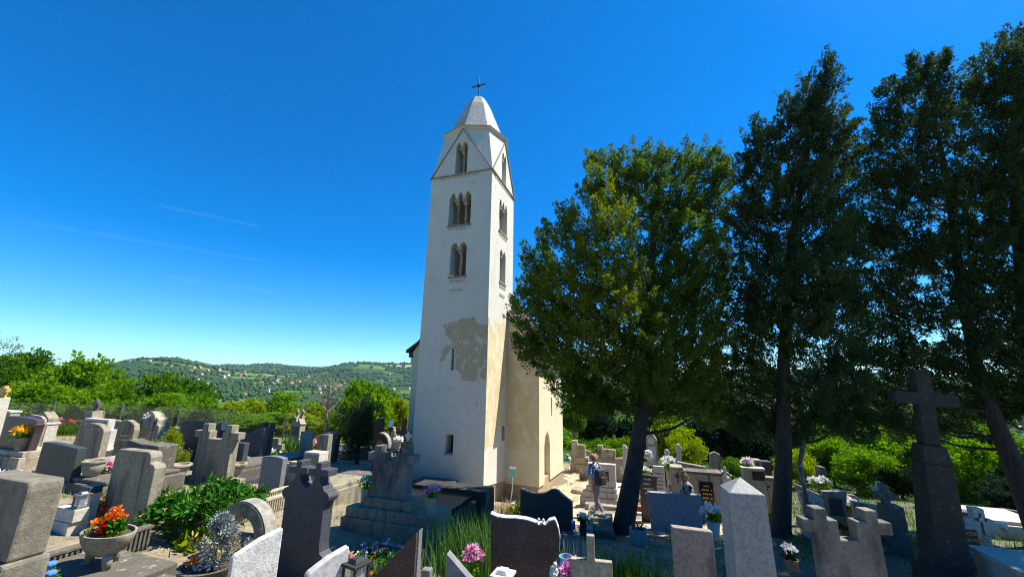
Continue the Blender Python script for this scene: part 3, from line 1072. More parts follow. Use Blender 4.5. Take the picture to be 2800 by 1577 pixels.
def proto(seed, nl, n, dens, ll, lw, flat=1.0, L=.30, Rr=.17, irr=False):
    g = np.random.default_rng(seed)
    lobes = []
    for i in range(nl):
        u = g.normal(size=3); u /= np.linalg.norm(u)
        rr = g.random()**.55 * (1.0 if irr else .78)
        p = u * rr
        p[2] = p[2] * flat
        s = (.16 + .26 * g.random()) if irr else (.28 + .2 * g.random())
        lobes.append((p[0], p[1], p[2], s, s, s * .85))
    V, Fq, tn = crown_np(lobes, (0, 0), dens, n, L, Rr, ll, lw, .5, .9, seed, .4)
    me = pymesh('crown', V, Fq, None, None, False, tn)
    m2 = me.data
    bpy.data.objects.remove(me)
    mb = MB()
    mb.tube([(0, 0, -1.9), (.03, .02, -1.2), (0, .05, -.6), (-.03, 0, .3)], [.09, .075, .06, .02], 8)
    for lb in lobes[:10]:
        limb_mesh(mb, (0, .03, -1.0 + .5 * g.random()), np.array(lb[:3]), .035, .006)
    t = mb.build('trunk', None)
    tm = t.data
    bpy.data.objects.remove(t)
    return m2, tm


PR = [proto(s, 22, 26, 260, .105, .032) for s in (1, 2, 3)]
PB = [proto(s, 26, 24, 300, .085, .026, L=.40, irr=True) for s in (5, 6, 7)]
MESHC = {}


def mesh_with(me, mat):
    k = (me.name, mat)
    if k not in MESHC:
        c = me.copy(); c.materials.clear(); c.materials.append(M[mat]); MESHC[k] = c
    return MESHC[k]


def broad(name, label, px, ty, d, wpx, mat, bush=False, group=None, by=None, kind='tree', seed=0):
    """crown top at pixel row ty, width in pixels, standing on the ground at depth d"""
    g = random.Random(seed + int(px))
    top = at(px, ty, d)
    z = G(top[0], top[1])
    w = wpx * d / F / 2
    hh = max(top[2] - z, .5)
    root = empty(name, (top[0], top[1], z), g.uniform(0, 6.28), label, kind, group)
    pr = g.choice(PB if bush else PR)
    if bush:
        rz = hh * .56; cz = hh - rz * .98
    else:
        rz = min(hh * .48, w * 1.25); cz = hh - rz * 1.02
    c = bpy.data.objects.new('crown', mesh_with(pr[0], mat)); COL.objects.link(c)
    c.parent = root; c.location = (0, 0, cz); c.scale = (w * .95, w * .95, rz * .95)
    t = bpy.data.objects.new('trunk' if not bush else 'stems', mesh_with(pr[1], 'bark_grey')); COL.objects.link(t)
    t.parent = root; t.location = (0, 0, cz); t.scale = (w * .7, w * .7, max(rz, (cz + .3) / 1.9))
    return root


GL = 'trees and bushes beyond the cemetery fence on the left'
for i, (px, ty, d, w, mat, lab) in enumerate([
        (80, 962, 31, 120, 'leaf2', 'tallest dark green tree beyond the fence at the left edge'),
        (205, 984, 29, 190, 'leaf', 'broad bright green tree beyond the fence on the left'),
        (300, 995, 32, 150, 'leaf', 'bright green tree behind the ornate gravestone, cut across by the hill'),
        (25, 1000, 27, 120, 'leaf2', 'deep green tree behind the fence at the left picture edge'),
        (140, 1050, 24, 170, 'leaf', 'light green bushy tree close behind the chain link fence'),
        (255, 1065, 25, 150, 'leaf', 'bright bush above the round topped concrete gravestone'),
        (360, 1062, 27, 130, 'leaf2', 'dark bushy tree behind the ornate gravestone with a plaque'),
        (430, 1050, 33, 150, 'leaf2', 'deep green tree in front of the left hill slope'),
        (520, 1028, 39, 150, 'leaf2', 'round topped deep green tree standing above its neighbours in mid distance'),
        (465, 1095, 26, 130, 'leaf', 'bright bush behind the fence left of the grey double cross stone'),
        (575, 1085, 33, 130, 'leaf', 'bright green tree right of the round topped deep green tree'),
        (560, 1125, 25, 120, 'leaf2', 'low dark bush behind the wavy dark gravestones'),
        (640, 1105, 31, 120, 'leaf3', 'yellow green bushy tree beyond the fence behind the dark wavy stone'),
        (650, 1140, 25, 100, 'leaf', 'low bright bush behind the fence beside the leaning dry stems'),
        (715, 1100, 34, 120, 'leaf3', 'yellow green tree behind the small dark double cross'),
        (735, 1145, 26, 110, 'leaf', 'low bright bush left of the twin spired stone'),
        (790, 1095, 36, 120, 'leaf', 'green tree behind the twin spired gravestone'),
        (830, 1140, 27, 110, 'leaf3', 'yellow green bush right of the twin spired gravestone'),
        (870, 1105, 32, 120, 'leaf3', 'yellow green tree behind the bare twiggy tree'),
        (1012, 1042, 25, 130, 'leaf', 'bright leafy tree left of the church, tallest one there'),
        (960, 1110, 28, 90, 'leaf', 'green tree on the left of the bright leafy tree by the church'),
        (1085, 1085, 29, 90, 'leaf3', 'yellow green tree touching the church wall on the left'),
        (1125, 1110, 32, 70, 'leaf3', 'yellow green tree half hidden by the church wall')]):
    broad('broadleaf_tree', lab, px, ty - 14, d, w * 1.12, mat, group=GL, seed=i)
GR = 'trees and bushes beyond the graves on the right'
for i, (px, ty, d, w, mat, lab, bush) in enumerate([
        (1568, 1098, 34, 70, 'leaf2', 'grey green tree at the right end of the church wall', 0),
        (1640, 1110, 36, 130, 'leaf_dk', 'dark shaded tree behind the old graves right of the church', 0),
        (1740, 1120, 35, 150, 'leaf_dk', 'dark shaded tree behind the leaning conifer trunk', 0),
        (1640, 1190, 27, 110, 'leaf2', 'green bush behind the two old gravestones right of the church', 1),
        (1700, 1198, 26, 90, 'leaf', 'bright bush behind the capped stone pillar', 1),
        (1825, 1130, 26, 110, 'leaf3', 'sunlit yellow green tree behind the tall memorial stele', 0),
        (1880, 1185, 23, 100, 'leaf3', 'sunlit bush sloping down behind the black gate panel', 1),
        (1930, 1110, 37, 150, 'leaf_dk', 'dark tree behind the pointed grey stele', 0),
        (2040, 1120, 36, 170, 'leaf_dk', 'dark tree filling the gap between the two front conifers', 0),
        (2010, 1255, 20, 110, 'leaf2', 'low green bush beside the pointed grey stele', 1),
        (2180, 1225, 19, 110, 'leaf3', 'yellow green bush just right of the straight conifer trunk', 1),
        (2260, 1190, 21, 140, 'leaf', 'sunlit green tree behind the dark rusty column', 0),
        (2340, 1215, 18, 150, 'leaf', 'bright green bush left of the stone cross monument', 1),
        (2420, 1150, 22, 150, 'leaf', 'sunlit tree showing under the arm of the stone cross', 0),
        (2200, 1130, 34, 170, 'leaf2', 'green tree seen through the middle conifer', 0),
        (2350, 1100, 36, 170, 'leaf2', 'green tree far behind the stone cross monument', 0),
        (2500, 1110, 30, 170, 'leaf2', 'shaded tree directly behind the stone cross', 0),
        (2640, 1200, 17, 140, 'leaf', 'sunlit bush just right of the stone cross monument', 1),
        (2610, 1110, 32, 150, 'leaf2', 'shaded tree right of the stone cross', 0),
        (2720, 1150, 22, 150, 'leaf2', 'shaded tree behind the slanting conifer trunk', 0),
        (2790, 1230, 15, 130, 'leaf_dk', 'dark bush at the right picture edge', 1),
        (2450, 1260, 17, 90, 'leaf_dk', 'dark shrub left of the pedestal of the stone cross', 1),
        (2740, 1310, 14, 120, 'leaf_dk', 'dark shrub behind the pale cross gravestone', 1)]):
    broad('broadleaf_shrub' if bush else 'broadleaf_tree', lab, px, ty, d, w, mat, bool(bush), GR, seed=100 + i, kind='shrub' if bush else 'tree')

# feathery pale tree at the left edge and a bare twiggy tree


def twig_tree(name, label, px, ty, by_d, mat, nb, spread, leaves, seed):
    g = np.random.default_rng(seed)
    top = at(px, ty, by_d)
    z = G(top[0], top[1]); hh = top[2] - z
    root = empty(name, (top[0], top[1], z), 0, label, 'tree')
    mb = MB()
    mb.tube([(0, 0, -.1), (.05, 0, hh * .3), (-.05, .05, hh * .6), (0, 0, hh)], [.09, .075, .05, .01], 7)
    tips = []
    for i in range(nb):
        z0 = hh * (.25 + .65 * g.random()); a = g.random() * 6.28
        L_ = spread * (1.15 - z0 / hh * .7)
        p0 = np.array([0, 0, z0]); p1 = p0 + np.array([math.cos(a) * L_ * .6, math.sin(a) * L_ * .6, L_ * .5]); p2 = p1 + np.array([math.cos(a + .4) * L_ * .4, math.sin(a + .4) * L_ * .4, L_ * .5])
        mb.tube([p0, p1, p2], [.035, .02, .006], 5)
        for q in range(4):
            e = p1 + (p2 - p1) * g.random() + g.normal(size=3) * L_ * .3
            mb.tube([p1, e], [.012, .003], 4)
            tips.append(e)
        tips.append(p2)
    mb.build('trunk', 'bark_grey', root)
    if leaves:
        tips = np.array(tips)
        d = g.normal(size=tips.shape) + np.array([0, 0, .8]); d /= np.linalg.norm(d, axis=1)[:, None]
        Vv, Fv, tn = plumes(tips, d, np.full(len(tips), .9), np.full(len(tips), .45), leaves, .17, .035, seed=seed)
        pymesh('crown', Vv, Fv, mat, root, False, tn)


M['leaf_pale'] = leafmat('pale_feathery_leaf', (.10, .15, .08), (.22, .28, .16), .4)
twig_tree('feathery_tree', 'pale feathery tree rising above the others at the far left edge', 2, 905, 36, 'leaf_pale', 34, 2.2, 40, 3)
twig_tree('bare_tree', 'thin bare tree with grey twigs left of the leafy tree by the church', 905, 1040, 24, None, 26, 1.3, 0, 9)

# dark columnar evergreen left of the church
Pt = spot(975, 1268)
ct = empty('columnar_evergreen', Pt, 0, 'dark columnar evergreen shrub in front of the bright leafy tree', 'shrub')
hh = (at(975, 1085, np.dot(Pt - EYE, FWD))[2] - Pt[2])
lb = []
for i in range(16):
    t = i / 15
    w_ = .62 * math.sin(math.pi * (.18 + .78 * t))**.8
    lb.append((rng.normal() * .2, rng.normal() * .2, hh * (.22 + .70 * t), w_ + .12, w_ + .12, hh * .11))
Vv, Fv, tn = crown_np(lb, (0, 0), 95, 30, .34, .12, .10, .018, 1.0, .6, 77, .4)
pymesh('crown', Vv, Fv, 'cedar', ct, False, tn)
MB().tube([(0, 0, -.1), (0, 0, hh * .3), (.03, 0, hh * .85)], [.09, .07, .02], 8).build('trunk', 'bark', ct)

# ------------------------------------------------------------------ far woods and houses
g = np.random.default_rng(21)
KB = 60000
az = np.radians(np.where(g.random(KB) < .75, g.uniform(-52, -11, KB), g.uniform(-11, 55, KB)))
rr = 150 * (6000 / 150)**(g.random(KB)**.8)
bx, by_ = rr * np.sin(az), rr * np.cos(az)
wood = np.sin(bx * .0075 + 1.3 * np.sin(by_ * .0045)) * np.sin(by_ * .0062 + bx * .003) + .55 * np.sin(bx * .019 - by_ * .013) * np.sin(bx * .006 + by_ * .015) + .12 * g.normal(size=KB)
keep = (wood > .06) | (rr < 420) | (rr > 4300) | ((g.random(KB) < .05))
bx, by_, rr = bx[keep], by_[keep], rr[keep]
n_ = len(bx)
bz = T(bx, by_)
sz = (2.4 + 4.0 * g.random(n_)**1.6) * np.where(rr < 700, .85, 1.0) * np.clip(rr / 1500, 1, 2.4)
# small lumpy canopy: a squashed icosphere
bmx = bmesh.new(); bmesh.ops.create_icosphere(bmx, subdivisions=1, radius=1)
iv = np.array([v.co[:] for v in bmx.verts]); ifc = np.array([[v.index for v in f.verts] for f in bmx.faces]); bmx.free()
farm = rr > 620
idx = np.where(farm)[0]
jit = 1 + .2 * g.normal(size=(len(idx), len(iv), 1))
Vf = iv[None] * jit * sz[idx][:, None, None] * np.array([1.1, 1.1, .95]) + np.stack([bx[idx], by_[idx], bz[idx] + sz[idx] * .55], 1)[:, None]
Ff = (ifc[None] + (np.arange(len(idx)) * len(iv))[:, None, None]).reshape(-1, 3)
tf = np.repeat(np.clip(.42 + .3 * g.normal(size=len(idx)), 0, .86), len(ifc))
M['wood_far'] = leafmat('distant_wood', (.022, .055, .014), (.046, .092, .020), .0)
tag(pymesh('distant_woods', Vf.reshape(-1, 3), Ff, 'wood_far', None, False, tf), kind='stuff')
idx = np.where(~farm)[0]
cn = np.stack([bx[idx], by_[idx], bz[idx] + sz[idx] * .8], 1)
K2 = 9
c2 = np.repeat(cn, K2, 0); s2 = np.repeat(sz[idx], K2)
u = g.normal(size=c2.shape); u /= np.linalg.norm(u, axis=1)[:, None]
pos = c2 + u * (s2 * .75)[:, None] * np.array([1.1, 1.1, .85])
d = u + np.array([0, 0, .6]); d /= np.linalg.norm(d, axis=1)[:, None]
tnt = np.repeat(np.clip(.5 + .3 * g.normal(size=len(idx)), 0, .86), K2)
Vv, Fv, tn = plumes(pos, d, s2 * .7, s2 * .5, 26, .85, .30, .9, .5, tnt, 5)
tag(pymesh('woods', Vv, Fv, 'leaf', None, False, tn), kind='stuff')

# houses of the villages on the hills
M['farwall'] = plain('white_house_wall', (.70, .68, .62), .9, var=.05)
M['farwall2'] = plain('cream_house_wall', (.62, .50, .32), .9, var=.05)
M['farroof'] = plain('red_tile_roof', (.40, .13, .06), .9, var=.2)
M['farroof2'] = plain('dark_roof', (.10, .085, .08), .9, var=.2)


def housemesh(w, d, h, rh):
    a = MB().box(-w / 2, w / 2, -d / 2, d / 2, -3, h)
    o1 = a.build('wall', None); m1 = o1.data; bpy.data.objects.remove(o1)
    b = MB().prism([(-w / 2 - .5, h + .03), (w / 2 + .5, h + .03), (0, h + rh)], -d / 2 - .4, d / 2 + .4)
    o2 = b.build('roof', None); m2 = o2.data; bpy.data.objects.remove(o2)
    return m1, m2


HM = [housemesh(9, 12, 4.5, 4.2), housemesh(8, 10, 6.5, 3.6)]
g = random.Random(14)
cl = [(-31, 1900), (-36, 2150), (-40, 2250), (-28, 2300), (-26, 1750), (-22, 1650), (-19, 2100), (-29, 1500), (-24.5, 2500), (-17, 1650), (-37, 1800), (-33, 2350), (-21, 1350)]
for i in range(74):
    a, r_ = g.choice(cl)
    a = R(a + g.gauss(0, 2.6)); r_ = r_ + g.gauss(0, 190)
    x, y = r_ * math.sin(a), r_ * math.cos(a)
    wm, rm = g.choice(HM)
    red = g.random() < .68
    wc, rc_ = g.choice(['farwall', 'farwall', 'farwall2']), ('farroof' if red else 'farroof2')
    lab = ('small %s house with a %s roof on the distant hillside' % ('white' if wc == 'farwall' else 'cream', 'red tiled' if red else 'dark'))
    hroot = empty('house', (x, y, G(x, y) + 3.2), g.uniform(0, 3.14), lab, 'house', 'houses scattered over the distant hills, ' + ('white' if wc == 'farwall' else 'cream') + (' red' if red else ' dark'))
    s = g.uniform(.7, 1.15)
    hroot.scale = (s, s, s)
    for nme, me, mt in (('wall', wm, wc), ('roof', rm, rc_)):
        o = bpy.data.objects.new(nme, mesh_with(me, mt)); COL.objects.link(o); o.parent = hroot

# ------------------------------------------------------------------ chain link fence
fp = [(-27, 17.5), (-21, 22), (-16.5, 24.2), (-11, 25.8), (-5.5, 27)]
froot = empty('chain_link_fence', (fp[0][0], fp[0][1], 0), 0, 'chain link wire fence running along the far side of the graves on the left', 'fence')
mb = MB(); po = []
seg = []
for i in range(len(fp) - 1):
    a, b = np.array(fp[i]), np.array(fp[i + 1])
    L_ = np.linalg.norm(b - a); k = max(1, round(L_ / 2.4))
    for j in range(k):
        seg.append((a + (b - a) * j / k, a + (b - a) * (j + 1) / k))
FH = 1.45
O = np.array([fp[0][0], fp[0][1], 0])
Vw = []; Fw = []


def wire(p, q, r_=.0032):
    p = np.asarray(p); q = np.asarray(q)
    d = q - p; n1 = np.cross(d, (0, 0, 1.)); n1 /= np.linalg.norm(n1); n2 = np.cross(d, n1); n2 /= np.linalg.norm(n2)
    k = len(Vw)
    for e in (p, q):
        for a in (0, 2.094, 4.189):
            Vw.append(e - O + (n1 * math.cos(a) + n2 * math.sin(a)) * r_)
    Fw.extend([(k, k + 1, k + 4, k + 3), (k + 1, k + 2, k + 5, k + 4), (k + 2, k, k + 3, k + 5)])


for a, b in seg:
    za, zb = G(*a), G(*b)
    L_ = np.linalg.norm(b - a)
    P2 = lambda s, h: np.array([*(a + (b - a) * s / L_), za + (zb - za) * s / L_ + h])
    step = .115
    s = -FH
    while s < L_:
        s0, h0, s1, h1 = s, 0.02, s + FH, FH
        if s0 < 0: h0 -= s0; s0 = 0
        if s1 > L_: h1 -= s1 - L_; s1 = L_
        if s1 > s0 + .02:
            wire(P2(s0, h0), P2(s1, h1)); wire(P2(L_ - s0, h0), P2(L_ - s1, h1))
        s += step
    for h in (.05, FH):
        wire(P2(0, h), P2(L_, h), .006)
    pz = MB().tube([np.array([*a, za - .2]) - O, np.array([*a, za + FH + .12]) - O], .035, 6)
    pz.build('post', 'grey_iron', froot)
pymesh('wire_mesh', Vw, np.array(Fw), 'grey_iron', froot)

# ------------------------------------------------------------------ low growth
def blades(name, pts, hmin, hmax, w, lean, mat, seed, root=None, O=(0, 0, 0)):
    g = np.random.default_rng(seed)
    n = len(pts)
    a = g.random(n) * 6.283
    h = hmin + (hmax - hmin) * g.random(n)
    dirx = np.c_[np.cos(a), np.sin(a), np.zeros(n)]
    side = np.c_[-np.sin(a), np.cos(a), np.zeros(n)] * (w * (.6 + .8 * g.random(n)))[:, None]
    ln = (lean * g.random(n) * h)[:, None]
    up = np.c_[np.zeros(n), np.zeros(n), h]
    p = pts - np.array(O)
    m_ = p + up * .55 + dirx * ln * .3
    tp = p + up + dirx * ln
    V = np.stack([p - side, p + side, m_ + side * .8, m_ - side * .8, tp], 1).reshape(-1, 3)
    b = np.arange(n) * 5
    Fa = np.stack([b, b + 1, b + 2, b + 3], 1)
    Fb = np.stack([b + 3, b + 2, b + 4, b + 4], 1)
    t = g.random(n)
    me = bpy.data.meshes.new(name)
    tri = np.stack([b + 3, b + 2, b + 4], 1)
    me.from_pydata([], [], [])
    me.vertices.add(len(V)); me.vertices.foreach_set('co', V.astype(np.float32).ravel())
    lv = np.concatenate([Fa.ravel(), tri.ravel()]).astype(np.int32)
    me.loops.add(len(lv)); me.loops.foreach_set('vertex_index', lv)
    me.polygons.add(2 * n)
    me.polygons.foreach_set('loop_start', np.concatenate([np.arange(n) * 4, n * 4 + np.arange(n) * 3]).astype(np.int32))
    me.polygons.foreach_set('loop_total', np.concatenate([np.full(n, 4), np.full(n, 3)]).astype(np.int32))
    me.update(calc_edges=True)
    at_ = me.attributes.new('tint', 'FLOAT', 'FACE')
    at_.data.foreach_set('value', np.tile(t, 2).astype(np.float32))
    return link(name, me, mat, root)


def scatter(n, cx_, cy_, rx, ry, seed, z=None):
    g = np.random.default_rng(seed)
    a = g.random(n) * 6.283; r_ = np.sqrt(g.random(n))
    x = cx_ + rx * r_ * np.cos(a); y = cy_ + ry * r_ * np.sin(a)
    return np.c_[x, y, (T(x, y) if z is None else np.full(n, z))]


g = np.random.default_rng(31)
tuft = []
cent = np.c_[g.uniform(-24, 24, 1500), g.uniform(4, 29, 1500)]
ok = (np.abs(cent[:, 0]) < cent[:, 1] * 1.25)
ext = np.c_[g.uniform(4.5, 24, 1500), g.uniform(8, 27, 1500)]
cent = cent[ok]
zz = np.sin(cent[:, 0] * .9 + 2) * np.sin(cent[:, 1] * .7) + .4 * g.normal(size=len(cent))
gc = np.r_[cent[(zz > .05) | (cent[:, 1] > 19)], ext[np.hypot(ext[:, 0] - 3, ext[:, 1] - 12) > 3.2]]; dc = cent[zz < -.15]
for cs, nm, mt, hm, k, sd in ((gc, 'grass', 'grass', .16, 34, 1), (dc, 'dry_grass', 'straw', .12, 22, 2)):
    x = np.repeat(cs[:, 0], k) + g.normal(size=len(cs) * k) * .17; y = np.repeat(cs[:, 1], k) + g.normal(size=len(cs) * k) * .17
    inch = (np.hypot(x - 2.3, y - 13.5) > 1.5)
    x, y = x[inch], y[inch]
    tag(blades(nm, np.c_[x, y, T(x, y)], .04, hm, .006, .8, mt, sd), kind='stuff')
# ------------------------------------------------------------------ graves
LOG = []


def fit(bx=None, by=None, ty=None, wpx=None, d=None, tx=None, yaw=YAW, name=''):
    """base on the ground under a picture position; height and width solved in metres"""
    if d is None:
        P = spot(bx, by)
    elif by is not None:
        P = at(bx, by, d)
    else:
        t_ = at(tx, ty, d); P = np.array([t_[0], t_[1], G(t_[0], t_[1])])
    h = w = None
    if ty is not None:
        lo, hi = .02, 6
        for _ in range(40):
            m = (lo + hi) / 2
            if pj(P + (0, 0, m))[1] > ty: lo = m
            else: hi = m
        h = lo
    if wpx:
        ex = np.array([math.cos(yaw), math.sin(yaw), 0])
        w = .6
        for _ in range(12):
            z = np.array([0, 0, (h or 0) * .5])
            k = pj(P + ex * w / 2 + z)[0] - pj(P - ex * w / 2 + z)[0]
            w *= wpx / max(k, 1)
    LOG.append((name, bx or tx, ty, 'P', np.round(P, 2), 'h', h and round(h, 2), 'w', w and round(w, 2), 'd', round(float((P - EYE) @ FWD), 1)))
    return P, h, w


def rect(w, h, r=0):
    return [(-w / 2, 0), (w / 2, 0), (w / 2, h), (-w / 2, h)]


def arc(cx_, cz, r, a0, a1, n, rz=None):
    return [(cx_ + r * math.cos(R(a0 + (a1 - a0) * i / n)), cz + (rz or r) * math.sin(R(a0 + (a1 - a0) * i / n))) for i in range(n + 1)]


def archo(w, h, rise):
    return [(-w / 2, 0), (w / 2, 0)] + arc(0, h - rise, w / 2, 0, 180, 18, rise)


def gable(w, h, rise, px=0):
    return [(-w / 2, 0), (w / 2, 0), (w / 2, h - rise), (px * w, h), (-w / 2, h - rise)]


def slant(w, hl, hr, wb=None):
    wb = wb or w
    return [(-wb / 2, 0), (wb / 2, 0), (w / 2, hr), (-w / 2, hl)]


def curve_top(w, f, wb=None, n=20):
    wb = wb or w
    return [(-wb / 2, 0), (wb / 2, 0)] + [(w / 2 - w * i / n, f(1 - i / n)) for i in range(n + 1)]


def dcross(w, h, body=.84, valley=.75, a0=.77, a1=.885, s0=.24, s1=.34, inn=.155, z0=0):
    x = lambda v: v * w
    b = body / 2
    p = [(x(-b), z0), (x(b), z0), (x(b * .98), a0 * h), (x(.5), a0 * h), (x(.5), a1 * h), (x(s1), a1 * h), (x(s1), h), (x(s0), h), (x(s0), a1 * h), (x(inn), a1 * h), (x(inn), valley * h)]
    return p + [(-px, z) for px, z in reversed(p[2:])]


def cross(w, h, s=.24, a0=.55, a1=.78, foot=None):
    s = s * w / 2
    f = foot or s
    return [(-f, 0), (f, 0), (s, a0 * h), (w / 2, a0 * h), (w / 2, a1 * h), (s, a1 * h), (s, h), (-s, h), (-s, a1 * h), (-w / 2, a1 * h), (-w / 2, a0 * h), (-s, a0 * h)]


def piece(root, name, mat, pts, t, y=0, bevel=.012, P=None, yaw=YAW, z=0, x=0):
    o = MB().prism([(px + x, pz + z) for px, pz in pts], y, y + t).build(name, mat, root, bevel=bevel)
    if root is None:
        o.location = tuple(map(float, P)); o.rotation_euler = (0, 0, yaw)
    return o


def boxp(root, name, mat, x0, x1, y0, y1, z0, z1, bevel=.012, tx=0, ty=0):
    return MB().box(x0, x1, y0, y1, z0, z1, tx, ty).build(name, mat, root, bevel=bevel)


def words(root, name, mat, x0, x1, z0, z1, rows, y, seed=1, fill=.75):
    """rows of small raised or cut letters too small to read"""
    g = random.Random(seed)
    mb = MB()
    rh = (z1 - z0) / rows
    for r_ in range(rows):
        zc = z1 - (r_ + .5) * rh
        L_ = (x1 - x0) * g.uniform(.45, 1) * .96
        x = (x0 + x1) / 2 - L_ / 2
        end = x + L_
        while x < end:
            ww = rh * g.uniform(.18, .38)
            hh = rh * fill * .5 * g.uniform(.75, 1)
            mb.box(x, x + ww, y - .004, y + .003, zc - hh / 2, zc + hh / 2)
            x += ww + rh * .16 + (rh * .4 if g.random() < .18 else 0)
    return mb.build(name, mat, host(root))


def host(root):
    c = [o for o in root.children if o.name.split('.')[0] in ('tablet', 'plaque', 'disc')]
    return c[-1] if c else root


def text(root, name, mat, s, size, x, z, y, align='LEFT'):
    cu = bpy.data.curves.new('lettering', 'FONT')
    cu.body = s; cu.size = size; cu.extrude = .002; cu.align_x = align; cu.resolution_u = 2
    o = bpy.data.objects.new('lettering', cu)
    COL.objects.link(o)
    dg = bpy.context.evaluated_depsgraph_get()
    me = bpy.data.meshes.new_from_object(o.evaluated_get(dg))
    bpy.data.objects.remove(o)
    q = link(name, me, mat, host(root))
    q.location = (x, y, z); q.rotation_euler = (R(90), 0, 0)
    return q


def grave(label, P, yaw=YAW, name='gravestone', cat='gravestone', group=None):
    return empty(name, (P[0], P[1], P[2]), yaw, label, cat, group)


def bouquet(label, P, cols, r, h, vase=None, leaf='leaf', nb=8, bs=.05, seed=1, name='flower_bouquet', cat='flowers', vmat='conc', up=.6, leaves=60, petals=14, yaw=0, blade=None):
    """vase: (height, bottom radius, top radius)"""
    g = np.random.default_rng(seed)
    root = empty(name, P, yaw, label, cat)
    vh = 0
    if vase:
        vh, r0, r1 = vase[:3]
        n = vase[3] if len(vase) > 3 else 14
        o = MB().lathe([(r0, 0), (r0 * 1.02, .01), ((r0 + r1) / 2 * .96, vh * .55), (r1, vh), (r1 * .82, vh + .001), (r1 * .8, vh - .03)], n=n).build('vase', vmat, root)
        if n > 8: smooth_angle(o)
    if leaves:
        pos = np.c_[g.normal(size=(leaves, 2)) * r * .4, vh + h * .4 * g.random(leaves)]
        d = np.c_[g.normal(size=(leaves, 2)), np.full(leaves, up)]; d /= np.linalg.norm(d, axis=1)[:, None]
        V, Fq, tn = plumes(pos, d, np.full(leaves, h * .4), np.full(leaves, r * .4), 5, (blade or (r * .55, r * .12))[0], (blade or (r * .55, r * .12))[1], seed=seed)
        pymesh('leaves', V, Fq, leaf, root, False, tn)
    ph = g.random(nb) * 6.28; rr = r * np.sqrt(g.random(nb))
    pos = np.c_[rr * np.cos(ph), rr * np.sin(ph), vh + h * (.95 - .35 * (rr / r)**2) + g.normal(size=nb) * h * .08]
    for ci, c in enumerate(cols):
        sel = pos[ci::len(cols)]
        if not len(sel): continue
        d = np.c_[sel[:, :2] / max(r, .01) * .7, np.ones(len(sel))]; d /= np.linalg.norm(d, axis=1)[:, None]
        V, Fq, tn = plumes(sel, d, np.full(len(sel), bs * .5), np.full(len(sel), bs * .45), petals, bs * .75, bs * .28, 1.1, .5, None, seed + ci)
        pymesh('blossoms', V, Fq, c, root, False, tn)
    return root


def lantern(label, P, s=1, body='dark_iron', yaw=YAW, glass='glass', roofm=None):
    root = empty('grave_lantern', P, yaw, label, 'lantern')
    w = .075 * s; h = .2 * s
    boxp(root, 'base', body, -w * 1.15, w * 1.15, -w * 1.15, w * 1.15, 0, .025 * s, .004)
    for sx in (-1, 1):
        for sy in (-1, 1):
            boxp(root, 'post', body, sx * w - .009 * s, sx * w + .009 * s, sy * w - .009 * s, sy * w + .009 * s, .025 * s, h, 0)
    boxp(root, 'pane', glass, -w * .88, w * .88, -w * .88, w * .88, .027 * s, h - .002, 0)
    rf_ = boxp(root, 'roof', roofm or body, -w * 1.3, w * 1.3, -w * 1.3, w * 1.3, h, h + .025 * s, .004)
    boxp(rf_, 'cap', roofm or body, -w * .8, w * .8, -w * .8, w * .8, h + .0255 * s, h + .06 * s, .006, .02 * s, .02 * s)
    return root


def lathe_obj(label, P, prof, mat, name, cat, n=20, sx=1, sy=1, yaw=YAW):
    o = MB().lathe(prof, n=n, sx=sx, sy=sy).build(name, mat)
    smooth_angle(o, 50)
    o.location = tuple(map(float, P)); o.rotation_euler = (0, 0, yaw)
    return tag(o, label, cat)


def ribbed(label, P, yaw, L, h, t, mat='conc_light', cap=True, name='grave_kerb'):
    """kerb running along local y with grooves on its +x face"""
    root = empty(name, P, yaw, label, 'grave kerb')
    mb = MB()
    n = max(3, int(L / .05))
    for i in range(n):
        a = L * i / n
        mb.box(t / 2 - .012, t / 2 + .012, a + .008, a + L / n - .012, .0, h - .045)
    mb.box(-t / 2, t / 2 - .012, 0, L, -.15, h - .04)
    mb.build('ribbed_side', mat, root, bevel=.006)
    boxp(root, 'coping', mat, -t / 2 - .01, t / 2 + .02, -.01, L + .01, h - .0398, h, .008)
    return root


# ---------- left: far rows
P, h, w = fit(tx=-10, ty=1086, d=14, wpx=34, name='goldcross')
r = grave('white tapered monument with an ochre wooden cross cut by the left picture edge', P, name='grave_monument')
piece(r, 'shaft', 'lime', slant(.30, h, h, .5), .3)
piece(r, 'cross', 'wood_gold', cross(.52, .40, .34, .45, .8), .12, .09, z=h + .002)
P, h, w = fit(tx=12, ty=1122, d=16.5, wpx=36, name='smallwhite')
r = grave('small pale block gravestone with a white cap at the left edge by the fence', P)
piece(r, 'slab', 'conc_light', rect(w, h - .08), .3)
boxp(r, 'cap', 'marble', -w / 2 - .03, w / 2 + .03, -.03, .33, h - .079, h)
P, h, w = fit(bx=8, by=1284, ty=1142, wpx=66, name='darkbrown')
P3, D3 = P, float((P - EYE) @ FWD)
r = grave('dark brown polished gravestone on a sandstone base at the left edge', P)
boxp(r, 'base', 'lime_old', -1.2, w / 2 + .12, -.05, 1.2, -.3, .34)
boxp(r, 'plinth', 'conc_light', -1.2, w / 2 + .05, .02, .7, .341, .47)
piece(r, 'slab', 'granite_br', [(-1, .471), (w / 2 - .08, .471), (w / 2 - .04, h * .7), (w / 2 + .02, h - .16), (w / 2 - .06, h - .15), (w / 2 - .06, h - .08), (w / 2 - .2, h - .03), (-.2, h), (-1, h)], .16, .15)
bouquet('yellow and orange flowers in a grey cone vase before the reeded gravestone', at(54, 1232, D3 + .15), ['yellow', 'yellow', 'orange'], .17, .26, (.34, .10, .17), nb=9, bs=.13, seed=2, vmat='conc')
P, h, w = fit(tx=74, ty=1133, d=D3 + 1.0, wpx=46, name='reeded')
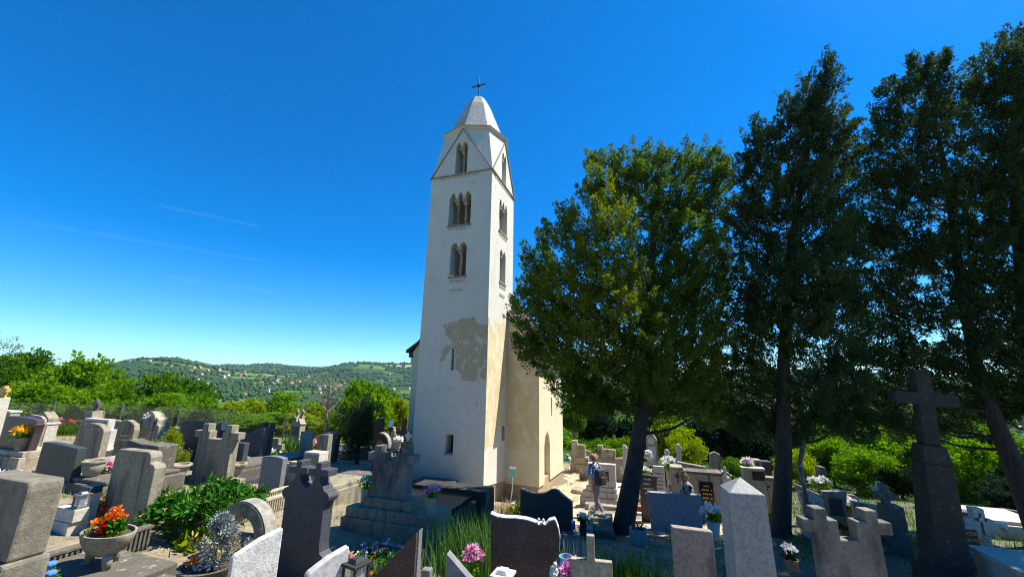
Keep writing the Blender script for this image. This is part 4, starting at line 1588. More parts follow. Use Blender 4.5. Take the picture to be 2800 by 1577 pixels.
r = grave('tan gravestone with a reeded front and a stepped curved top beside the yellow flowers', P)
for k in range(4):
    q = k * .06
    piece(r, 'slab' if k == 3 else 'reeded_layer', 'lime_old', [(-w / 2 + q * .4, 0), (w / 2, 0), (w / 2, h - .26 - .06 * (3 - k))] + arc(w / 2 - .4 + .0, h - .26 - .06 * (3 - k), .4, 0, 70, 6, .22) + [(-w / 2 + q * .4, h - .02 - .06 * (3 - k))], .07, k * .0702, .008)
P, h, w = fit(tx=112, ty=1124, d=D3 + 2.6, wpx=52, name='gablehouse')
r = grave('grey gravestone with a low gabled white trimmed top and a black tablet', P)
piece(r, 'slab', 'conc', gable(w, h, .22, .15), .26)
boxp(r, 'cornice', 'marble', -w / 2 - .05, w / 2 + .08, -.05, .3, h - .40, h - .34)
boxp(r, 'side_trim', 'lime', w / 2 + .002, w / 2 + .06, -.02, .26, 0, h - .401)
boxp(r, 'tablet', 'black', -.05, w / 2 - .12, -.02, .01, h * .38, h * .66)
words(r, 'inscription', 'pale_ink', -.02, w / 2 - .15, h * .40, h * .64, 5, -.021, 3)
P, h, w = fit(bx=140, by=1196, ty=1163, wpx=14, name='pinkvase')
bouquet('pink flowers in a tall white square vase on the far left graves', P, ['pink', 'pink', 'rose'], .2, .28, (h, .13, .13, 4), nb=14, bs=.12, seed=4, vmat='marble', yaw=R(30))
P, h, w = fit(bx=175, by=1190, name='leftbush')
pts = scatter(420, 0, 0, .55, .45, 8, 0)
r = empty('flowering_plant', P, 0, 'grassy green plant with a few orange flowers by the fence', 'plant')
blades('leaves', pts, .3, .62, .012, .7, 'grass', 4, r)
V, Fq, tn = plumes(np.array([[.1, 0, .62], [.2, .1, .6], [.05, .1, .66]]), np.array([[0, 0, 1.]] * 3), np.full(3, .06), np.full(3, .06), 16, .08, .03)
pymesh('blossoms', V, Fq, 'coral', r, False, tn)
P, h, w = fit(tx=250, ty=1094, d=15.5, wpx=36, name='pedestalcross')
r = grave('tapered sandstone pedestal with a dark leaning cross on top near the fence', P, name='grave_monument')
piece(r, 'pedestal', 'lime_old', slant(w * .6, h - .42, h - .42, w * 1.0), .4)
boxp(r, 'ledge', 'lime_old', -w * .55, w * .55, -.06, .46, h * .52, h * .58)
piece(r, 'cross', 'conc_dark', cross(.42, .42, .36, .5, .8, .11), .12, .14, z=h - .42 + .002)
P, h, w = fit(tx=262, ty=1145, d=13.2, wpx=66, name='whiteframe')
r = grave('grey gravestone framed by a white slab with a stepped white right side', P)
piece(r, 'frame', 'marble', rect(w, h), .2, .02)
boxp(r, 'panel', 'conc', -w / 2 + .02, w / 2 - .1, -.01, .03, 0, h - .06)
boxp(r, 'side_step', 'marble', w / 2 + .001, w / 2 + .12, .02, .26, 0, h * .74)
piece(r, 'cross', 'pale_ink', cross(.10, .2, .26), .012, -.024, .002, z=h - .30, x=-w / 2 + .2)
P, h, w = fit(tx=316, ty=1147, d=14.8, wpx=34, name='grey16')
piece_o = piece(None, 'gravestone', 'conc', slant(w, h, h - .05), .16, P=P)
tag(piece_o, 'plain grey gravestone between the white framed stone and the wavy one', 'gravestone')
P, h, w = fit(tx=350, ty=1148, d=12.6, wpx=46, name='wavy17')
r = grave('pale gravestone with a wavy outline and an engraved name, left of the ornate one', P)
q = [(-w / 2 + .04, 0), (w / 2 - .06, 0), (w / 2 - .08, h * .3), (w / 2 - .02, h * .55), (w / 2, h * .78), (w / 2 - .06, h * .9), (w * .25, h * .94), (0, h), (-w * .3, h * .99), (-w / 2 + .05, h * .93), (-w / 2, h * .8), (-w / 2 + .06, h * .6), (-w / 2 + .02, h * .4)]
piece(r, 'slab', 'conc', q, .16)
words(r, 'inscription', 'pale_ink', -w * .3, w * .32, h * .5, h * .68, 2, -.003, 6)
P, h, w = fit(tx=412, ty=1124, d=13.0, wpx=70, name='ornate18')
r = grave('ornate pale gravestone with a rounded crest, rose carving, two iron crosses and white plaque', P)
q = [(-w / 2, 0), (w / 2, 0), (w * .44, h * .72), (w * .42, h * .74), (w * .34, h * .74), (w * .34, h * .80)] + arc(w * .26, h * .82, w * .085, 0, 90, 4) + arc(0, h - w * .23, w * .23, 8, 172, 14) + arc(-w * .26, h * .82, w * .085, 90, 180, 4) + [(-w * .34, h * .80), (-w * .34, h * .74), (-w * .42, h * .74), (-w * .44, h * .72)]
piece(r, 'slab', 'conc_light', q, .3)
boxp(r, 'panel', 'conc_light', -w * .3, w * .24, -.035, .01, h * .05, h * .64)
boxp(r, 'plaque', 'marble', -w * .2, w * .10, -.05, -.034, h * .28, h * .50)
words(r, 'inscription', 'ink', -w * .18, w * .08, h * .29, h * .49, 5, -.05, 9)
V, Fq, tn = plumes(np.array([[x, -.04, h * .86 + z] for x, z in ((-.03, .02), (.05, .05), (0, -.06), (-.05, .08), (.04, -.02), (.02, .1))]), np.array([[0, -1, .2]] * 6) / 1.02, np.full(6, .05), np.full(6, .07), 14, .07, .03)
pymesh('rose_carving', V, Fq, 'marble', r, False, tn)
for x in (-w * .25, w * .26):
    piece(r, 'iron_cross', 'dark_iron', cross(.12, .34, .16, .68, .76), .012, -.02, .0, z=h * .62, x=x)
P, h, w = fit(tx=485, ty=1166, d=15.5, wpx=24, name='s38')
tag(piece(None, 'gravestone', 'conc', curve_top(w, lambda t: h - .06 * math.sin(3.1 * t)), .15, P=P), 'small grey gravestone with a dipped top left of the dark wavy stones', 'gravestone')
P, h, w = fit(tx=533, ty=1150, d=13.5, wpx=72, name='s37')
tag(piece(None, 'gravestone', 'granite_dk', curve_top(w, lambda t: h - .10 + .10 * math.sin(math.pi * min(1, max(0, t * 1.4 - .2))) + (.05 if t < .1 else 0)), .16, P=P), 'wide dark gravestone with a humped wavy top behind the grey double cross', 'gravestone')
P, h, w = fit(tx=585, ty=1149, d=12.9, wpx=44, name='s37b')
r = grave('dark gravestone with a slanting top rising to a pale pointed right edge', P)
piece(r, 'slab', 'granite_gr', slant(w, h - .3, h - .02), .14)
piece(r, 'edge', 'lime', [(w / 2 - .03, h - .25), (w / 2 + .09, h - .3), (w / 2 + .02, h), (w / 2 - .03, h)], .12, .01)
P, h, w = fit(tx=692, ty=1168, d=12.4, wpx=60, name='s39')
tag(piece(None, 'gravestone', 'granite_dk', curve_top(w, lambda t: h - .2 + .2 * t**1.4 - .04 * math.sin(t * 6.2)), .2, P=P), 'dark gravestone whose top sweeps up to the right, left of the small double cross', 'gravestone')
P, h, w = fit(tx=640, ty=1209, d=11.2, wpx=58, name='s39b')
r = grave('low dark granite gravestone with a tomb slab behind the white lamp post', P)
piece(r, 'slab', 'granite_dk', rect(w, h), .16, .0)
boxp(r, 'panel', 'granite_gr', -w * .1, w * .3, -.012, .002, h * .15, h * .85)
boxp(r, 'tomb_slab', 'granite_dk', -w * .4, w * 1.5, -1.3, -.03, -.2, .12)
P, h, w = fit(tx=731, ty=1155, d=13.2, wpx=38, name='s51')
tag(piece(None, 'gravestone', 'granite_dk', dcross(w, h, .6, .70, .80, .87, .2, .34, .1), .16, P=P), 'small dark double cross gravestone behind the white flower wreath', 'gravestone')
P, h, w = fit(bx=742, by=1252, ty=1198, wpx=46, name='s52')
r = grave('squat rough grey stone cross hung with white artificial flowers', P)
piece(r, 'cross', 'conc', cross(w, h, .52, .42, .72, .15), .16)
bouquet('white artificial roses hanging on the squat grey stone cross', P + np.array([.0, -.12, .05]), ['whiteflower'], .42, .22, None, nb=7, bs=.16, seed=11, leaves=20)
P, h, w = fit(bx=775, by=1246, name='lily')
r = empty('lily_plant', P, 0, 'clump of bright green lily leaves left of the twin spired stone', 'plant')
blades('leaves', scatter(150, 0, 0, .55, .3, 5, 0), .5, 1.0, .035, .9, 'iris', 6, r)
P, h, w = fit(bx=655, by=1262, name='lily2')
r = empty('lily_plant', P, 0, 'clump of dark green leaves in front of the sweeping dark gravestone', 'plant')
blades('leaves', scatter(170, 0, 0, .5, .3, 7, 0), .4, .8, .035, .9, 'leaf', 8, r)
P, h, w = fit(bx=797, by=1243, ty=1119, wpx=36, name='twin46')
r = grave('tall old gravestone with two thin crosses on spires and a stepped brick base', P)
boxp(r, 'base', 'lime_old', -w * .62, w * .62, -.06, .5, -.2, h * .15)
piece(r, 'slab', 'lime_old', [(-w * .48, h * .151), (w * .48, h * .151), (w * .45, h * .3), (w * .36, h * .36), (w * .36, h * .66), (w * .42, h * .67), (w * .30, h * .71), (w * .2, h * .78), (w * .17, h * .86), (w * .1, h * .74), (0, h * .70), (-w * .1, h * .74), (-w * .17, h * .86), (-w * .2, h * .78), (-w * .30, h * .71), (-w * .42, h * .67), (-w * .36, h * .66), (-w * .36, h * .36), (-w * .45, h * .3)], .32)
for s in (-1, 1):
    piece(r, 'cross', 'lime_old', cross(.22, h * .17, .36, .5, .78), .10, .1, .01, z=h * .83, x=s * w * .2)
boxp(r, 'panel', 'conc_dark', -w * .26, w * .26, -.015, .01, h * .42, h * .62)
P, h, w = fit(tx=836, ty=1180, d=15.5, wpx=26, name='s47')
tag(piece(None, 'gravestone', 'conc_light', rect(w, h), .2, P=P), 'plain pale gravestone just right of the twin spired one', 'gravestone')
bouquet('pink and white flowers on the ground before the plain pale gravestone', spot(846, 1236), ['pink', 'whiteflower', 'palepink', 'pink'], .45, .4, (.12, .1, .13), nb=22, bs=.14, seed=13)
P, h, w = fit(tx=884, ty=1187, d=12.6, wpx=30, name='s48')
tag(piece(None, 'gravestone', 'conc', slant(w, h - .02, h), .2, P=P), 'narrow grey gravestone half hidden behind a darker one by the columnar evergreen', 'gravestone')
P, h, w = fit(bx=893, by=1262, ty=1184, wpx=33, name='s48b')
tag(piece(None, 'gravestone', 'granite_dk', [(-w / 2, 0), (w / 2, 0), (w / 2 + .02, h - .05), (w / 2 - .02, h), (-w / 2 + .02, h + .01)], .28, P=P), 'dark upright gravestone with a sunlit right edge beside the columnar evergreen', 'gravestone')
# ---------- round and flat stones, middle left
P, h, w = fit(bx=218, by=1290, ty=1157, wpx=72, name='F')
PF, DF = P, float((P - EYE) @ FWD)
r = grave('round topped concrete gravestone with a bright right side, seen from behind', P)
piece(r, 'slab', 'conc', archo(w, h, .22), .17)
boxp(r, 'foot', 'conc_dark', -w / 2 - .06, w / 2 + .1, -.08, .3, -.2, .05)
P, h, w = fit(bx=132, by=1336, ty=1213, wpx=97, name='D')
tag(piece(None, 'gravestone', 'granite_gr', [(-w / 2, -.1), (w / 2, -.1), (w / 2, h - .06)] + [(w / 2 - w * i / 12, h - .06 * (1 - math.sin(i / 12 * 1.6))) for i in range(1, 13)], .16, P=P, bevel=.008), 'dark polished slab gravestone with a slightly curved top behind the foreground pillar', 'gravestone')
P, h, w = fit(bx=262, by=1362, name='slabF')
PS = P
o = MB().box(-1.3, .12, 0, 1.55, -.3, .20).box(-1.22, .04, .08, 1.47, .2001, .28).build('tomb_slab', 'conc_dark', bevel=.03)
o.location = tuple(P); o.rotation_euler = (0, 0, YAW)
tag(o, 'weathered dark tomb slab lying in front of the round topped gravestone', 'tomb')
pu = onplane(249, 1302, P[2] + .281)
r = lathe_obj('round dark stone urn on the weathered tomb slab', pu, [(.09, 0), (.11, .02), (.17, .12), (.19, .22), (.17, .27), (.21, .285), (.21, .32), (.16, .321), (.14, .28)], 'conc', 'stone_urn', 'urn')
pu = onplane(296, 1291, P[2] + .281)
bouquet('pink and orange flower arrangement on a saucer beside the stone urn', pu, ['pink', 'palepink', 'salmon'], .15, .16, (.04, .13, .15), nb=11, bs=.075, seed=17, vmat='conc_light')
P, h, w = fit(bx=300, by=1262, name='creamtomb')
o = MB().box(-.75, .5, 0, 1.5, -.3, .28).box(-.8, .55, -.05, 1.55, .2801, .34).build('tomb_slab', 'lime', bevel=.015)
o.location = tuple(P); o.rotation_euler = (0, 0, YAW)
tag(o, 'cream stone tomb slab behind the round topped gravestone', 'tomb')
pu = P + EX * .15 + EY * .5; pu[2] = P[2] + .341
r = empty('planter', pu, YAW, 'cream stone trough planter with green and orange plants on the cream tomb', 'planter')
boxp(r, 'trough', 'lime', -.36, .36, -.14, .14, 0, .2)
V, Fq, tn = plumes(rng.normal(size=(16, 3)) * [.18, .06, .02] + [0, 0, .24], np.tile([0, 0, 1.], (16, 1)), np.full(16, .2), np.full(16, .1), 14, .12, .02)
pymesh('plants', V, Fq, 'leaf3', r, False, tn)
V, Fq, tn = plumes(rng.normal(size=(5, 3)) * [.14, .05, .02] + [0, 0, .28], np.tile([0, 0, 1.], (5, 1)), np.full(5, .06), np.full(5, .06), 14, .06, .02)
pymesh('blossoms', V, Fq, 'orange', r, False, tn)
P, h, w = fit(tx=400, ty=1203, d=9.2, wpx=104, name='s19')
r = grave('rough weathered gravestone with a sloping left part and a square right block', P)
piece(r, 'slab', 'conc_dark', [(-w / 2, 0), (w * .02, 0), (w * .02, h - .12), (-w / 2, h - .02)], .3, bevel=.02)
piece(r, 'block', 'conc_dark', [(w * .022, 0), (w * .45, 0), (w * .45, h - .09), (w * .022, h - .07)], .42, -.08, bevel=.02)
# urns, shrubs and the grey double cross
for i, (bx, by, lab) in enumerate(((478, 1327, 'fluted stone urn on the left of the grey double cross gravestone'), (636, 1320, 'fluted stone urn on the right of the grey double cross gravestone'))):
    P = spot(bx, by)
    root = empty('stone_urn', P, YAW, lab, 'urn')
    smooth_angle(MB().lathe([(.15, -.05), (.15, .05), (.09, .09), (.07, .16), (.12, .2)], n=16).build('foot', 'lime_old', root))
    mb = MB()
    n = 32; prof = [(.11, .2), (.17, .27), (.21, .36), (.22, .42)]
    for (a, z0), (b, z1) in zip(prof[:-1], prof[1:]):
        V = []
        for rr_, z in ((a, z0), (b, z1)):
            for k in range(n):
                q = rr_ * (1 + .05 * (k % 2)); V.append((q * math.cos(6.2832 * k / n), q * math.sin(6.2832 * k / n), z))
        mb.add(V, [(k, (k + 1) % n, (k + 1) % n + n, k + n) for k in range(n)])
    mb.build('fluted_bowl', 'lime_old', root)
    mb = MB().lathe([(.22, .421), (.27, .44), (.27, .48), (.21, .481), (.19, .43)], n=24)
    smooth_angle(mb.build('rim', 'lime_old', root))
P, h, w = fit(bx=566, by=1320, ty=1160, wpx=120, name='G')
r = grave('large grey concrete gravestone with two block crosses standing behind the peony bush', P)
piece(r, 'slab', 'conc', dcross(w, h, .78, .745, .76, .875, .2, .33, .15), .2, bevel=.01)
boxp(r, 'plinth', 'conc', -w * .5, w * .56, -.08, .34, -.25, .12)
P, h, w = fit(bx=474, by=1283, name='pinkbush')
bouquet('tall pale pink flowering stems beside the left fluted urn', P, ['palepink', 'salmon', 'pink'], .24, .62, None, nb=34, bs=.09, seed=23, leaves=90, name='flowering_plant', cat='plant')
P, h, w = fit(tx=475, ty=1180, d=12.2, wpx=70, name='shrub43')
broad('garden_shrub', 'yellow green garden shrub right of the ornate gravestone', 475, 1178, 11.6, 74, 'leaf3', True, None, kind='shrub', seed=7)
P, h, w = fit(bx=666, by=1300, ty=1249, wpx=14, name='lamppost')
r = empty('lamp_post', P, YAW, 'short cream post carrying a white and blue lamp beside the right fluted urn', 'lamp')
boxp(r, 'post', 'lime', -.06, .06, -.06, .06, -.1, h * .62)
smooth_angle(MB().lathe([(.05, h * .6201), (.065, h * .66), (.075, h * .9), (.09, h * .96), (.09, h)], n=14).build('lamp', 'paleblue', r))
tag(lathe_obj('x', spot(673, 1300), [(.04, 0), (.045, .05), (.045, .12), (.035, .14)], 'redglass', 'grave_candle', 'candle', 12), 'red glass grave candle beside the short cream lamp post', 'candle')
# right of the grey double cross
P, h, w = fit(bx=724, by=1379, ty=1247, wpx=60, name='H')
r = grave('dark speckled headstone with a slightly arched top on its own plinth', P)
piece(r, 'slab', 'granite', curve_top(w * .95, lambda t: h - .03 + .03 * math.sin(3.14 * t)), .13, .02, z=0)
boxp(r, 'plinth', 'granite', -w * .55, w * .58, -.06, .24, -.15, .11)
PH = P
bouquet('white roses in a square granite vase beside the speckled headstone', spot(762, 1372), ['whiteflower', 'whiteflower', 'palepink'], .12, .2, (.42, .08, .075, 4), nb=10, bs=.09, seed=29, vmat='granite', yaw=R(25))
P, h, w = fit(bx=796, by=1382, ty=1263, wpx=44, name='s49')
r = grave('plain concrete headstone partly hidden behind the black granite double cross', P)
piece(r, 'slab', 'conc_light', rect(w, h), .14, bevel=.01)
boxp(r, 'edge_post', 'wash', -w / 2 - .14, -w / 2 - .02, .05, .18, -.1, h * .93)
P, h, w = fit(tx=853, ty=1236, d=9.4, wpx=42, name='s50')
r = grave('cream box shaped gravestone with a broad sunlit right side', P)
piece(r, 'frame', 'lime', rect(w, h), .3)
boxp(r, 'panel', 'conc', -w / 2 + .01, w / 2 - .03, -.02, .005, 0, h - .05)
P, h, w = fit(bx=955, by=1336, ty=1312, wpx=105, name='wall53')
o = MB().box(-.95, .75, 0, 1.2, -.2, h).build('low_tomb', 'conc_dark', bevel=.02)
o.location = tuple(P); o.rotation_euler = (0, 0, YAW)
tag(o, 'low rough tomb slab in front of the columnar evergreen', 'tomb')
P, h, w = fit(tx=1037, ty=1143, d=13.5, wpx=16, name='s55')
tag(piece(None, 'gravestone', 'black', slant(w * .9, h, h, w * 1.2), .16, P=P), 'slim black polished stele rising behind the round black gravestone', 'gravestone')
P, h, w = fit(tx=1040, ty=1186, d=12.3, wpx=44, name='s55b')
r = grave('round black polished gravestone with gold lettering left of the church', P)
piece(r, 'disc', 'black', [(-w * .3, 0), (w * .3, 0)] + arc(0, h - w / 2, w / 2, -50, 230, 26), .14)
piece(r, 'rim', 'granite_lt', arc(0, h - w / 2, w / 2 + .045, -20, 95, 14) + arc(0, h - w / 2, w / 2 + .004, 95, -20, 14), .15, -.005, bevel=.004)
words(r, 'inscription', 'gold', -w * .28, w * .28, h - w * .75, h - w * .28, 5, -.002, 31, .6)
P, h, w = fit(bx=1080, by=1236, ty=1168, wpx=50, d=None, name='s56')
r = grave('pale double cross gravestone with a small white plaque left of the church wall', P)
piece(r, 'slab', 'conc_light', dcross(w, h, .66, .72, .74, .86, .17, .38, .1), .2)
boxp(r, 'plaque', 'white', -w * .14, w * .14, -.02, .005, h * .40, h * .64)
words(r, 'inscription', 'ink', -w * .11, w * .11, h * .43, h * .61, 3, -.02, 33)
boxp(r, 'base', 'conc_light', -w * .5, w * .55, -.15, .3, -.1, h * .10)
P, h, w = fit(tx=1070, ty=1148, d=15, name='s57')
r = empty('lamp_post', P, 0, 'thin pole with a small white and black lamp by the church wall', 'lamp')
MB().tube([(0, 0, -.1), (0, 0, h - .3)], .025, 6).build('pole', 'dark_iron', r)
boxp(r, 'lamp', 'white', -.07, .07, -.05, .05, h - .26, h)
boxp(r, 'housing', 'black', -.075, .075, -.055, .055, h - .40, h - .262)
P, h, w = fit(tx=1104, ty=1143, d=15.5, wpx=40, name='s58')
tag(piece(None, 'wooden_cross', 'wood_red', cross(w, h, .26, .72, .78), .12, P=P), 'red brown wooden cross half hidden by the church wall', 'cross')
P, h, w = fit(tx=1112, ty=1180, d=13.6, wpx=18, name='s59')
r = grave('small white cross on a dark stone block against the church wall', P)
boxp(r, 'block', 'conc_dark', -.16, .16, 0, .25, -.1, h - .34)
piece(r, 'cross', 'marble', cross(.24, .34, .34, .45, .75), .07, .08, .01, z=h - .339)
bouquet('white flower ornament between the round black stone and the pale double cross', at(1090, 1226, 12.9), ['whiteflower'], .14, .1, (.2, .05, .07), nb=7, bs=.13, seed=37, vmat='conc_light', leaves=12)
lantern('small glass grave lantern behind the central concrete tomb', spot(1082, 1250), 1.3)
# ---------- central tomb
P, h, w = fit(bx=1050, by=1474, ty=1228, wpx=252, name='tomb')
PT = P
tomb = grave('big concrete tomb with a double cross headstone and a long black granite slab behind', P, name='tomb', cat='tomb')
W2 = w / 2
hb = h * .285
boxp(tomb, 'lower_base', 'conc', -W2, W2, 0, .75, -.3, hb * .60)
boxp(tomb, 'upper_base', 'conc', -W2 + .05, W2 - .04, .05, .70, hb * .601, hb)
boxp(tomb, 'plinth', 'conc', -W2 * .66, W2 * .42, .16, .55, hb + .001, hb + h * .105)
z0 = hb + h * .106
piece(tomb, 'headstone', 'conc_stain', dcross(W2 * 1.06, h - z0, .76, .66, .70, .86, .235, .36, .12), .2, .24, .01, z=z0, x=-.17)
boxp(tomb, 'tomb_side', 'shadowy', -W2 + .04, W2 - .01, .751, 1.80, -.6, hb * .62)
boxp(tomb, 'tomb_slab', 'black', -W2 + .12, W2 - .09, .80, 1.76, hb * .6201, hb * .86)
boxp(tomb, 'foot_block', 'shadowy', -.6, 1.12, 1.801, 2.3, -.9, hb * 1.03)
for x, y, cols, lab, sd, nb, bs in ((-W2 * .73, .3, ['mint', 'mint'], 'tapered concrete vase with mint green artificial plant on the central tomb', 3, 16, .055), (W2 * .80, .2, ['rose', 'palepink', 'pink', 'whiteflower'], 'hexagonal concrete vase with pink and white roses on the central tomb', 5, 11, .10)):
    q = P + EX * x + EY * y; q[2] = P[2] + hb + .002
    bouquet(lab, q, cols, .10, .16, (.27, .072, .088, 6), nb=nb, bs=bs, seed=sd, vmat='conc_light', leaves=30, yaw=.3)
P, h, w = fit(bx=1168, by=1350, ty=1322, wpx=100, name='s62')
o = MB().box(-w / 2, w / 2, 0, .9, -.3, h).build('low_tomb', 'granite_dk', bevel=.015)
o.location = tuple(P); o.rotation_euler = (0, 0, YAW)
tag(o, 'low black stone tomb by the foot of the church tower', 'tomb')
P = spot(1000, 1365)

# ---------- foreground left
P, h, w = fit(bx=324, by=1452, ty=1232, wpx=114, name='E')
PE = P
r = grave('tall concrete headstone with one notched shoulder, seen from behind in the left foreground', P)
q = [(-w / 2, 0), (w / 2, 0), (w / 2, h * .80), (w * .46, h * .845), (w * .36, h * .86)] + [(w * .36, h * .93), (w * .33, h * .985), (w * .27, h)] + [(-w * .42, h), (-w * .5, h * .975)]
piece(r, 'slab', 'conc', q, .17, .0, .014)
boxp(r, 'left_kerb', 'conc', -w / 2 - .46, -w / 2 - .002, -.05, .18, -.3, .06)
boxp(r, 'right_kerb', 'conc', w / 2 + .002, w / 2 + .58, -.02, .2, -.3, .03)
Pk = P + EX * (w / 2 + .52) + EY * .21
Pk[2] = G(Pk[0], Pk[1]) - .04
ribbed('pale ribbed kerb along the right side of the peony plot', Pk, YAW, 2.6, .24, .12)
P, h, w = fit(bx=182, by=1464, name='stepplanter')
PSx = P
r = empty('stepped_planter', P, YAW, 'cream stepped stone planter holding a lantern in the left foreground', 'planter')
boxp(r, 'lower_step', 'lime', -.50, -.03, 0, .24, -.2, .15)
boxp(r, 'upper_step', 'lime', -.48, .0, .02, .21, .1501, .33)
boxp(r, 'back_block', 'lime', -.50, -.2, .241, .40, -.2, .47)
q = P + EX * -.09 + EY * .115; q[2] = P[2] + .332
lantern('grey metal grave lantern with glass panes on the cream stepped planter', q, .85, 'grey_iron')
q = P + EX * -.33 + EY * .32; q[2] = P[2] + .472
o = boxp(None, 'stone_box', 'granite_gr', -.12, .12, -.09, .09, 0, .10); o.location = tuple(q); o.rotation_euler = (0, 0, YAW)
tag(o, 'small dark stone box beside the grey metal lantern', 'stone box')
P, h, w = fit(bx=252, by=1432, name='begonia')
r = empty('begonia_bed', P, YAW, 'bed of coral red begonias between the stepped planter and tall headstone', 'flower bed')
c = np.c_[rng.uniform(-.26, .32, 90), rng.uniform(-.1, .5, 90), rng.uniform(.04, .32, 90)]
d = rng.normal(size=(90, 3)) * .5 + [0, -.3, 1]; d /= np.linalg.norm(d, axis=1)[:, None]
V, Fq, tn = plumes(c[:60], d[:60], np.full(60, .05), np.full(60, .05), 16, .055, .022, 1.1)
pymesh('blossoms', V, Fq, 'coral', r, False, tn)
V, Fq, tn = plumes(c[60:], d[60:], np.full(30, .1), np.full(30, .08), 10, .07, .02)
pymesh('leaves', V, Fq, 'leaf2', r, False, tn)
boxp(r, 'edging', 'lime', -.34, .36, .56, .64, -.1, .2)
# foreground pillar at the left edge
P, h, w = fit(tx=14, ty=1308, d=2.9, wpx=124, name='A')
r = grave('thick rough concrete pillar stone with a shaded front at the bottom left corner', P)
mb = MB().prism([(-w * .62, h * .60), (w * .5, h * .60), (w * .52, h * .95), (w * .50, h), (-w * .62, h * 1.0)], 0, .20)
mb.build('upper_block', 'rough', r, bevel=.02)
MB().box(-w * .68, w * .54, -.025, .225, -.1, h * .5995).build('lower_block', 'rough', r, bevel=.025)
# slab with the bowl planter
Pb = at(338, 1556, 4.35)
o = MB().box(-1.15, .36, -1.2, .34, -.3, 0).box(.40, .78, -.9, .18, -.3, -.04).build('tomb_slab', 'conc_dark', bevel=.02)
o.location = (Pb[0], Pb[1], Pb[2]); o.rotation_euler = (0, 0, YAW)
tag(o, 'dark weathered flat tomb slab under the bowl of orange flowers', 'tomb')
q = Pb - EX * .36 - EY * .02; q[2] = Pb[2] + .002
r = empty('bowl_planter', q, YAW - .05, 'oval concrete bowl on stubby feet planted with orange and red flowers', 'planter')
A_, B_ = .34, .22
prof = [(.02, .105), (.45, .12), (.72, .17), (.92, .26), (1.0, .335), (.995, .35), (.90, .35), (.86, .31), (.5, .30), (.01, .30)]
smooth_angle(MB().lathe([(a, z) for a, z in prof], n=28, sx=A_, sy=B_, cap=False).build('bowl', 'conc', r), 60)
MB().lathe([(.87, .312), (.4, .325), (.01, .33)], n=24, sx=A_, sy=B_).build('soil', 'soil', r)
for sx, sy in ((-.16, -.04), (.17, -.04), (0, .10)):
    MB().tube([(sx, sy, .16), (sx * 1.12, sy * 1.1, .0)], [.055, .038], 10).build('foot', 'conc', r, True)
for mt, cs, rr_, zz_, n_ in (('orange', (.02, -.02), .095, .50, 20), ('red', (.055, -.06), .05, .43, 8), ('rose', (-.08, .02), .03, .48, 3)):
    c = np.c_[rng.normal(size=(n_, 2)) * rr_ * .55 + cs, zz_ + rng.normal(size=n_) * .022]
    d = rng.normal(size=(n_, 3)) * .5 + [0, 0, 1]; d /= np.linalg.norm(d, axis=1)[:, None]
    V, Fq, tn = plumes(c, d, np.full(n_, .03), np.full(n_, .028), 22, .038, .014, 1.1, .5)
    pymesh('blossoms', V, Fq, mt, r, False, tn)
c = np.c_[rng.uniform(-.2, .2, 46), rng.uniform(-.10, .10, 46), rng.uniform(.34, .44, 46)]
d = rng.normal(size=(46, 3)) * .6 + [0, 0, 1]; d /= np.linalg.norm(d, axis=1)[:, None]
V, Fq, tn = plumes(c, d, np.full(46, .09), np.full(46, .04), 9, .06, .014)
pymesh('leaves', V, Fq, 'peony', r, False, tn * .8)
c = np.array([[-.27, -.05, .34], [-.12, -.13, .34], [.24, -.02, .35], [.21, -.05, .35]])
V, Fq, tn = plumes(c, np.tile([0, 0, 1.], (4, 1)), np.full(4, .05), np.full(4, .035), 16, .05, .010, 1.0)
pymesh('rosettes', V, Fq, 'leaf3', r, False, tn)
Pk = at(215, 1552, 4.75); Pk[2] = G(Pk[0], Pk[1]) - .03
ribbed('dark ribbed kerb behind the bowl of orange flowers', Pk - EY * .65, YAW, 1.35, .26, .10, 'conc_dark')
# blue artificial roses
q = at(128, 1572, 3.15)
r = empty('flower_bouquet', (q[0], q[1], q[2] - .16), 0, 'pale blue artificial roses in the bottom left corner', 'flowers')
for i, (px, py, d_) in enumerate(((138, 1543, 3.15), (138, 1568, 3.1), (108, 1574, 3.12))):
    c = at(px, py, d_) - np.array([q[0], q[1], q[2] - .16])
    mb = MB().ball(c, .030, 10, 6, .85)
    for k in range(6):
        a = k * 1.05; mb.ball(c + np.array([math.cos(a) * .018, math.sin(a) * .018, .004]), .021, 7, 5)
    mb.build('rose', 'blue', r, True)
V, Fq, tn = plumes(rng.normal(size=(12, 3)) * [.05, .03, .02] + [-.03, 0, .13], np.tile([0, 0, 1.], (12, 1)), np.full(12, .08), np.full(12, .04), 8, .05, .014)
pymesh('leaves', V, Fq, 'leaf', r, False, tn)
q = at(5, 1290, 4.2)
bouquet('white flowers at the left edge above the foreground pillar', (q[0], q[1], q[2] - .25), ['whiteflower'], .12, .2, None, nb=7, bs=.11, seed=51, leaves=30)

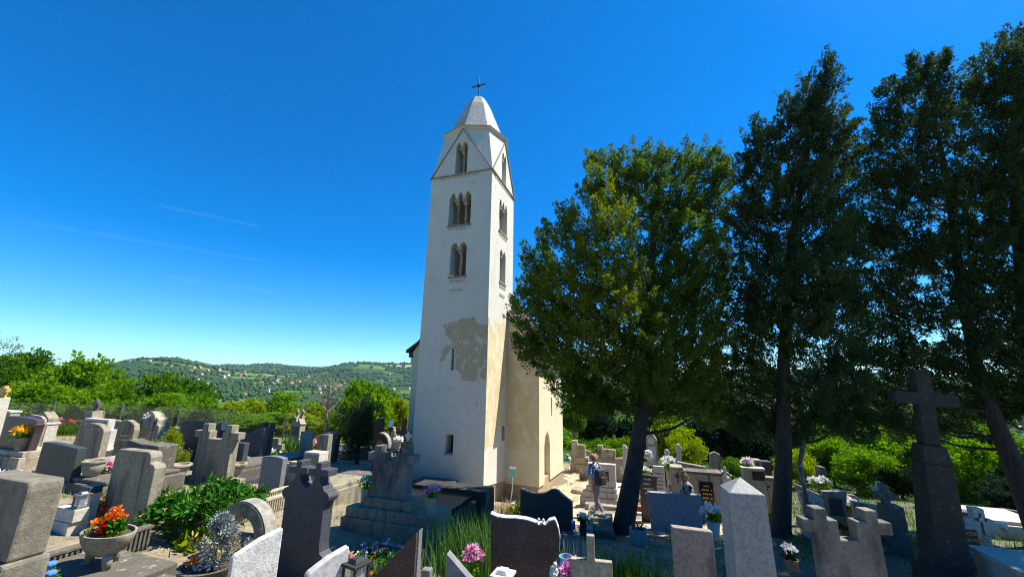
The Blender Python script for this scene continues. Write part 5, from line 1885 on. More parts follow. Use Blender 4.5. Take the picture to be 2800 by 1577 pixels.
# peony bush
P, h, w = fit(bx=562, by=1462, ty=1292, wpx=255, name='peony')
r = empty('peony_bush', P, 0, 'large rounded dark green peony bush with faded seed heads', 'shrub')
lb = []
g = np.random.default_rng(2)
for i in range(34):
    a = g.random() * 6.28; q = g.random()**.6
    z = h * (.22 + .56 * (1 - q * q * .75) * g.random()**.35)
    lb.append((q * w * .40 * math.cos(a), q * w * .30 * math.sin(a), z, .17, .17, .12))
V, Fq, tn = crown_np(lb, (0, 0), 560, 13, .16, .085, .105, .019, .55, 1.0, 5, .5)
pymesh('crown', V, Fq, 'peony', r, False, tn * .85)
mb = MB()
sh = []
for lobe in lb[:24]:
    mb.tube([(lobe[0] * .2, lobe[1] * .2, -.05), (lobe[0] * .9, lobe[1] * .9, lobe[2])], .006, 4)
    sh.append((lobe[0] * 1.05, lobe[1] * 1.05 - .05, lobe[2] + .11))
mb.build('stems', 'bark_grey', r)
V, Fq, tn = plumes(np.array(sh), np.tile([0, 0, 1.], (len(sh), 1)), np.full(len(sh), .03), np.full(len(sh), .02), 7, .04, .012)
M['seed'] = leafmat('faded_seed_head', (.35, .26, .09), (.5, .33, .2), .2)
pymesh('seed_heads', V, Fq, 'seed', r, False, tn)
P = spot(540, 1486)
bouquet('small yellow flowers along the ribbed kerb of the peony plot', P, ['yellow', 'yellow'], .28, .12, None, 'leaf3', nb=34, bs=.03, seed=61, leaves=90, name='flower_bed', cat='flower bed')
# arch stone with a half moon opening
P, h, w = fit(bx=642, by=1532, ty=1375, wpx=130, name='arch')
r = grave('round arched gravestone with a half moon opening and a pebbled edge', P)
R_ = w / 2
mb = MB()
inner = arc(0, h - R_, R_ * .64, 10, 170, 14)
zb = h - R_ + R_ * .64 * math.sin(R(10))
outer = arc(0, h - R_, R_, 10, 170, 14)
top = [outer[i] for i in range(15)]
q = [(-R_, -.1), (R_, -.1)] + arc(0, h - R_, R_, 0, 9, 1) + [(R_ * .985, zb), (-R_ * .985, zb)] + arc(0, h - R_, R_, 171, 180, 1)
mb.prism(q, 0, .2)
for i in range(14):
    mb.prism([inner[i], outer[i], outer[i + 1], inner[i + 1]], 0, .2)
mb.build('slab', 'conc', r)
mb = MB()
out2 = arc(0, h - R_, R_ + .022, -12, 192, 30); in2 = arc(0, h - R_, R_ + .001, -12, 192, 30)
for i in range(30):
    mb.prism([in2[i], out2[i], out2[i + 1], in2[i + 1]], .012, .19)
mb.build('pebbled_edge', 'pebble', r)
# silver ragwort in a pot
q = at(566, 1600, 4.0)
r = empty('potted_plant', q, 0, 'silvery ragwort growing in a round dark concrete pot', 'potted plant')
zr = at(566, 1545, 4.0)[2] - q[2]
smooth_angle(MB().lathe([(.16, -.15), (.2, 0), (.26, zr * .6), (.285, zr), (.25, zr + .001), (.235, zr - .03)], n=26).build('pot', 'conc_dark', r), 50)
MB().lathe([(.24, zr - .03), (.1, zr - .01), (.01, zr)], n=20).build('soil', 'soil', r)
mb = MB()
for i in range(16):
    a = rng.random() * 6.28; mb.ball((math.cos(a) * .18 * rng.random(), -.17 * rng.random(), zr + .0), .016 + .012 * rng.random(), 6, 4, .6)
mb.build('pebbles', 'marble', r)
n_ = 110
hh = rng.random(n_)
c = np.c_[.07 + rng.normal(size=n_) * .10 * (1.25 - hh), rng.normal(size=n_) * .09 * (1.2 - hh) - .02, zr + .03 + hh * .40]
d = rng.normal(size=(n_, 3)) * .55 + [0, 0, .9]; d /= np.linalg.norm(d, axis=1)[:, None]
V, Fq, tn = plumes(c, d, np.full(n_, .10), np.full(n_, .035), 26, .045, .007, .9)
pymesh('leaves', V, Fq, 'silver', r, False, tn)
c = np.c_[rng.normal(size=26) * .14 + .06, rng.normal(size=26) * .06 - .06, zr + .02 + .22 * rng.random(26)]
V, Fq, tn = plumes(c, np.tile([0, 0, 1.], (26, 1)), np.full(26, .06), np.full(26, .03), 8, .05, .010)
pymesh('dry_leaves', V, Fq, 'straw', r, False, tn)
V, Fq, tn = plumes(np.array([[-.15, -.08, zr + .05], [-.11, -.1, zr + .04]]), np.tile([0, 0, 1.], (2, 1)), np.full(2, .04), np.full(2, .03), 10, .05, .018)
pymesh('blossoms', V, Fq, 'orange', r, False, tn)
# two bright slanted stones standing across the rows
q = at(668, 1577, 3.9)
for (px, py, d_, yawd, L_, lab, mt) in ((637, 1522, 3.75, 46, .42, 'rough white stone with a slanting top facing the sun, below the arched stone', 'whiterough'), (842, 1568, 3.5, 44, .36, 'smooth white stone with a slanting top in front of the black double cross', 'marble')):
    t0 = at(px, py, d_)
    z = G(t0[0], t0[1])
    hl = t0[2] - z
    tag(piece(None, 'gravestone', mt, [(0, -.2), (L_, -.2), (L_, hl + L_ * .36), (L_ * .5, hl + L_ * .22), (.02, hl), (0, hl - .02)], .09, P=(t0[0], t0[1], z), yaw=R(yawd), bevel=.01), lab, 'gravestone')
# black double cross
P, h, w = fit(tx=845, ty=1262, d=5.0, wpx=118, name='blackdc')
r = grave('tall black granite gravestone topped by two crosses with curled shoulders', P)
q = [(.48, 0), (.48, .24), (.40, .27), (.385, .33), (.385, .62), (.40, .665), (.46, .69), (.47, .72), (.43, .755), (.36, .765), (.33, .80), (.27, .83), (.25, .86), (.25, .885), (.40, .885), (.40, .945), (.25, .945), (.25, 1.0), (.145, 1.0), (.145, .945), (.02, .945), (.02, .885), (.145, .885), (.14, .85), (.06, .795), (.0, .775)]
ww = w * 1.18
pts = [(x * ww, z * h) for x, z in q]
pts = [(-x, z) for x, z in reversed(pts[:])][0:0] + pts + [(-x, z) for x, z in reversed(pts[:-1])]
piece(r, 'slab', 'granite_dk', pts, .165, bevel=.008)
# ribbed kerb of the next plot
Pk = PH + EX * .42 - EY * .95
Pk[2] = G(Pk[0], Pk[1]) - .03
ribbed('white topped ribbed kerb between the arched stone and the black double cross', Pk, YAW, 1.5, .30, .1)
o = boxp(None, 'grave_kerb', 'marble', -.5, .72, -.06, .06, -.1, .16); o.location = tuple(PH - EY * .12 + EX * .05); o.rotation_euler = (0, 0, YAW)
tag(o, 'white stone kerb running in front of the speckled headstone plinth', 'grave kerb')
# pansy bed
P, h, w = fit(bx=1028, by=1560, name='pansy')
r = empty('flower_bed', P, YAW, 'granite framed flower bed of pansies in front of the central tomb', 'flower bed')
L_ = .82
mb = MB().box(-.42, -.34, -.7, .55, -.1, .13).box(.34, .42, -.7, .55, -.1, .13).box(-.3398, .3398, .47, .55, -.1, .13)
mb.build('border', 'granite_lt', r, bevel=.008)
boxp(r, 'soil', 'soil', -.339, .339, -.7, .469, -.1, .06, 0)
n_ = 150
c = np.c_[rng.uniform(-.32, .32, n_), rng.uniform(-.6, .44, n_), .07 + .12 * rng.random(n_)]
d = rng.normal(size=(n_, 3)) * .5 + [0, 0, 1]; d /= np.linalg.norm(d, axis=1)[:, None]
V, Fq, tn = plumes(c, d, np.full(n_, .07), np.full(n_, .04), 12, .045, .012)
pymesh('leaves', V, Fq, 'peony', r, False, tn * .8)
for mt, n_, x0, x1 in (('violet', 34, -.36, .05), ('blue', 8, -.3, .3), ('orange', 9, -.1, .3), ('whiteflower', 7, -.34, 0)):
    c = np.c_[rng.uniform(x0, x1, n_), rng.uniform(-.6, .46, n_), .17 + .07 * rng.random(n_)]
    d = rng.normal(size=(n_, 3)) * .4 + [0, -.5, .8]; d /= np.linalg.norm(d, axis=1)[:, None]
    V, Fq, tn = plumes(c, d, np.full(n_, .01), np.full(n_, .01), 7, .032, .016, 1.4)
    pymesh('blossoms', V, Fq, mt, r, False, tn)
q = at(970, 1592, 3.7)
lantern('black grave lantern with a flat roof in front of the pansy bed', (q[0], q[1], q[2] - .06), 1.05, yaw=R(-30))
q = at(938, 1565, 4.0)
bouquet('pale pink and salmon flowers in a glass jar beside the black lantern', (q[0], q[1], q[2] - .12), ['palepink', 'salmon', 'palepink'], .07, .13, (.17, .04, .045), nb=9, bs=.055, seed=71, vmat='glass', leaves=24)
# brown triangular stone and pale wedge
t0 = at(1139, 1456, 4.3); z = G(t0[0], t0[1]); hr = t0[2] - z
r = grave('brown granite gravestone with a long top slanting down to the left', (t0[0], t0[1], z), R(-10))
piece(r, 'slab', 'granite_br', [(-.62, -.1), (0, -.1), (0, hr), (-.62, hr - .62)], .05, .0, .004)
piece(r, 'backing', 'granite', [(-.56, -.1), (.012, -.1), (.012, hr + .01), (-.56, hr - .58)], .10, .0502, .006)
boxp(r, 'side_post', 'granite', .02, .12, .16, .26, -.1, hr - .42)
t0 = at(1222, 1512, 3.7); z = G(t0[0], t0[1]); hl = t0[2] - z
tag(piece(None, 'gravestone', 'granite', [(0, -.2), (.5, -.2), (.5, hl - .44), (0, hl)], .10, P=(t0[0], t0[1], z), yaw=R(-8), bevel=.008), 'grey granite wedge stone with a pale top edge slanting down to the right', 'gravestone')
# iris leaves and pink flowers
q = at(1290, 1560, 5.4); z = G(q[0], q[1])
r = empty('iris_clump', (q[0], q[1], z), 0, 'dense clump of tall narrow green iris leaves left of the purple stone', 'plant')
blades('leaves', np.c_[rng.normal(size=900) * .27, rng.normal(size=900) * .34, np.zeros(900)], .35, .78, .010, .38, 'iris', 12, r)
q = at(1290, 1545, 4.4)
bouquet('pale pink gladiolus flowers in front of the iris leaves', (q[0], q[1], q[2] - .1), ['palepink', 'palepink', 'pink'], .10, .30, None, nb=26, bs=.062, seed=81, leaves=30)
# purple heart stone
t0 = at(1341, 1405, 4.6); z = G(t0[0], t0[1]); hl = t0[2] - z
r = grave('dark purple granite gravestone with a curving outline, white edge and white diamonds', (t0[0], t0[1], z), R(-7))
k = 4.6 / F
top = [(1341, 1405), (1360, 1411), (1385, 1413), (1410, 1412), (1438, 1414), (1460, 1419), (1470, 1424), (1480, 1421), (1488, 1424), (1498, 1414), (1512, 1410), (1520, 1428), (1524, 1450), (1522, 1478), (1512, 1505), (1501, 1530), (1492, 1560), (1488, 1620)]
pts = [((x - 1341) * k * 1.02, hl - (y - 1405) * k * 1.07) for x, y in top]
pts = [(p[0], max(p[1], -.1)) for p in pts]
q = [(0.04, -.1)] + list(reversed(pts))
piece(r, 'slab', 'granite_pu', q, .09, 0, .004)
mb = MB()
tp = pts[:14]
for a, b in zip(tp[:-1], tp[1:]):
    dx, dz = b[0] - a[0], b[1] - a[1]; L_ = math.hypot(dx, dz) or 1
    nx, nz = -dz / L_ * .006, dx / L_ * .006
    mb.prism([(a[0] + nx * .15, a[1] + nz * .15), (a[0] + nx * 1.7, a[1] + nz * 1.7), (b[0] + nx * 1.7, b[1] + nz * 1.7), (b[0] + nx * .15, b[1] + nz * .15)], -.004, .10)
mb.build('white_edge', 'marble', r)
for x, y in ((1470, 1412), (1482, 1413), (1506, 1524), (1505, 1541)):
    c0, c1 = (x - 1341) * k * 1.02, hl - (y - 1405) * k * 1.07
    piece(r, 'diamond', 'marble', [(c0 - .016, c1), (c0, c1 - .016), (c0 + .016, c1), (c0, c1 + .016)], .05, -.006, .002)
q = at(1375, 1600, 3.6)
lantern('silver topped grave lantern at the bottom edge below the purple stone', (q[0], q[1], q[2] - .12), 1.0, 'dark_iron', R(-20), roofm='marble')
# dark speckled stone in the shade, its plot and the blue candle
P, h, w = fit(bx=1492, by=1446, ty=1335, wpx=142, name='s69')
r = grave('broad dark speckled gravestone with a dipping then peaked top in tree shade', P)
q = curve_top(w, lambda t: h - .05 - .08 * math.sin(math.pi * min(1, t / .62)) * (t < .62) + (0 if t < .62 else 0) + (.05 * math.exp(-((t - .66) / .12)**2)) - (.34 * max(0, t - .74) / .26 if t > .74 else 0) * .55)
piece(r, 'slab', 'granite_gr', q, .14)
boxp(r, 'plinth', 'granite_dk', -w / 2 - .05, w / 2 + .75, -.35, -.002, -.2, .05)
Pq = P
q = at(1568, 1447, float((P - EYE) @ FWD) - .3)
r = empty('grave_candle', q, 0, 'blue plastic grave candle with a white lid in the tree shade', 'candle')
smooth_angle(MB().lathe([(.038, 0), (.042, .01), (.042, .13), (.04, .135)], n=14).build('body', 'blueplastic', r))
smooth_angle(MB().lathe([(.045, .1352), (.047, .17), (.03, .18)], n=14).build('lid', 'white', r))
P, h, w = fit(bx=1595, by=1466, ty=1418, wpx=18, name='s70')
tag(piece(None, 'gravestone', 'granite_dk', rect(w, h), .08, P=P), 'small narrow dark stele below white flowers in tree shade', 'gravestone')
bouquet('white flowers above the small narrow dark stele', P + np.array([0, .05, h - .05]), ['whiteflower'], .12, .12, None, nb=9, bs=.07, seed=91, leaves=60, leaf='leaf2')
P, h, w = fit(bx=1612, by=1478, name='curb71')
r = empty('grave_kerb', P, YAW + R(6), 'concrete grave kerb running up to the path behind the leaning foreground cross', 'grave kerb')
boxp(r, 'kerb', 'conc', -.06, .07, 0, 2.0, -.3, .22)
boxp(r, 'step', 'conc_dark', .071, .50, .35, .9, -.3, .1)
boxp(r, 'step', 'conc', .071, .5, .901, 1.5, -.3, .17)
q = at(1548, 1548, 4.2); 
lathe_obj('pale blue plastic bucket behind the pink flowers', (q[0], q[1], q[2] - .08), [(.05, 0), (.07, .17), (.076, .18), (.068, .18), (.05, .02)], 'paleblue', 'bucket', 'bucket', 18)
# foreground cross
P, h, w = fit(tx=1614, ty=1464, d=3.5, wpx=116, name='fcross')
r = tag(piece(None, 'stone_cross', 'lime_old', cross(w, max(h, .55), .19, .62, .80), .06, P=P, yaw=R(-12), bevel=.006), 'weathered stone cross in the foreground beside pink flowers', 'cross')
q = at(1580, 1600, 3.6)
bouquet('pink gladiolus flowers in front of the weathered foreground cross', (q[0] - .03, q[1], q[2] - .02), ['pink', 'palepink', 'pink', 'violet'], .11, .20, None, nb=32, bs=.058, seed=95, leaves=46)
# small angel figure
q = at(1518, 1577, 3.6)
r = empty('angel_figurine', (q[0], q[1], q[2] - .12), R(-20), 'small white praying angel figurine at the bottom edge', 'figurine')
smooth_angle(MB().lathe([(.045, 0), (.048, .02), (.036, .10), (.028, .16), (.03, .185), (.012, .2)], n=14, sy=.8).ball((0, 0, .222), .021, 12, 8, 1.15).tube([(-.03, -.005, .175), (-.02, -.035, .15), (0, -.045, .165)], .010, 6).tube([(.03, -.005, .175), (.02, -.035, .15), (0, -.045, .165)], .010, 6).build('figure', 'marble', r), 60)
for s in (-1, 1):
    piece(r, 'wing', 'marble', [(s * .008, .08), (s * .05, .05), (s * .062, .13), (s * .05, .19), (s * .03, .2), (s * .008, .17)], .012, .024, .003)
# shadow side lavender plants
q = at(1700, 1560, 5.0); z = G(q[0], q[1])
r = empty('lavender_clump', (q[0], q[1], z), 0, 'dark feathery lavender clump behind the foreground cross', 'plant')
blades('leaves', np.c_[rng.normal(size=900) * .26, rng.normal(size=900) * .22, np.zeros(900)], .22, .5, .006, .6, 'leaf2', 15, r)
q = at(1580, 1520, 5.2); z = G(q[0], q[1])
r = empty('lambs_ear_plant', (q[0], q[1], z), 0, 'grey leaved upright stems behind the foreground cross', 'plant')
blades('leaves', np.c_[rng.normal(size=60) * .16, rng.normal(size=60) * .1, np.zeros(60)], .3, .62, .024, .3, 'silver', 16, r)
q = spot(1432, 1425)
r = empty('garden_plant', q, 0, 'small dark leafy plant in dry grass under the notice stand', 'plant')
V, Fq, tn = plumes(rng.normal(size=(26, 3)) * [.15, .1, .08] + [0, 0, .2], np.tile([0, 0, 1.], (26, 1)), np.full(26, .2), np.full(26, .1), 16, .1, .02)
pymesh('leaves', V, Fq, 'leaf2', r, False, tn)
blades('dry_stems', scatter(420, 0, .15, .75, .2, 17, 0), .2, .55, .006, .3, 'straw', 18, r)

# slabs lying behind some of the headstones
for px, py, x0, x1, L_, hh, mt, lab in ((575, 1312, -.75, .7, 1.9, .22, 'conc_dark', 'weathered grey tomb slab behind the large grey concrete double cross'),
                                      (140, 1318, -.9, .6, 1.7, .2, 'lime_old', 'tan stone tomb slab behind the dark polished slab gravestone'),
                                      (810, 1372, -.4, .75, 1.6, .2, 'conc', 'plain concrete tomb slab behind the plain concrete headstone'),
                                      (700, 1284, -.6, .7, 1.9, .18, 'granite_dk', 'dark granite tomb slab near the squat stone cross with white flowers'),
                                      (905, 1252, -.6, .9, 1.8, .24, 'granite_dk', 'dark tomb slab behind the upright stone with a sunlit edge'),
                                      (545, 1240, -.7, .9, 1.7, .2, 'conc', 'grey tomb slab between the ornate gravestone and the wavy dark stones'),
                                      (420, 1256, -.9, .5, 1.8, .2, 'conc_light', 'pale concrete tomb slab beyond the rough two part gravestone')):
    P = spot(px, py)
    o = MB().box(x0, x1, 0, L_, -.3, hh).box(x0 + .08, x1 - .08, .08, L_ - .08, hh + .0002, hh + .09).build('tomb_slab', mt, bevel=.015)
    o.location = tuple(P); o.rotation_euler = (0, 0, YAW)
    tag(o, lab, 'tomb')
# ---------- right side, behind the path
P, h, w = fit(bx=1584, by=1291, ty=1205, wpx=46, name='a')
r = grave('old stepped gravestone with a crucifix column and framed tablet near the church corner', P)
boxp(r, 'base', 'lime_old', -w / 2 - .02, w / 2 + .08, -.06, .5, -.2, h * .26)
boxp(r, 'upper_base', 'lime_old', -w / 2 + .02, w / 2 + .04, -.02, .45, h * .2601, h * .48)
piece(r, 'slab', 'lime_old', [(-w * .46, h * .4801), (w * .36, h * .4801), (w * .36, h * .87), (-w * .1, h * .88), (-w * .1, h), (-w * .46, h)], .26, .05)
boxp(r, 'tablet', 'conc', -w * .04, w * .3, .03, .06, h * .55, h * .80)
piece(r, 'crucifix', 'pale_ink', cross(.16, h * .24, .2, .6, .74), .02, .028, .002, z=h * .72, x=-w * .28)
P, h, w = fit(tx=1608, ty=1230, d=float((P - EYE) @ FWD) + 1.2, wpx=15, name='b')
tag(piece(None, 'gravestone', 'conc', slant(w, h, h - .06), .18, P=P), 'small grey gravestone behind the old one with a crucifix column', 'gravestone')
q = spot(1552, 1258)
o = MB().box(-.5, .4, 0, 1.6, -.2, .42).build('tomb_slab', 'marble', bevel=.015); o.location = tuple(q); o.rotation_euler = (0, 0, YAW)
tag(o, 'white tomb slab at the far corner of the church', 'tomb')
bouquet('white lilies on the white tomb at the far corner of the church', q + np.array([.05, .3, .42]), ['whiteflower'], .3, .42, (.2, .1, .13), nb=9, bs=.2, seed=101)
P, h, w = fit(bx=1660, by=1284, ty=1218, wpx=50, name='c')
r = grave('old gravestone with an iron cross column and carved drapery, middle of the old row', P)
piece(r, 'slab', 'lime_old', [(-w / 2, 0), (w / 2, 0), (w / 2, h * .84), (-w * .2, h * .86), (-w * .2, h), (-w / 2, h)], .25)
boxp(r, 'tablet', 'conc', -w * .02, w * .34, -.025, .005, h * .2, h * .52)
words(r, 'inscription', 'lime', -w * .1, w * .4, h * .58, h * .74, 1, -.003, 41, .9)
piece(r, 'iron_cross', 'dark_iron', cross(.17, h * .36, .18, .6, .72), .02, -.025, .002, z=h * .46, x=-w * .36)
bouquet('cream and pink flowers in a bowl between the two old gravestones', spot(1622, 1272), ['whiteflower', 'salmon'], .26, .34, (.22, .1, .2), nb=12, bs=.16, seed=103)
P, h, w = fit(bx=1648, by=1384, ty=1268, wpx=76, name='d')
PD = P
r = grave('big pale stepped gravestone with a black gold lettered tablet behind the walking man', P)
boxp(r, 'lower_step', 'lime', -w * .80, w * .62, -.15, .6, -.3, h * .20)
boxp(r, 'middle_step', 'lime', -w * .70, w * .55, -.09, .55, h * .2001, h * .34)
boxp(r, 'upper_step', 'lime', -w * .58, w * .52, -.04, .5, h * .3401, h * .44)
boxp(r, 'slab', 'lime', -w * .5, w * .5, .02, .28, h * .4401, h)
boxp(r, 'frame', 'lime', -w * .06, w * .30, -.0, .021, h * .56, h * .86, .006)
boxp(r, 'tablet', 'black', -w * .02, w * .26, -.012, .0, h * .59, h * .83, .003)
words(r, 'inscription', 'gold', -w * .0, w * .24, h * .60, h * .82, 4, -.012, 43)
boxp(r, 'tomb_slab', 'lime', -w * .55, w * .62, .601, 2.4, -.3, h * .22)
P, h, w = fit(bx=1708, by=1328, ty=1252, wpx=46, name='e')
r = grave('old gravestone with a white lettered plaque just left of the leaning trunk', P)
piece(r, 'slab', 'lime_old', curve_top(w, lambda t: h - .05 + .05 * math.sin(math.pi * t)), .24)
boxp(r, 'plaque', 'marble', -w * .2, w * .36, -.03, .004, h * .42, h * .72)
words(r, 'inscription', 'ink', -w * .17, w * .33, h * .45, h * .70, 4, -.03, 44)
boxp(r, 'plinth', 'conc_dark', -w * .6, w * .6, -.08, .32, -.3, h * .16)
q = spot(1690, 1394)
r = empty('stone_kerb', q, YAW, 'rough stone kerb with shaded front along the path behind the man', 'grave kerb')
boxp(r, 'kerb', 'lime_old', -1.1, .35, -.05, .25, -.3, .10, .03)
lathe_obj('flat moss grown stone lying beside the path and lavender tuft', spot(1592, 1345), [(.01, -.1), (.42, -.1), (.5, .05), (.44, .13), (.1, .15), (.01, .15)], 'lime_old', 'flat_stone', 'stone', 9, 1.0, .8)
q = spot(1598, 1312)
r = empty('lavender_plant', q, 0, 'lavender plant with pale stems beside the big pale gravestone', 'plant')
blades('leaves', scatter(340, 0, 0, .22, .2, 19, 0), .25, .62, .009, .55, 'lav', 20, r)
# stone pillars, iron fence and war memorial
P, h, w = fit(tx=1707, ty=1215, d=15.5, wpx=14, name='f')
DF_ = 15.5


def pillar(label, px, ty, d, wpx):
    P, h, w = fit(tx=px, ty=ty, d=d, wpx=wpx)
    r = empty('stone_pillar', P, YAW, label, 'pillar', None)
    boxp(r, 'shaft', 'lime', -w / 2, w / 2, -w / 2, w / 2, -.2, h - .14)
    boxp(r, 'foot', 'lime', -w * .7, w * .7, -w * .7, w * .7, -.2, h * .3)
    boxp(r, 'cap', 'lime', -w * .68, w * .68, -w * .68, w * .68, h - .139, h, .01, w * .35, w * .35)
    return P


pillar('stone fence pillar with a pyramid cap left of the leaning trunk', 1707, 1215, 15.8, 12)
pa = pillar('stone gate pillar with a cap right of the leaning trunk, nearer one of two', 1823, 1228, 14.2, 13)
pb = pillar('stone gate pillar with a cap behind the black gate panel, farther one', 1854, 1214, 15.2, 12)
P, h, w = fit(tx=1779, ty=1176, d=15.2, wpx=34, name='g')
r = grave('tall war memorial stele with a pointed top and marble tablet of names', P, name='memorial_stele', cat='memorial')
piece(r, 'stele', 'lime_old', [(-w / 2, 0), (w / 2, 0), (w * .42, h * .82), (w * .48, h * .84), (w * .40, h * .88), (w * .30, h * .9), (.0, h), (-w * .30, h * .9), (-w * .40, h * .88), (-w * .48, h * .84), (-w * .42, h * .82)], .4)
boxp(r, 'tablet', 'marble', -w * .30, w * .32, -.03, .004, h * .34, h * .76)
words(r, 'names', 'ink', -w * .28, -w * .0, h * .35, h * .75, 14, -.03, 46)
words(r, 'names', 'ink', w * .03, w * .3, h * .35, h * .75, 14, -.03, 47)
o = MB().lathe([(.10, 0), (.13, .01), (.13, .03), (.09, .04)], n=18).build('medallion', 'lime', r); o.rotation_euler = (R(90), 0, 0); o.location = (0, -.002, h * .85)
P, h, w = fit(tx=1771, ty=1229, d=14.6, name='k')
q = at(1771, 1242, 14.6)
r = empty('wreath', q, 0, 'white wreath hanging on the iron fence before the memorial stele', 'wreath')
MB().tube([(.14 * math.cos(a * .5236), 0, .14 * math.sin(a * .5236)) for a in range(13)], .035, 6).build('ring', 'white', r)
V, Fq, tn = plumes(np.array([[.1 * math.cos(a), -.04, .1 * math.sin(a)] for a in range(7)]), np.array([[0, -1., 0]] * 7), np.full(7, .05), np.full(7, .06), 14, .07, .03)
pymesh('blossoms', V, Fq, 'whiteflower', r, False, tn)
fa = at(1778, 1280, 14.3); fb = pa
r = empty('iron_fence', (fa[0], fa[1], G(fa[0], fa[1])), 0, 'black iron bar fence in front of the memorial stele', 'fence')
mb = MB(); n_ = 9
for i in range(n_):
    t = i / (n_ - 1) * .95
    x, y = (fb[0] - fa[0]) * t, (fb[1] - fa[1]) * t
    mb.box(x - .022, x + .022, y - .022, y + .022, -.1, 1.12)
mb.build('bars', 'dark_iron', r)
for z in (.2, .75, 1.0):
    MB().tube([(0, 0, z), ((fb[0] - fa[0]) * .97, (fb[1] - fa[1]) * .97, z)], .022, 5).build('rail', 'dark_iron', r)
r = empty('gate_panel', (pa[0], pa[1], pa[2]), math.atan2(pb[1] - pa[1], pb[0] - pa[0]), 'solid black metal gate panel between two capped stone pillars', 'gate')
L_ = math.hypot(pb[0] - pa[0], pb[1] - pa[1])
boxp(r, 'panel', 'dark_iron', .12, L_ - .12, -.012, .012, .15, .95, .004)
boxp(r, 'rail', 'grey_iron', .1, L_ - .1, -.02, .02, .80, .84, .004)
boxp(r, 'rail', 'grey_iron', .1, L_ - .1, -.02, .02, .951, .99, .004)
# brown scripted stone, white stone, tub
P, h, w = fit(tx=1772, ty=1297, d=10.6, wpx=50, name='i')
r = grave('dark brown granite gravestone with pale script just right of the leaning trunk', P)
piece(r, 'slab', 'granite_br', [(-w / 2, 0), (w / 2, 0), (w / 2 + .03, h * .4), (w / 2 - .03, h * .75), (w / 2, h - .03), (-w / 2, h)], .12)
words(r, 'inscription', 'pale_ink', -w * .4, w * .3, h * .55, h * .95, 4, -.003, 51)
P, h, w = fit(tx=1797, ty=1274, d=12.2, wpx=40, name='j')
r = grave('white lettered gravestone tapering to a dark base behind the brown scripted one', P)
piece(r, 'slab', 'marble', [(-w * .3, .25), (w * .5, .25), (w * .46, h), (-w * .3, h)], .12)
piece(r, 'side_panel', 'granite_br', [(-w * .56, .25), (-w * .302, .25), (-w * .302, h), (-w * .56, h)], .12)
boxp(r, 'base', 'conc_dark', -w * .6, w * .58, -.05, .3, -.2, .249)
words(r, 'inscription', 'ink', -w * .24, w * .4, h * .4, h * .88, 6, -.003, 53)
bouquet('white and green flowers on top of the brown scripted gravestone', at(1764, 1302, 11.0), ['whiteflower'], .14, .22, None, nb=10, bs=.10, seed=107)
bouquet('white flowers on a stand between the white stone and the gate pillar', at(1832, 1308, 12.6), ['whiteflower'], .16, .34, (.3, .05, .06), nb=12, bs=.13, seed=109)
P, h, w = fit(bx=1759, by=1401, ty=1380, wpx=24, name='l')
r = empty('planter', P, YAW, 'orange terracotta trough at the foot of the brown scripted gravestone', 'planter')
boxp(r, 'trough', 'terracotta', -.26, .2, 0, .2, 0, .17, .01, -.02, -.01)
o = boxp(None, 'stone_kerb', 'lime', -.5, .5, -.06, .08, -.1, .07); q = spot(1755, 1408); o.location = tuple(q); o.rotation_euler = (0, 0, YAW)
tag(o, 'low pale kerb below the orange terracotta trough', 'grave kerb')
# dark wall tomb behind the woman
P, h, w = fit(tx=1900, ty=1288, d=10.6, wpx=140, name='m')
r = grave('long weathered wall tomb with a raised left block and black tablet behind the woman', P, name='wall_tomb', cat='tomb')
boxp(r, 'wall', 'lime_old', -w * .42, w * .5, .02, .4, -.2, h - .07)
boxp(r, 'raised_block', 'lime_old', -w * .5, -w * .24, -.06, .42, -.2, h + .08)
boxp(r, 'coping', 'conc_dark', -w * .238, w * .53, -.03, .45, h - .0699, h)
boxp(r, 'side_block', 'lime_old', -w * .56, -w * .502, -.02, .4, -.2, h * .62)
boxp(r, 'tablet', 'black', w * .06, w * .33, -.01, .021, h * .32, h * .80)
words(r, 'inscription', 'gold', w * .08, w * .31, h * .36, h * .76, 5, -.011, 57)
piece(r, 'iron_cross', 'dark_iron', cross(.12, .26, .22, .55, .75), .02, -.08, .002, z=h * .74, x=-w * .36)
P, h, w = fit(tx=1890, ty=1265, d=12.6, wpx=80, name='n')
tag(piece(None, 'gravestone', 'conc', slant(w, h, h - .1), .22, P=P), 'wide low grey gravestone with dark streaks behind the wall tomb', 'gravestone')
P, h, w = fit(tx=1955, ty=1236, d=14.0, wpx=30, name='o')
r = grave('tall pointed grey stele on a dark stepped plinth right of the wall tomb', P)
piece(r, 'stele', 'conc', gable(w, h - .3, .08), .2, .08, z=.3)
boxp(r, 'plinth', 'conc_dark', -w * .95, w * .9, 0, .5, -.2, .299)
words(r, 'inscription', 'pale_ink', -w * .35, w * .35, .45, .62, 2, .078, 59)
q = at(1962, 1304, 12.4)
bouquet('white and salmon flowers in front of the pointed grey stele', (q[0], q[1], q[2] - .2), ['whiteflower', 'salmon', 'whiteflower'], .42, .3, None, nb=22, bs=.16, seed=111)
q = at(1985, 1306, 12.0)
r = grave('low grave marker with a small white cross under a dark gabled wooden frame', (q[0], q[1], G(q[0], q[1])))
hz = at(1985, 1277, 12.0)[2] - G(q[0], q[1])
piece(r, 'cross', 'marble', cross(.24, hz, .30, .62, .76), .06)
mb = MB()
for s in (-1, 1):
    mb.prism([(0, hz - .12), (0, hz - .20), (s * .24, hz - .42), (s * .24, hz - .34)], .07, .12)
mb.build('roof_frame', 'wood_dark', r)
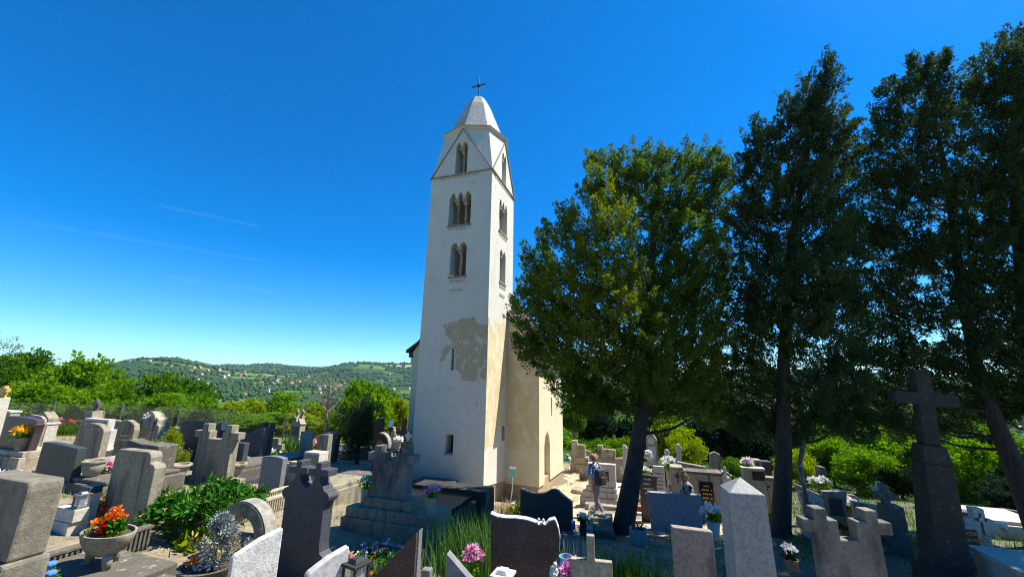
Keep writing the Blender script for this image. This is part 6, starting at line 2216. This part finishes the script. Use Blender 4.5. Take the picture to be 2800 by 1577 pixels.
for (tx, ty, d, wp, lab, mk) in ((2084, 1258, 13.2, 50, 'small block gravestone with a carved chalice behind the stepped dark tablet', 'q1'), (2060, 1283, 12.0, 62, 'stepped grey gravestone with a black tablet below the chalice stone', 'q2')):
    P, h, w = fit(tx=tx, ty=ty, d=d, wpx=wp, name=mk)
    r = grave(lab, P)
    if mk == 'q1':
        boxp(r, 'left_block', 'lime_old', -w * .5, -w * .06, 0, .35, -.1, h)
        boxp(r, 'right_block', 'granite_br', -w * .058, w * .5, .06, .4, -.1, h - .04)
        smooth_angle(MB().lathe([(.055, 0), (.02, .02), (.015, .09), (.05, .13), (.06, .2), (.0, .2)], (-w * .28, -.004, h * .80), 10, 1, .3).build('chalice', 'ink', r))
    else:
        piece(r, 'slab', 'lime_old', [(-w / 2, 0), (w / 2, 0), (w / 2, h), (-w * .5, h)], .25)
        boxp(r, 'tablet', 'black', -w * .08, w * .45, -.02, .004, h - .30, h - .05)
        boxp(r, 'coping', 'lime', -w * .55, w * .52, -.04, .29, h + .001, h + .05)
bouquet('white flowers standing on the stepped grey gravestone', at(2047, 1284, 12.3), ['whiteflower', 'whiteflower', 'palepink'], .12, .32, None, nb=12, bs=.13, seed=113)
P, h, w = fit(bx=2092, by=1392, ty=1307, wpx=64, name='r')
r = grave('leaning weathered gravestone with a small dark crucifix left of the straight trunk', P)
piece(r, 'slab', 'lime_old', slant(w * 1.2, h, h - .05, w), .2)
boxp(r, 'coping', 'lime_old', -w * .62, w * .62, -.05, .25, h + .001, h + .05)
piece(r, 'crucifix', 'dark_iron', cross(.16, .3, .2, .55, .75), .02, -.024, .002, z=h - .42, x=w * .2)
# blue grey concrete tomb in the shade
P, h, w = fit(bx=1850, by=1456, ty=1349, wpx=150, name='75')
r = grave('large plain blue grey concrete headstone narrowing to its base in the tree shade', P)
piece(r, 'slab', 'conc_blue', [(-w * .46, -.1), (w * .47, -.1), (w * .5, h + .03), (w * .30, h + .01), (-w * .5, h - .02)], .16, .0, .012)
Pz = P
r = grave('new blue grey concrete tomb slab with steps below the plain headstone', P - EY * .02, name='tomb', cat='tomb')
boxp(r, 'step', 'conc_blue', -w * .5, w * .4, -.38, -.022, -.4, -.02)
boxp(r, 'block', 'conc_blue', -w * .40, -w * .20, -.30, -.08, -.0198, .06)
boxp(r, 'block', 'conc_blue', w * .02, w * .22, -.30, -.08, -.0198, .06)
for nm, x0, x1, zt in (('slab', -w * .62, w * .38, -.0), ('rim', w * .382, w * .5, .06)):
    o = boxp(r, nm, 'conc_blue', x0, x1, -2.3, 0, -.4, zt)
    o.location = (0, -.395, -.06); o.rotation_euler = (R(-8.0), 0, 0)
P, h, w = fit(bx=1746, by=1490, ty=1450, wpx=48, name='trough')
r = empty('planter', P, YAW, 'blue grey concrete trough with a dark wilted plant by the leaning trunk', 'planter')
mb = MB().box(-w / 2, w / 2, 0, .04, 0, h).box(-w / 2, w / 2, .22, .26, 0, h).box(-w / 2, -w / 2 + .04, .0402, .2198, 0, h).box(w / 2 - .04, w / 2, .0402, .2198, 0, h)
mb.build('trough', 'conc_blue', r, bevel=.006)
boxp(r, 'soil', 'soil', -w / 2 + .042, w / 2 - .042, .042, .218, 0, h - .03, 0)
V, Fq, tn = plumes(rng.normal(size=(8, 3)) * [.07, .03, .01] + [.04, .12, h + .02], np.tile([0, 0, 1.], (8, 1)), np.full(8, .1), np.full(8, .06), 8, .06, .012)
pymesh('plant', V, Fq, 'leaf_dk', r, False, tn)
q = at(1780, 1444, float((Pz - EYE) @ FWD) + .35)
o = boxp(None, 'stone_block', 'conc_blue', -.16, .16, -.1, .1, -.2, .02); o.location = tuple(q); o.rotation_euler = (0, 0, YAW)
tag(o, 'blue grey concrete block between the trunk and the plain headstone', 'block')
# rusty concrete stone and obelisk in front
P, h, w = fit(tx=1893, ty=1446, d=4.4, wpx=118, name='76')
tag(piece(None, 'gravestone', 'conc_red', [(-w / 2, -.1), (w / 2, -.1), (w / 2, h - .015), (-w / 2, h + .01)], .10, P=P, yaw=R(-9)), 'rust streaked concrete gravestone left of the granite obelisk', 'gravestone')
P, h, w = fit(tx=2022, ty=1303, d=3.75, wpx=122, name='77')
P = P + np.array([0, 0, 0])
r = grave('granite obelisk pillar with a low pyramid top in the right foreground', P, R(-12), 'obelisk', 'obelisk')
ww = w * .86
mb = MB()
a = ww / 2
hs_ = h - .085
mb.add([(-a * 1.12, -a * 1.12, -.1), (a * 1.12, -a * 1.12, -.1), (a * 1.12, a * 1.12, -.1), (-a * 1.12, a * 1.12, -.1), (-a, -a, hs_ - .06), (a, -a, hs_ - .06), (a, a, hs_ - .06), (-a, a, hs_ - .06), (-a * .97, -a * .97, hs_ - .03), (a * .97, -a * .97, hs_ - .03), (a * .97, a * .97, hs_ - .03), (-a * .97, a * .97, hs_ - .03), (0, 0, h)],
       [(3, 2, 1, 0), (0, 1, 5, 4), (1, 2, 6, 5), (2, 3, 7, 6), (3, 0, 4, 7), (4, 5, 9, 8), (5, 6, 10, 9), (6, 7, 11, 10), (7, 4, 8, 11), (8, 9, 12), (9, 10, 12), (10, 11, 12), (11, 8, 12)])
mb.build('shaft', 'granite_lt', r, bevel=.006)
q = at(1950, 1432, 6.6)
bouquet('white flowers in a pale blue pot between the plain headstone and the obelisk', (q[0], q[1], q[2] - .18), ['whiteflower'], .13, .2, (.24, .08, .12), nb=9, bs=.12, seed=117, vmat='paleblue')
q = spot(2105, 1440)
broad('garden_shrub', 'small clipped green shrub between obelisk and straight trunk', 2103, 1388, float((q - EYE) @ FWD), 48, 'leaf2', True, None, kind='shrub', seed=3)
q = at(2160, 1530, 5.4); z = G(q[0], q[1])
r = grave('dark shaded tomb slab with a stone pot at the foot of the straight trunk', (q[0], q[1], z), name='tomb', cat='tomb')
boxp(r, 'slab', 'conc_dark', -.55, .45, -.5, .9, -.2, .14)
bouquet('white flowers in a dark stone pot in the shade below the straight trunk', at(2166, 1556, 5.0), ['whiteflower'], .07, .14, (.12, .07, .09), nb=8, bs=.06, seed=119, vmat='conc_dark', leaves=40, leaf='leaf_dk')
# pole with a curved lamp head
P, h, w = fit(bx=2214, by=1440, ty=1201, d=None, name='pole')
P2 = spot(2222, 1470); 
P, h, w = fit(bx=2222, by=1470, ty=1203, name='pole')
r = empty('lamp_post', P, 0, 'grey steel pole with a bent weathered head in front of the straight trunk', 'pole')
MB().tube([(0, 0, -.2), (-.02, 0, h * .55), (-.05, 0, h * .70)], .042, 10).build('pole', 'grey_iron', r, True)
smooth_angle(MB().lathe([(.05, 0), (.06, .02), (.06, .07), (.045, .09)], (-.05, 0, h * .70), 12).build('collar', 'grey_iron', r))
MB().tube([(-.05, 0, h * .74), (-.01, 0, h * .80), (.06, 0, h * .88), (.10, 0, h * .95), (.10, 0, h)], [.04, .05, .05, .06, .055], 8).build('head', 'bark_grey', r)
# right middle rows
P, h, w = fit(tx=2247, ty=1275, d=10.8, wpx=24, name='s')
r = grave('dark rough stone column with a black polished stone beside it', P)
piece(r, 'column', 'conc_dark', slant(w * .9, h, h - .02, w * 1.6), .26, bevel=.03)
boxp(r, 'side_stone', 'black', w * .62, w * 1.9, .05, .2, -.1, h * .56)
bouquet('white flower cluster on top of the split grey gravestone', at(2246, 1326, 10.0), ['whiteflower'], .2, .14, None, nb=9, bs=.12, seed=121, leaves=20)
P, h, w = fit(bx=2262, by=1442, ty=1340, wpx=130, name='t')
r = grave('wide grey gravestone split like an open book behind the cream curved one', P)
piece(r, 'left_wing', 'conc', [(-w * .40, 0), (-w * .02, 0), (-w * .02, h - .12), (-w * .54, h + .10)], .14, .02)
piece(r, 'right_wing', 'conc', [(w * .0, 0), (w * .40, 0), (w * .54, h + .02), (w * .02, h - .02)], .14)
boxp(r, 'right_panel', 'granite_br', w * .12, w * .40, -.012, .002, h * .35, h * .82)
P, h, w = fit(bx=2240, by=1470, ty=1345, wpx=72, name='t2')
r = grave('cream gravestone with a swooping top and wavy right side on a white stepped base', P)
q = [(-w * .46, .20), (w * .44, .20), (w * .54, h * .40), (w * .50, h * .55), (w * .38, h * .72), (w * .42, h * .86), (w * .2, h * .90), (-w * .06, h * .98), (-w * .14, h * 1.0), (-w * .24, h * .97), (-w * .40, h * 1.0), (-w * .50, h * .96), (-w * .44, h * .8)]
piece(r, 'slab', 'lime', q, .14, .02)
words(r, 'inscription', 'ink', -w * .28, w * .3, h * .48, h * .80, 3, .017, 63)
piece(r, 'cross', 'ink', cross(.07, .16, .2), .01, .012, .001, z=h * .80, x=-w * .22)
boxp(r, 'base', 'marble', -w * .5, w * .62, -.08, .3, -.3, .19)
boxp(r, 'side_tomb', 'lime', w * .3, w * 1.1, .301, 1.6, -.3, .10)
q = spot(2330, 1430)
bouquet('white flowers in a tan clay pot right of the split grey gravestone', q, ['whiteflower'], .2, .24, (.28, .09, .13), nb=13, bs=.13, seed=123, vmat='lime_old')
bouquet('red artificial flowers lying on the grave right of the cream curved stone', spot(2318, 1448), ['red'], .2, .06, None, nb=12, bs=.1, seed=125, leaves=24)
tag(lathe_obj('x', spot(2350, 1440), [(.04, 0), (.045, .05), (.045, .1), (.03, .12)], 'redglass', 'grave_candle', 'candle', 12), 'small red grave candle on the kerb left of the low stone with a crucifix', 'candle')
P, h, w = fit(bx=2405, by=1484, ty=1381, wpx=104, name='v')
r = grave('low wide old gravestone with a small dark crucifix at its left, near the stone cross', P)
piece(r, 'slab', 'lime_old', slant(w, h + .03, h - .03, w * .96), .2)
piece(r, 'crucifix', 'dark_iron', cross(.08, .18, .22), .015, -.018, .001, z=h - .24, x=-w * .32)
boxp(r, 'tablet', 'conc', -w * .1, w * .36, -.012, .002, h * .3, h * .7)
smooth_angle(tag(lathe_obj('dark stone goblet urn between the double cross and the stone cross monument', spot(2438, 1512), [(.09, 0), (.09, .03), (.03, .06), (.03, .1), (.11, .18), (.13, .22), (.1, .22), (.01, .15)], 'conc_dark', 'stone_urn', 'urn'), None))
P, h, w = fit(bx=2468, by=1520, ty=1334, wpx=62, name='y')
r = grave('dark block gravestone topped by two small crosses left of the stone cross monument', P)
boxp(r, 'block', 'conc_dark', -w * .38, w * .5, 0, .3, -.2, h * .72)
piece(r, 'cross', 'conc_dark', cross(w * .95, h * .32, .34, .3, .58), .14, .08, .01, z=h * .721, x=-w * .1)
piece(r, 'cross', 'marble', cross(w * .66, h * .30, .36, .4, .7), .06, .34, .01, z=h * .74, x=-w * .04)
# big stone cross monument
P = at(2556, 1330, 6.0)
P[2] = G(P[0], P[1])
_, h, w = P, None, None
t_ = at(2534, 1005, 6.0); hM = t_[2] - P[2]
wM = .47
r = grave('tall dark stone cross monument on a tapering pedestal in the tree shade', P, YAW, 'stone_cross_monument', 'monument')
r.rotation_euler = (0, R(4.5), YAW)
hp = at(2560, 1272, 6.0)[2] - P[2]; hs2 = at(2550, 1222, 6.0)[2] - P[2]; ha0 = at(2540, 1108, 6.0)[2] - P[2]; ha1 = at(2540, 1072, 6.0)[2] - P[2]
mb = MB().box(-wM / 2, wM / 2, -.02, wM - .02, -.2, hp, .06, .06)
mb.box(-wM / 2 - .05, wM / 2 + .05, -.07, wM + .03, -.2, .22)
mb.build('pedestal', 'shadowy', r, bevel=.02)
boxp(r, 'step', 'shadowy', -.18, .18, .05, .41, hp + .001, hs2, .015, .03, .03)
s_ = .105
piece(r, 'cross', 'shadowy', [(-s_ * 1.05, hs2 + .001), (s_ * 1.05, hs2 + .001), (s_, ha0), (.38, ha0), (.42, ha0 + .04), (.42, ha1 - .04), (.38, ha1), (s_, ha1), (s_, hM), (-s_, hM), (-s_, ha1), (-.38, ha1), (-.42, ha1 - .04), (-.42, ha0 + .04), (-.38, ha0), (-s_, ha0)], .2, .13, .02)
# pale cross gravestone with palm leaf
P, h, w = fit(bx=2690, by=1540, ty=1388, wpx=118, name='z')
r = grave('pale cross shaped gravestone with a dark gold lettered tablet and carved palm leaf', P)
xx = w * .18
q = [(-w * .62, .02), (w * .36, .02), (xx + w * .13, h * .62), (xx + w * .34, h * .62), (xx + w * .34, h * .80), (xx + w * .13, h * .80), (xx + w * .13, h), (xx - w * .13, h), (xx - w * .13, h * .80), (xx - w * .34, h * .80), (xx - w * .34, h * .66), (-w * .62, h * .66)]
piece(r, 'slab', 'lime', q, .18, .0, .008)
boxp(r, 'base', 'lime', -w * .7, w * .45, -.06, .26, -.3, .019)
boxp(r, 'tablet', 'granite_br', -w * .56, w * .0, -.02, .004, h * .22, h * .60, .002)
for i, s in enumerate(('LA JÓZSEF', 'NYARI IRÉN', 'A GYULA')):
    text(r, 'inscription', 'gold', s, h * .085, -w * .54, h * (.50 - .12 * i), -.021)
piece(r, 'inlay_cross', 'ink', cross(w * .28, h * .38, .14, .62, .74), .012, -.012, .001, z=h * .54, x=xx)
o = MB().lathe([(.0, 0), (.035, 0), (.04, .012), (.0, .014)], n=14).build('medallion', 'marble', r); o.rotation_euler = (R(90), 0, 0); o.location = (xx, -.012, h * .80)
mb = MB()
for i in range(9):
    t = i / 8
    cx_, cz = -w * .12 + w * .34 * t, h * (.06 + .44 * t)
    for s in (-1, 1):
        a = math.atan2(.44 * h, .34 * w) + s * .9
        L2_ = w * .16 * (1 - .5 * abs(t - .4))
        mb.prism([(cx_, cz), (cx_ + math.cos(a - .15) * L2_ * .6, cz + math.sin(a - .15) * L2_ * .6), (cx_ + math.cos(a) * L2_, cz + math.sin(a) * L2_), (cx_ + math.cos(a + .15) * L2_ * .6, cz + math.sin(a + .15) * L2_ * .6)], -.014, .004)
mb.build('palm_leaf', 'lime_old', r)
q = at(2745, 1452, float((P - EYE) @ FWD) + .5)
bouquet('white flower behind the pale cross gravestone', q, ['whiteflower'], .05, .1, None, nb=3, bs=.1, seed=131, leaves=14)
P, h, w = fit(tx=2655, ty=1400, d=9.6, wpx=64, name='behindz')
tag(piece(None, 'gravestone', 'granite_dk', rect(w, h), .3, P=P), 'dark block gravestone between the stone cross monument and the pale cross gravestone', 'gravestone')
q = at(2760, 1545, 5.6); z = G(q[0], q[1])
zt = at(2760, 1520, 5.6)[2] - z
o = MB().box(-.22, 1.5, -1.4, .3, -.2, zt - .07).box(-.27, 1.55, -1.45, .35, zt - .0699, zt).build('tomb_slab', 'lime', bevel=.012)
o.location = (q[0], q[1], z); o.rotation_euler = (0, 0, YAW)
tag(o, 'cream stone tomb slab at the right picture edge below the pale cross', 'tomb')
P = at(2672, 1470, 8.5)
lathe_obj('rough dark garden rock at the foot of the stone cross monument', spot(2660, 1555), [(.01, -.1), (.24, -.1), (.26, .1), (.18, .2), (.06, .25), (.01, .25)], 'conc_dark', 'garden_rock', 'rock', 8)
# fill of lower graves at the right edge
for px, py, x0, x1, L_, hh, mt, lab in ((2768, 1476, -.5, .9, 1.5, .30, 'lime', 'cream stone tomb slab behind the cream slab at the right picture edge'),
                                      (2330, 1412, -.5, .6, 1.5, .18, 'lime_old', 'tan tomb slab behind the white flowers in the tan clay pot'),
                                      (2400, 1440, -.6, .5, 1.4, .16, 'conc_dark', 'dark tomb slab behind the low wide old gravestone'),
                                      (2030, 1345, -.6, .6, 1.4, .2, 'lime_old', 'tan tomb slab in the shade behind the granite obelisk')):
    P = spot(px, py)
    o = MB().box(x0, x1, 0, L_, -.3, hh).box(x0 + .08, x1 - .08, .08, L_ - .08, hh + .0002, hh + .08).build('tomb_slab', mt, bevel=.015)
    o.location = tuple(P); o.rotation_euler = (0, 0, YAW)
    tag(o, lab, 'tomb')
for px, py, ty, wp, mt, f, lab in ((2780, 1440, 1392, 46, 'granite_dk', 0, 'dark upright gravestone in the shade at the far right edge'),
                              (2335, 1392, 1352, 40, 'conc', 1, 'small round topped grey gravestone right of the split grey gravestone'),
                              (2140, 1345, 1300, 30, 'lime_old', 0, 'narrow tan gravestone beside the straight conifer trunk'),
                              (2010, 1318, 1286, 30, 'conc_light', 1, 'small pale round topped gravestone behind the granite obelisk'),
                              (2600, 1420, 1370, 50, 'conc_dark', 1, 'weathered round topped gravestone behind the stone cross monument')):
    P, h, w = fit(bx=px, by=py, ty=ty, wpx=wp, name='fill')
    r = grave(lab, P)
    piece(r, 'slab', mt, archo(w, h, min(.14, w * .3)) if f else slant(w, h, h - .04), .15)
    boxp(r, 'base', mt, -w * .6, w * .6, -.06, .26, -.2, .12)
# foreground double cross on the right
P, h, w = fit(tx=2310, ty=1392, d=4.4, wpx=284, name='rightdc')
r = grave('large streaked concrete gravestone with two block crosses in the right foreground', P, R(-6))
pts = dcross(w, h, .72, .745, .80, .905, .215, .36, .10)
piece(r, 'slab', 'conc_stain', [(x, z - (.1 if z == 0 else 0)) for x, z in pts], .15, bevel=.014)
# far white house behind the graves on the right
q = at(2665, 1400, 33)
z = G(q[0], q[1])
hw = at(2665, 1372, 33)[2] - z
r = empty('house', (q[0], q[1], z), R(25), 'white house with a grey gabled roof and dark window between the trees at right', 'house')
MB().prism([(-2.2, -1), (2.2, -1), (2.2, hw), (0, hw + 1.5), (-2.2, hw)], 0, 6).build('wall', 'farwall', r)
MB().prism([(-2.5, hw - .15), (0, hw + 1.55), (2.5, hw - .15), (2.5, hw), (0, hw + 1.72), (-2.5, hw)], -.2, 6.2).build('roof', 'conc_dark', r)
boxp(r, 'window', 'black', .6, 1.5, -.03, .01, hw - 1.2, hw - .2, 0)

# ------------------------------------------------------------------ people


def skin(name, mat, verts, edges, parent, root=0, lev=2):
    """verts: (x,y,z,r) or (x,y,z,rx,ry)"""
    me = bpy.data.meshes.new(name)
    me.from_pydata([v[:3] for v in verts], edges, [])
    o = link(name, me, mat, parent)
    m = o.modifiers.new('skin', 'SKIN')
    m.use_smooth_shade = True
    me.skin_vertices.new() if not me.skin_vertices else None
    sv = me.skin_vertices[0].data
    for i, v in enumerate(verts):
        sv[i].radius = (v[3], v[4] if len(v) > 4 else v[3])
        sv[i].use_root = (i == root)
    s = o.modifiers.new('sub', 'SUBSURF')
    s.levels = lev; s.render_levels = lev
    return o


def chain(verts, edges, start, pts):
    k = start
    for p in pts:
        verts.append(p); edges.append((k, len(verts) - 1)); k = len(verts) - 1
    return k


def hand(V, E, wrist, wi, d, side, curl=.3, s=1.0):
    """palm, four fingers and a thumb along direction d (pointing to the finger tips)"""
    d = np.array(d, float); d /= np.linalg.norm(d)
    u = np.array(side, float); u -= d * (u @ d); u /= np.linalg.norm(u)
    nrm = np.cross(d, u)
    w = np.array(wrist, float)
    p = w + d * .05 * s
    pk = chain(V, E, wi, [(*p, .030 * s, .017 * s)])
    for i, (o_, L_) in enumerate(((-.027, .062), (-.009, .074), (.009, .07), (.027, .054))):
        b = p + u * o_ * s + d * .04 * s
        m_ = b + d * L_ * .5 * s + nrm * curl * .02
        t_ = b + d * L_ * .92 * s + nrm * curl * .055
        chain(V, E, pk, [(*b, .0095 * s), (*m_, .0088 * s), (*t_, .0072 * s)])
    b = w + d * .025 * s - u * .034 * s
    chain(V, E, wi, [(*b, .012 * s), (*(b + d * .035 * s - u * .016 * s), .010 * s), (*(b + d * .065 * s - u * .014 * s + nrm * .012), .008 * s)])


def head(parent, c, yaw, r, hairmat, hairlong, mat='skin'):
    """returns child objects of a head centred at c, facing local -y turned by yaw"""
    Mh = Matrix.Translation(Vector(c)) @ Matrix.Rotation(yaw, 4, 'Z')
    mb = MB()
    n, m = 16, 12
    V = []
    for i in range(m + 1):
        th = math.pi * i / m
        for k in range(n):
            a = 2 * math.pi * k / n
            x, y, z = r * .80 * math.sin(th) * math.cos(a), r * .98 * math.sin(th) * math.sin(a), r * 1.22 * math.cos(th)
            if z < 0:
                q = 1 - .28 * (-z / (r * 1.22))**1.5
                x *= q
                y = y * (1 - .12 * (-z / r)) - .06 * r * (-z / r)
            V.append((x, y, z))
    Fc = [(i * n + k, (i + 1) * n + k, (i + 1) * n + (k + 1) % n, i * n + (k + 1) % n) for i in range(m) for k in range(n)]
    mb.add(V, Fc)
    return mb, Mh


def place(o, Mh):
    o.matrix_local = Mh
    return o


def person_head(root, c, yaw, r, hairmat, long_):
    mb, Mh = head(root, c, yaw, r, hairmat, long_)
    mb.add([(-.16 * r, -.93 * r, -.18 * r), (.16 * r, -.93 * r, -.18 * r), (0, -1.2 * r, -.15 * r), (0, -.93 * r, .2 * r)], [(0, 1, 2), (1, 3, 2), (3, 0, 2)])
    for s in (-1, 1):
        mb.ball((s * .80 * r, .05 * r, 0), .2 * r, 7, 5, 1.3)
    hd = place(mb.build('head', 'skin', root, True), Mh)
    m2 = MB()
    for s in (-1, 1):
        m2.ball((s * .3 * r, -.86 * r, .12 * r), .09 * r, 6, 4)
    place(m2.build('eyes', 'ink', root), Mh)
    m3 = MB().box(-.22 * r, .22 * r, -.93 * r, -.86 * r, -.50 * r, -.44 * r)
    place(m3.build('mouth', 'wood_red', root), Mh)
    V = []; Fc = []
    n, m = 22, 9
    g = random.Random(3)
    for i in range(m + 1):
        th = (.62 if not long_ else .72) * math.pi * i / m
        for k in range(n):
            a = 2 * math.pi * k / n
            front = max(0, -math.sin(a))
            t2 = th * (1 - (.42 if long_ else .45) * front)
            q = 1.0 + (.16 if long_ else .06) + g.uniform(-.03, .03) * (2.2 if long_ else 1)
            V.append((q * r * .82 * math.sin(t2) * math.cos(a), q * r * 1.0 * math.sin(t2) * math.sin(a) + .04 * r, q * r * 1.22 * math.cos(t2)))
    Fc = [(i * n + k, (i + 1) * n + k, (i + 1) * n + (k + 1) % n, i * n + (k + 1) % n) for i in range(m) for k in range(n)]
    place(MB().add(V, Fc).build('hair', hairmat, root, True), Mh)


# the walking man: seen from behind on the left, striding to the left and away
dm = 11.2
Pm = at(1634, 1412, dm); Pm[2] = G(Pm[0], Pm[1])
man = empty('person', Pm, R(-58), 'man in a blue checked shirt and grey trousers walking along the path', 'person')
# local frame: -x is the walking direction, x right, y away, z up
hM_ = .88
V = [(0, 0, .92, .105, .075)]; E = []
t1 = chain(V, E, 0, [(-.01, 0, 1.10, .14, .10), (-.04, 0, 1.30, .165, .11), (-.06, 0, 1.42, .12, .09), (-.085, 0, 1.50, .055), (-.10, 0, 1.56, .055)])
sh = 3
al = chain(V, E, sh, [(-.06, .19, 1.40, .055), (-.09, .24, 1.12, .043), (-.22, .24, .90, .03)])
hand(V, E, (-.22, .24, .90), al, (-.45, 0, -1), (0, 1, 0), .4)
ar = chain(V, E, sh, [(-.06, -.19, 1.40, .055), (.02, -.25, 1.12, .043), (.05, -.25, .88, .03)])
hand(V, E, (.05, -.25, .88), ar, (.15, 0, -1), (1, 0, 0), .4)
ll_ = chain(V, E, 0, [(-.03, .09, .86, .085), (-.13, .09, .48, .058), (-.07, .09, .09, .038)])
chain(V, E, ll_, [(-.20, .09, .035, .035, .03)])
lr_ = chain(V, E, 0, [(.03, -.09, .86, .085), (.09, -.09, .50, .058), (.38, -.09, .20, .038)])
chain(V, E, lr_, [(.36, -.09, .06, .035, .03)])
skin('body', 'skin', V, E, man)
person_head(man, (-.115, 0, 1.66), R(-82), .098, 'hair_g', False)
V = [(0, 0, .93, .150, .118)]; E = []
chain(V, E, 0, [(-.01, 0, 1.10, .158, .118), (-.04, 0, 1.30, .182, .128), (-.06, 0, 1.43, .13, .10), (-.078, 0, 1.485, .066)])
chain(V, E, 3, [(-.06, .195, 1.40, .074), (-.085, .235, 1.20, .070)])
chain(V, E, 3, [(-.06, -.195, 1.40, .074), (.0, -.240, 1.20, .070)])
skin('shirt', 'shirt', V, E, man)
V = [(0, 0, .93, .15, .12)]; E = []
chain(V, E, 0, [(-.005, 0, 1.03, .15, .115)])
chain(V, E, 0, [(-.03, .09, .84, .098), (-.13, .09, .48, .074), (-.075, .09, .10, .062)])
chain(V, E, 0, [(.03, -.09, .84, .098), (.09, -.09, .50, .074), (.37, -.09, .22, .060)])
skin('trousers', 'jeans', V, E, man)
for (a, b, c) in (((-.05, .09, .05), (-.13, .09, .04), (-.22, .09, .03)), ((.40, -.09, .17), (.40, -.09, .09), (.37, -.09, .0))):
    skin('shoe', 'shoe', [(*a, .05), (*b, .052), (*c, .042)], [(0, 1), (1, 2)], man)
# his backpack
man.scale = (.95, .95, .95)
bp = empty('backpack', (Pm[0], Pm[1], Pm[2]), R(-58), 'black backpack with shoulder straps worn by the walking man', 'backpack')
bp.scale = (.95, .95, .95)
bev(MB().box(.045, .27, -.165, .165, .94, 1.40, .03, .02).build('bag', 'pack', bp, True), .05, 4, 30)
bev(MB().box(.25, .33, -.12, .12, .98, 1.20, .01, .02).build('pocket', 'pack', bp, True), .025, 3, 30)
for s in (-1, 1):
    MB().tube([(.08, s * .10, 1.40), (-.03, s * .12, 1.535), (-.16, s * .13, 1.46), (-.23, s * .13, 1.28), (-.12, s * .17, 1.08), (.06, s * .12, .98)], .018, 6).build('strap', 'pack', bp, True)

# the woman behind the plain headstone
dw = 9.5
Hw = at(1874, 1304, dw)
zf = G(Hw[0], Hw[1])
wom = empty('person', (Hw[0], Hw[1], zf), R(-14), 'woman with short ginger hair and a black and white blouse behind the plain headstone', 'person')
s = (Hw[2] - zf) / 1.53
V = [(0, 0, .88 * s, .11, .08)]; E = []
chain(V, E, 0, [(0, 0, 1.05 * s, .14, .10), (.0, 0, 1.24 * s, .16, .11), (-.01, 0, 1.34 * s, .11, .09), (-.03, 0, 1.42 * s, .05)])
al = chain(V, E, 3, [(-.0, .18, 1.32 * s, .055), (-.05, .22, 1.06 * s, .042), (-.18, .14, .90 * s, .03)])
hand(V, E, (-.18, .14, .90 * s), al, (-1, -.4, -.3), (0, 1, 0), .5, .9)
ar = chain(V, E, 3, [(-.0, -.18, 1.32 * s, .055), (-.02, -.23, 1.06 * s, .042), (-.18, -.15, .92 * s, .03)])
hand(V, E, (-.18, -.15, .92 * s), ar, (-1, .4, -.3), (0, -1, 0), .5, .9)
for sy in (-1, 1):
    k = chain(V, E, 0, [(0, sy * .09, .8 * s, .09), (.0, sy * .09, .45 * s, .06), (.02, sy * .09, .08 * s, .04)])
    chain(V, E, k, [(-.12, sy * .09, .035, .035, .03)])
skin('body', 'skin', V, E, wom)
person_head(wom, (-.045, 0, 1.53 * s), R(-78), .098, 'hair_r', True)
V = [(0, 0, .86 * s, .17, .13)]; E = []
chain(V, E, 0, [(0, 0, 1.05 * s, .165, .125), (.01, 0, 1.24 * s, .185, .135), (.0, 0, 1.35 * s, .13, .105), (-.02, 0, 1.40 * s, .065)])
chain(V, E, 3, [(0, .19, 1.31 * s, .08), (-.05, .23, 1.04 * s, .068)])
chain(V, E, 3, [(0, -.19, 1.31 * s, .08), (-.02, -.24, 1.04 * s, .068)])
skin('blouse', 'blouse', V, E, wom)
V = [(0, 0, .86 * s, .16, .13)]; E = []
for sy in (-1, 1):
    chain(V, E, 0, [(0, sy * .09, .78 * s, .10), (.0, sy * .09, .45 * s, .075), (.02, sy * .09, .09 * s, .062)])
skin('trousers', 'pack', V, E, wom)
for sy in (-1, 1):
    skin('shoe', 'shoe', [(.03, sy * .09, .05, .045), (-.06, sy * .09, .04, .048), (-.14, sy * .09, .03, .04)], [(0, 1), (1, 2)], wom)

# ------------------------------------------------------------------ vapour trails
cm_ = bpy.data.materials.new('vapour')
cm_.use_nodes = True
t = cm_.node_tree
t.nodes.remove(t.nodes['Principled BSDF'])
df = nd(t, 'BsdfDiffuse'); df.inputs['Color'].default_value = (.9, .92, .95, 1)
trn = nd(t, 'BsdfTransparent')
mx = nd(t, 'MixShader'); 
nn = noise(t, posn(t, (.0006, .0006, .0006)), 1.0, 5, .7)
t.links.new(ramp(t, nn, .38, 5.5), mx.inputs[0])
t.links.new(trn.outputs[0], mx.inputs[1]); t.links.new(df.outputs[0], mx.inputs[2])
t.links.new(mx.outputs[0], t.nodes['Material Output'].inputs['Surface'])
for i, (a, b, wd, lab) in enumerate((((-40, 588), (790, 725), 16, 'long faint vapour trail sloping down across the left sky'), ((430, 560), (720, 622), 14, 'short faint vapour trail, upper one of the pair left of the tower'), ((440, 752), (760, 800), 18, 'short faint vapour trail, lowest one above the hills'))):
    D = 21000
    A = at(*a, D); B = at(*b, D)
    o = MB().tube([A - A, (B - A) * .3, (B - A) * .7, B - A], [wd * 3, wd * 6, wd * 6, wd * 2], 8).build('vapour_trail', cm_)
    o.location = tuple(A)
    tag(o, lab, 'vapour trail')
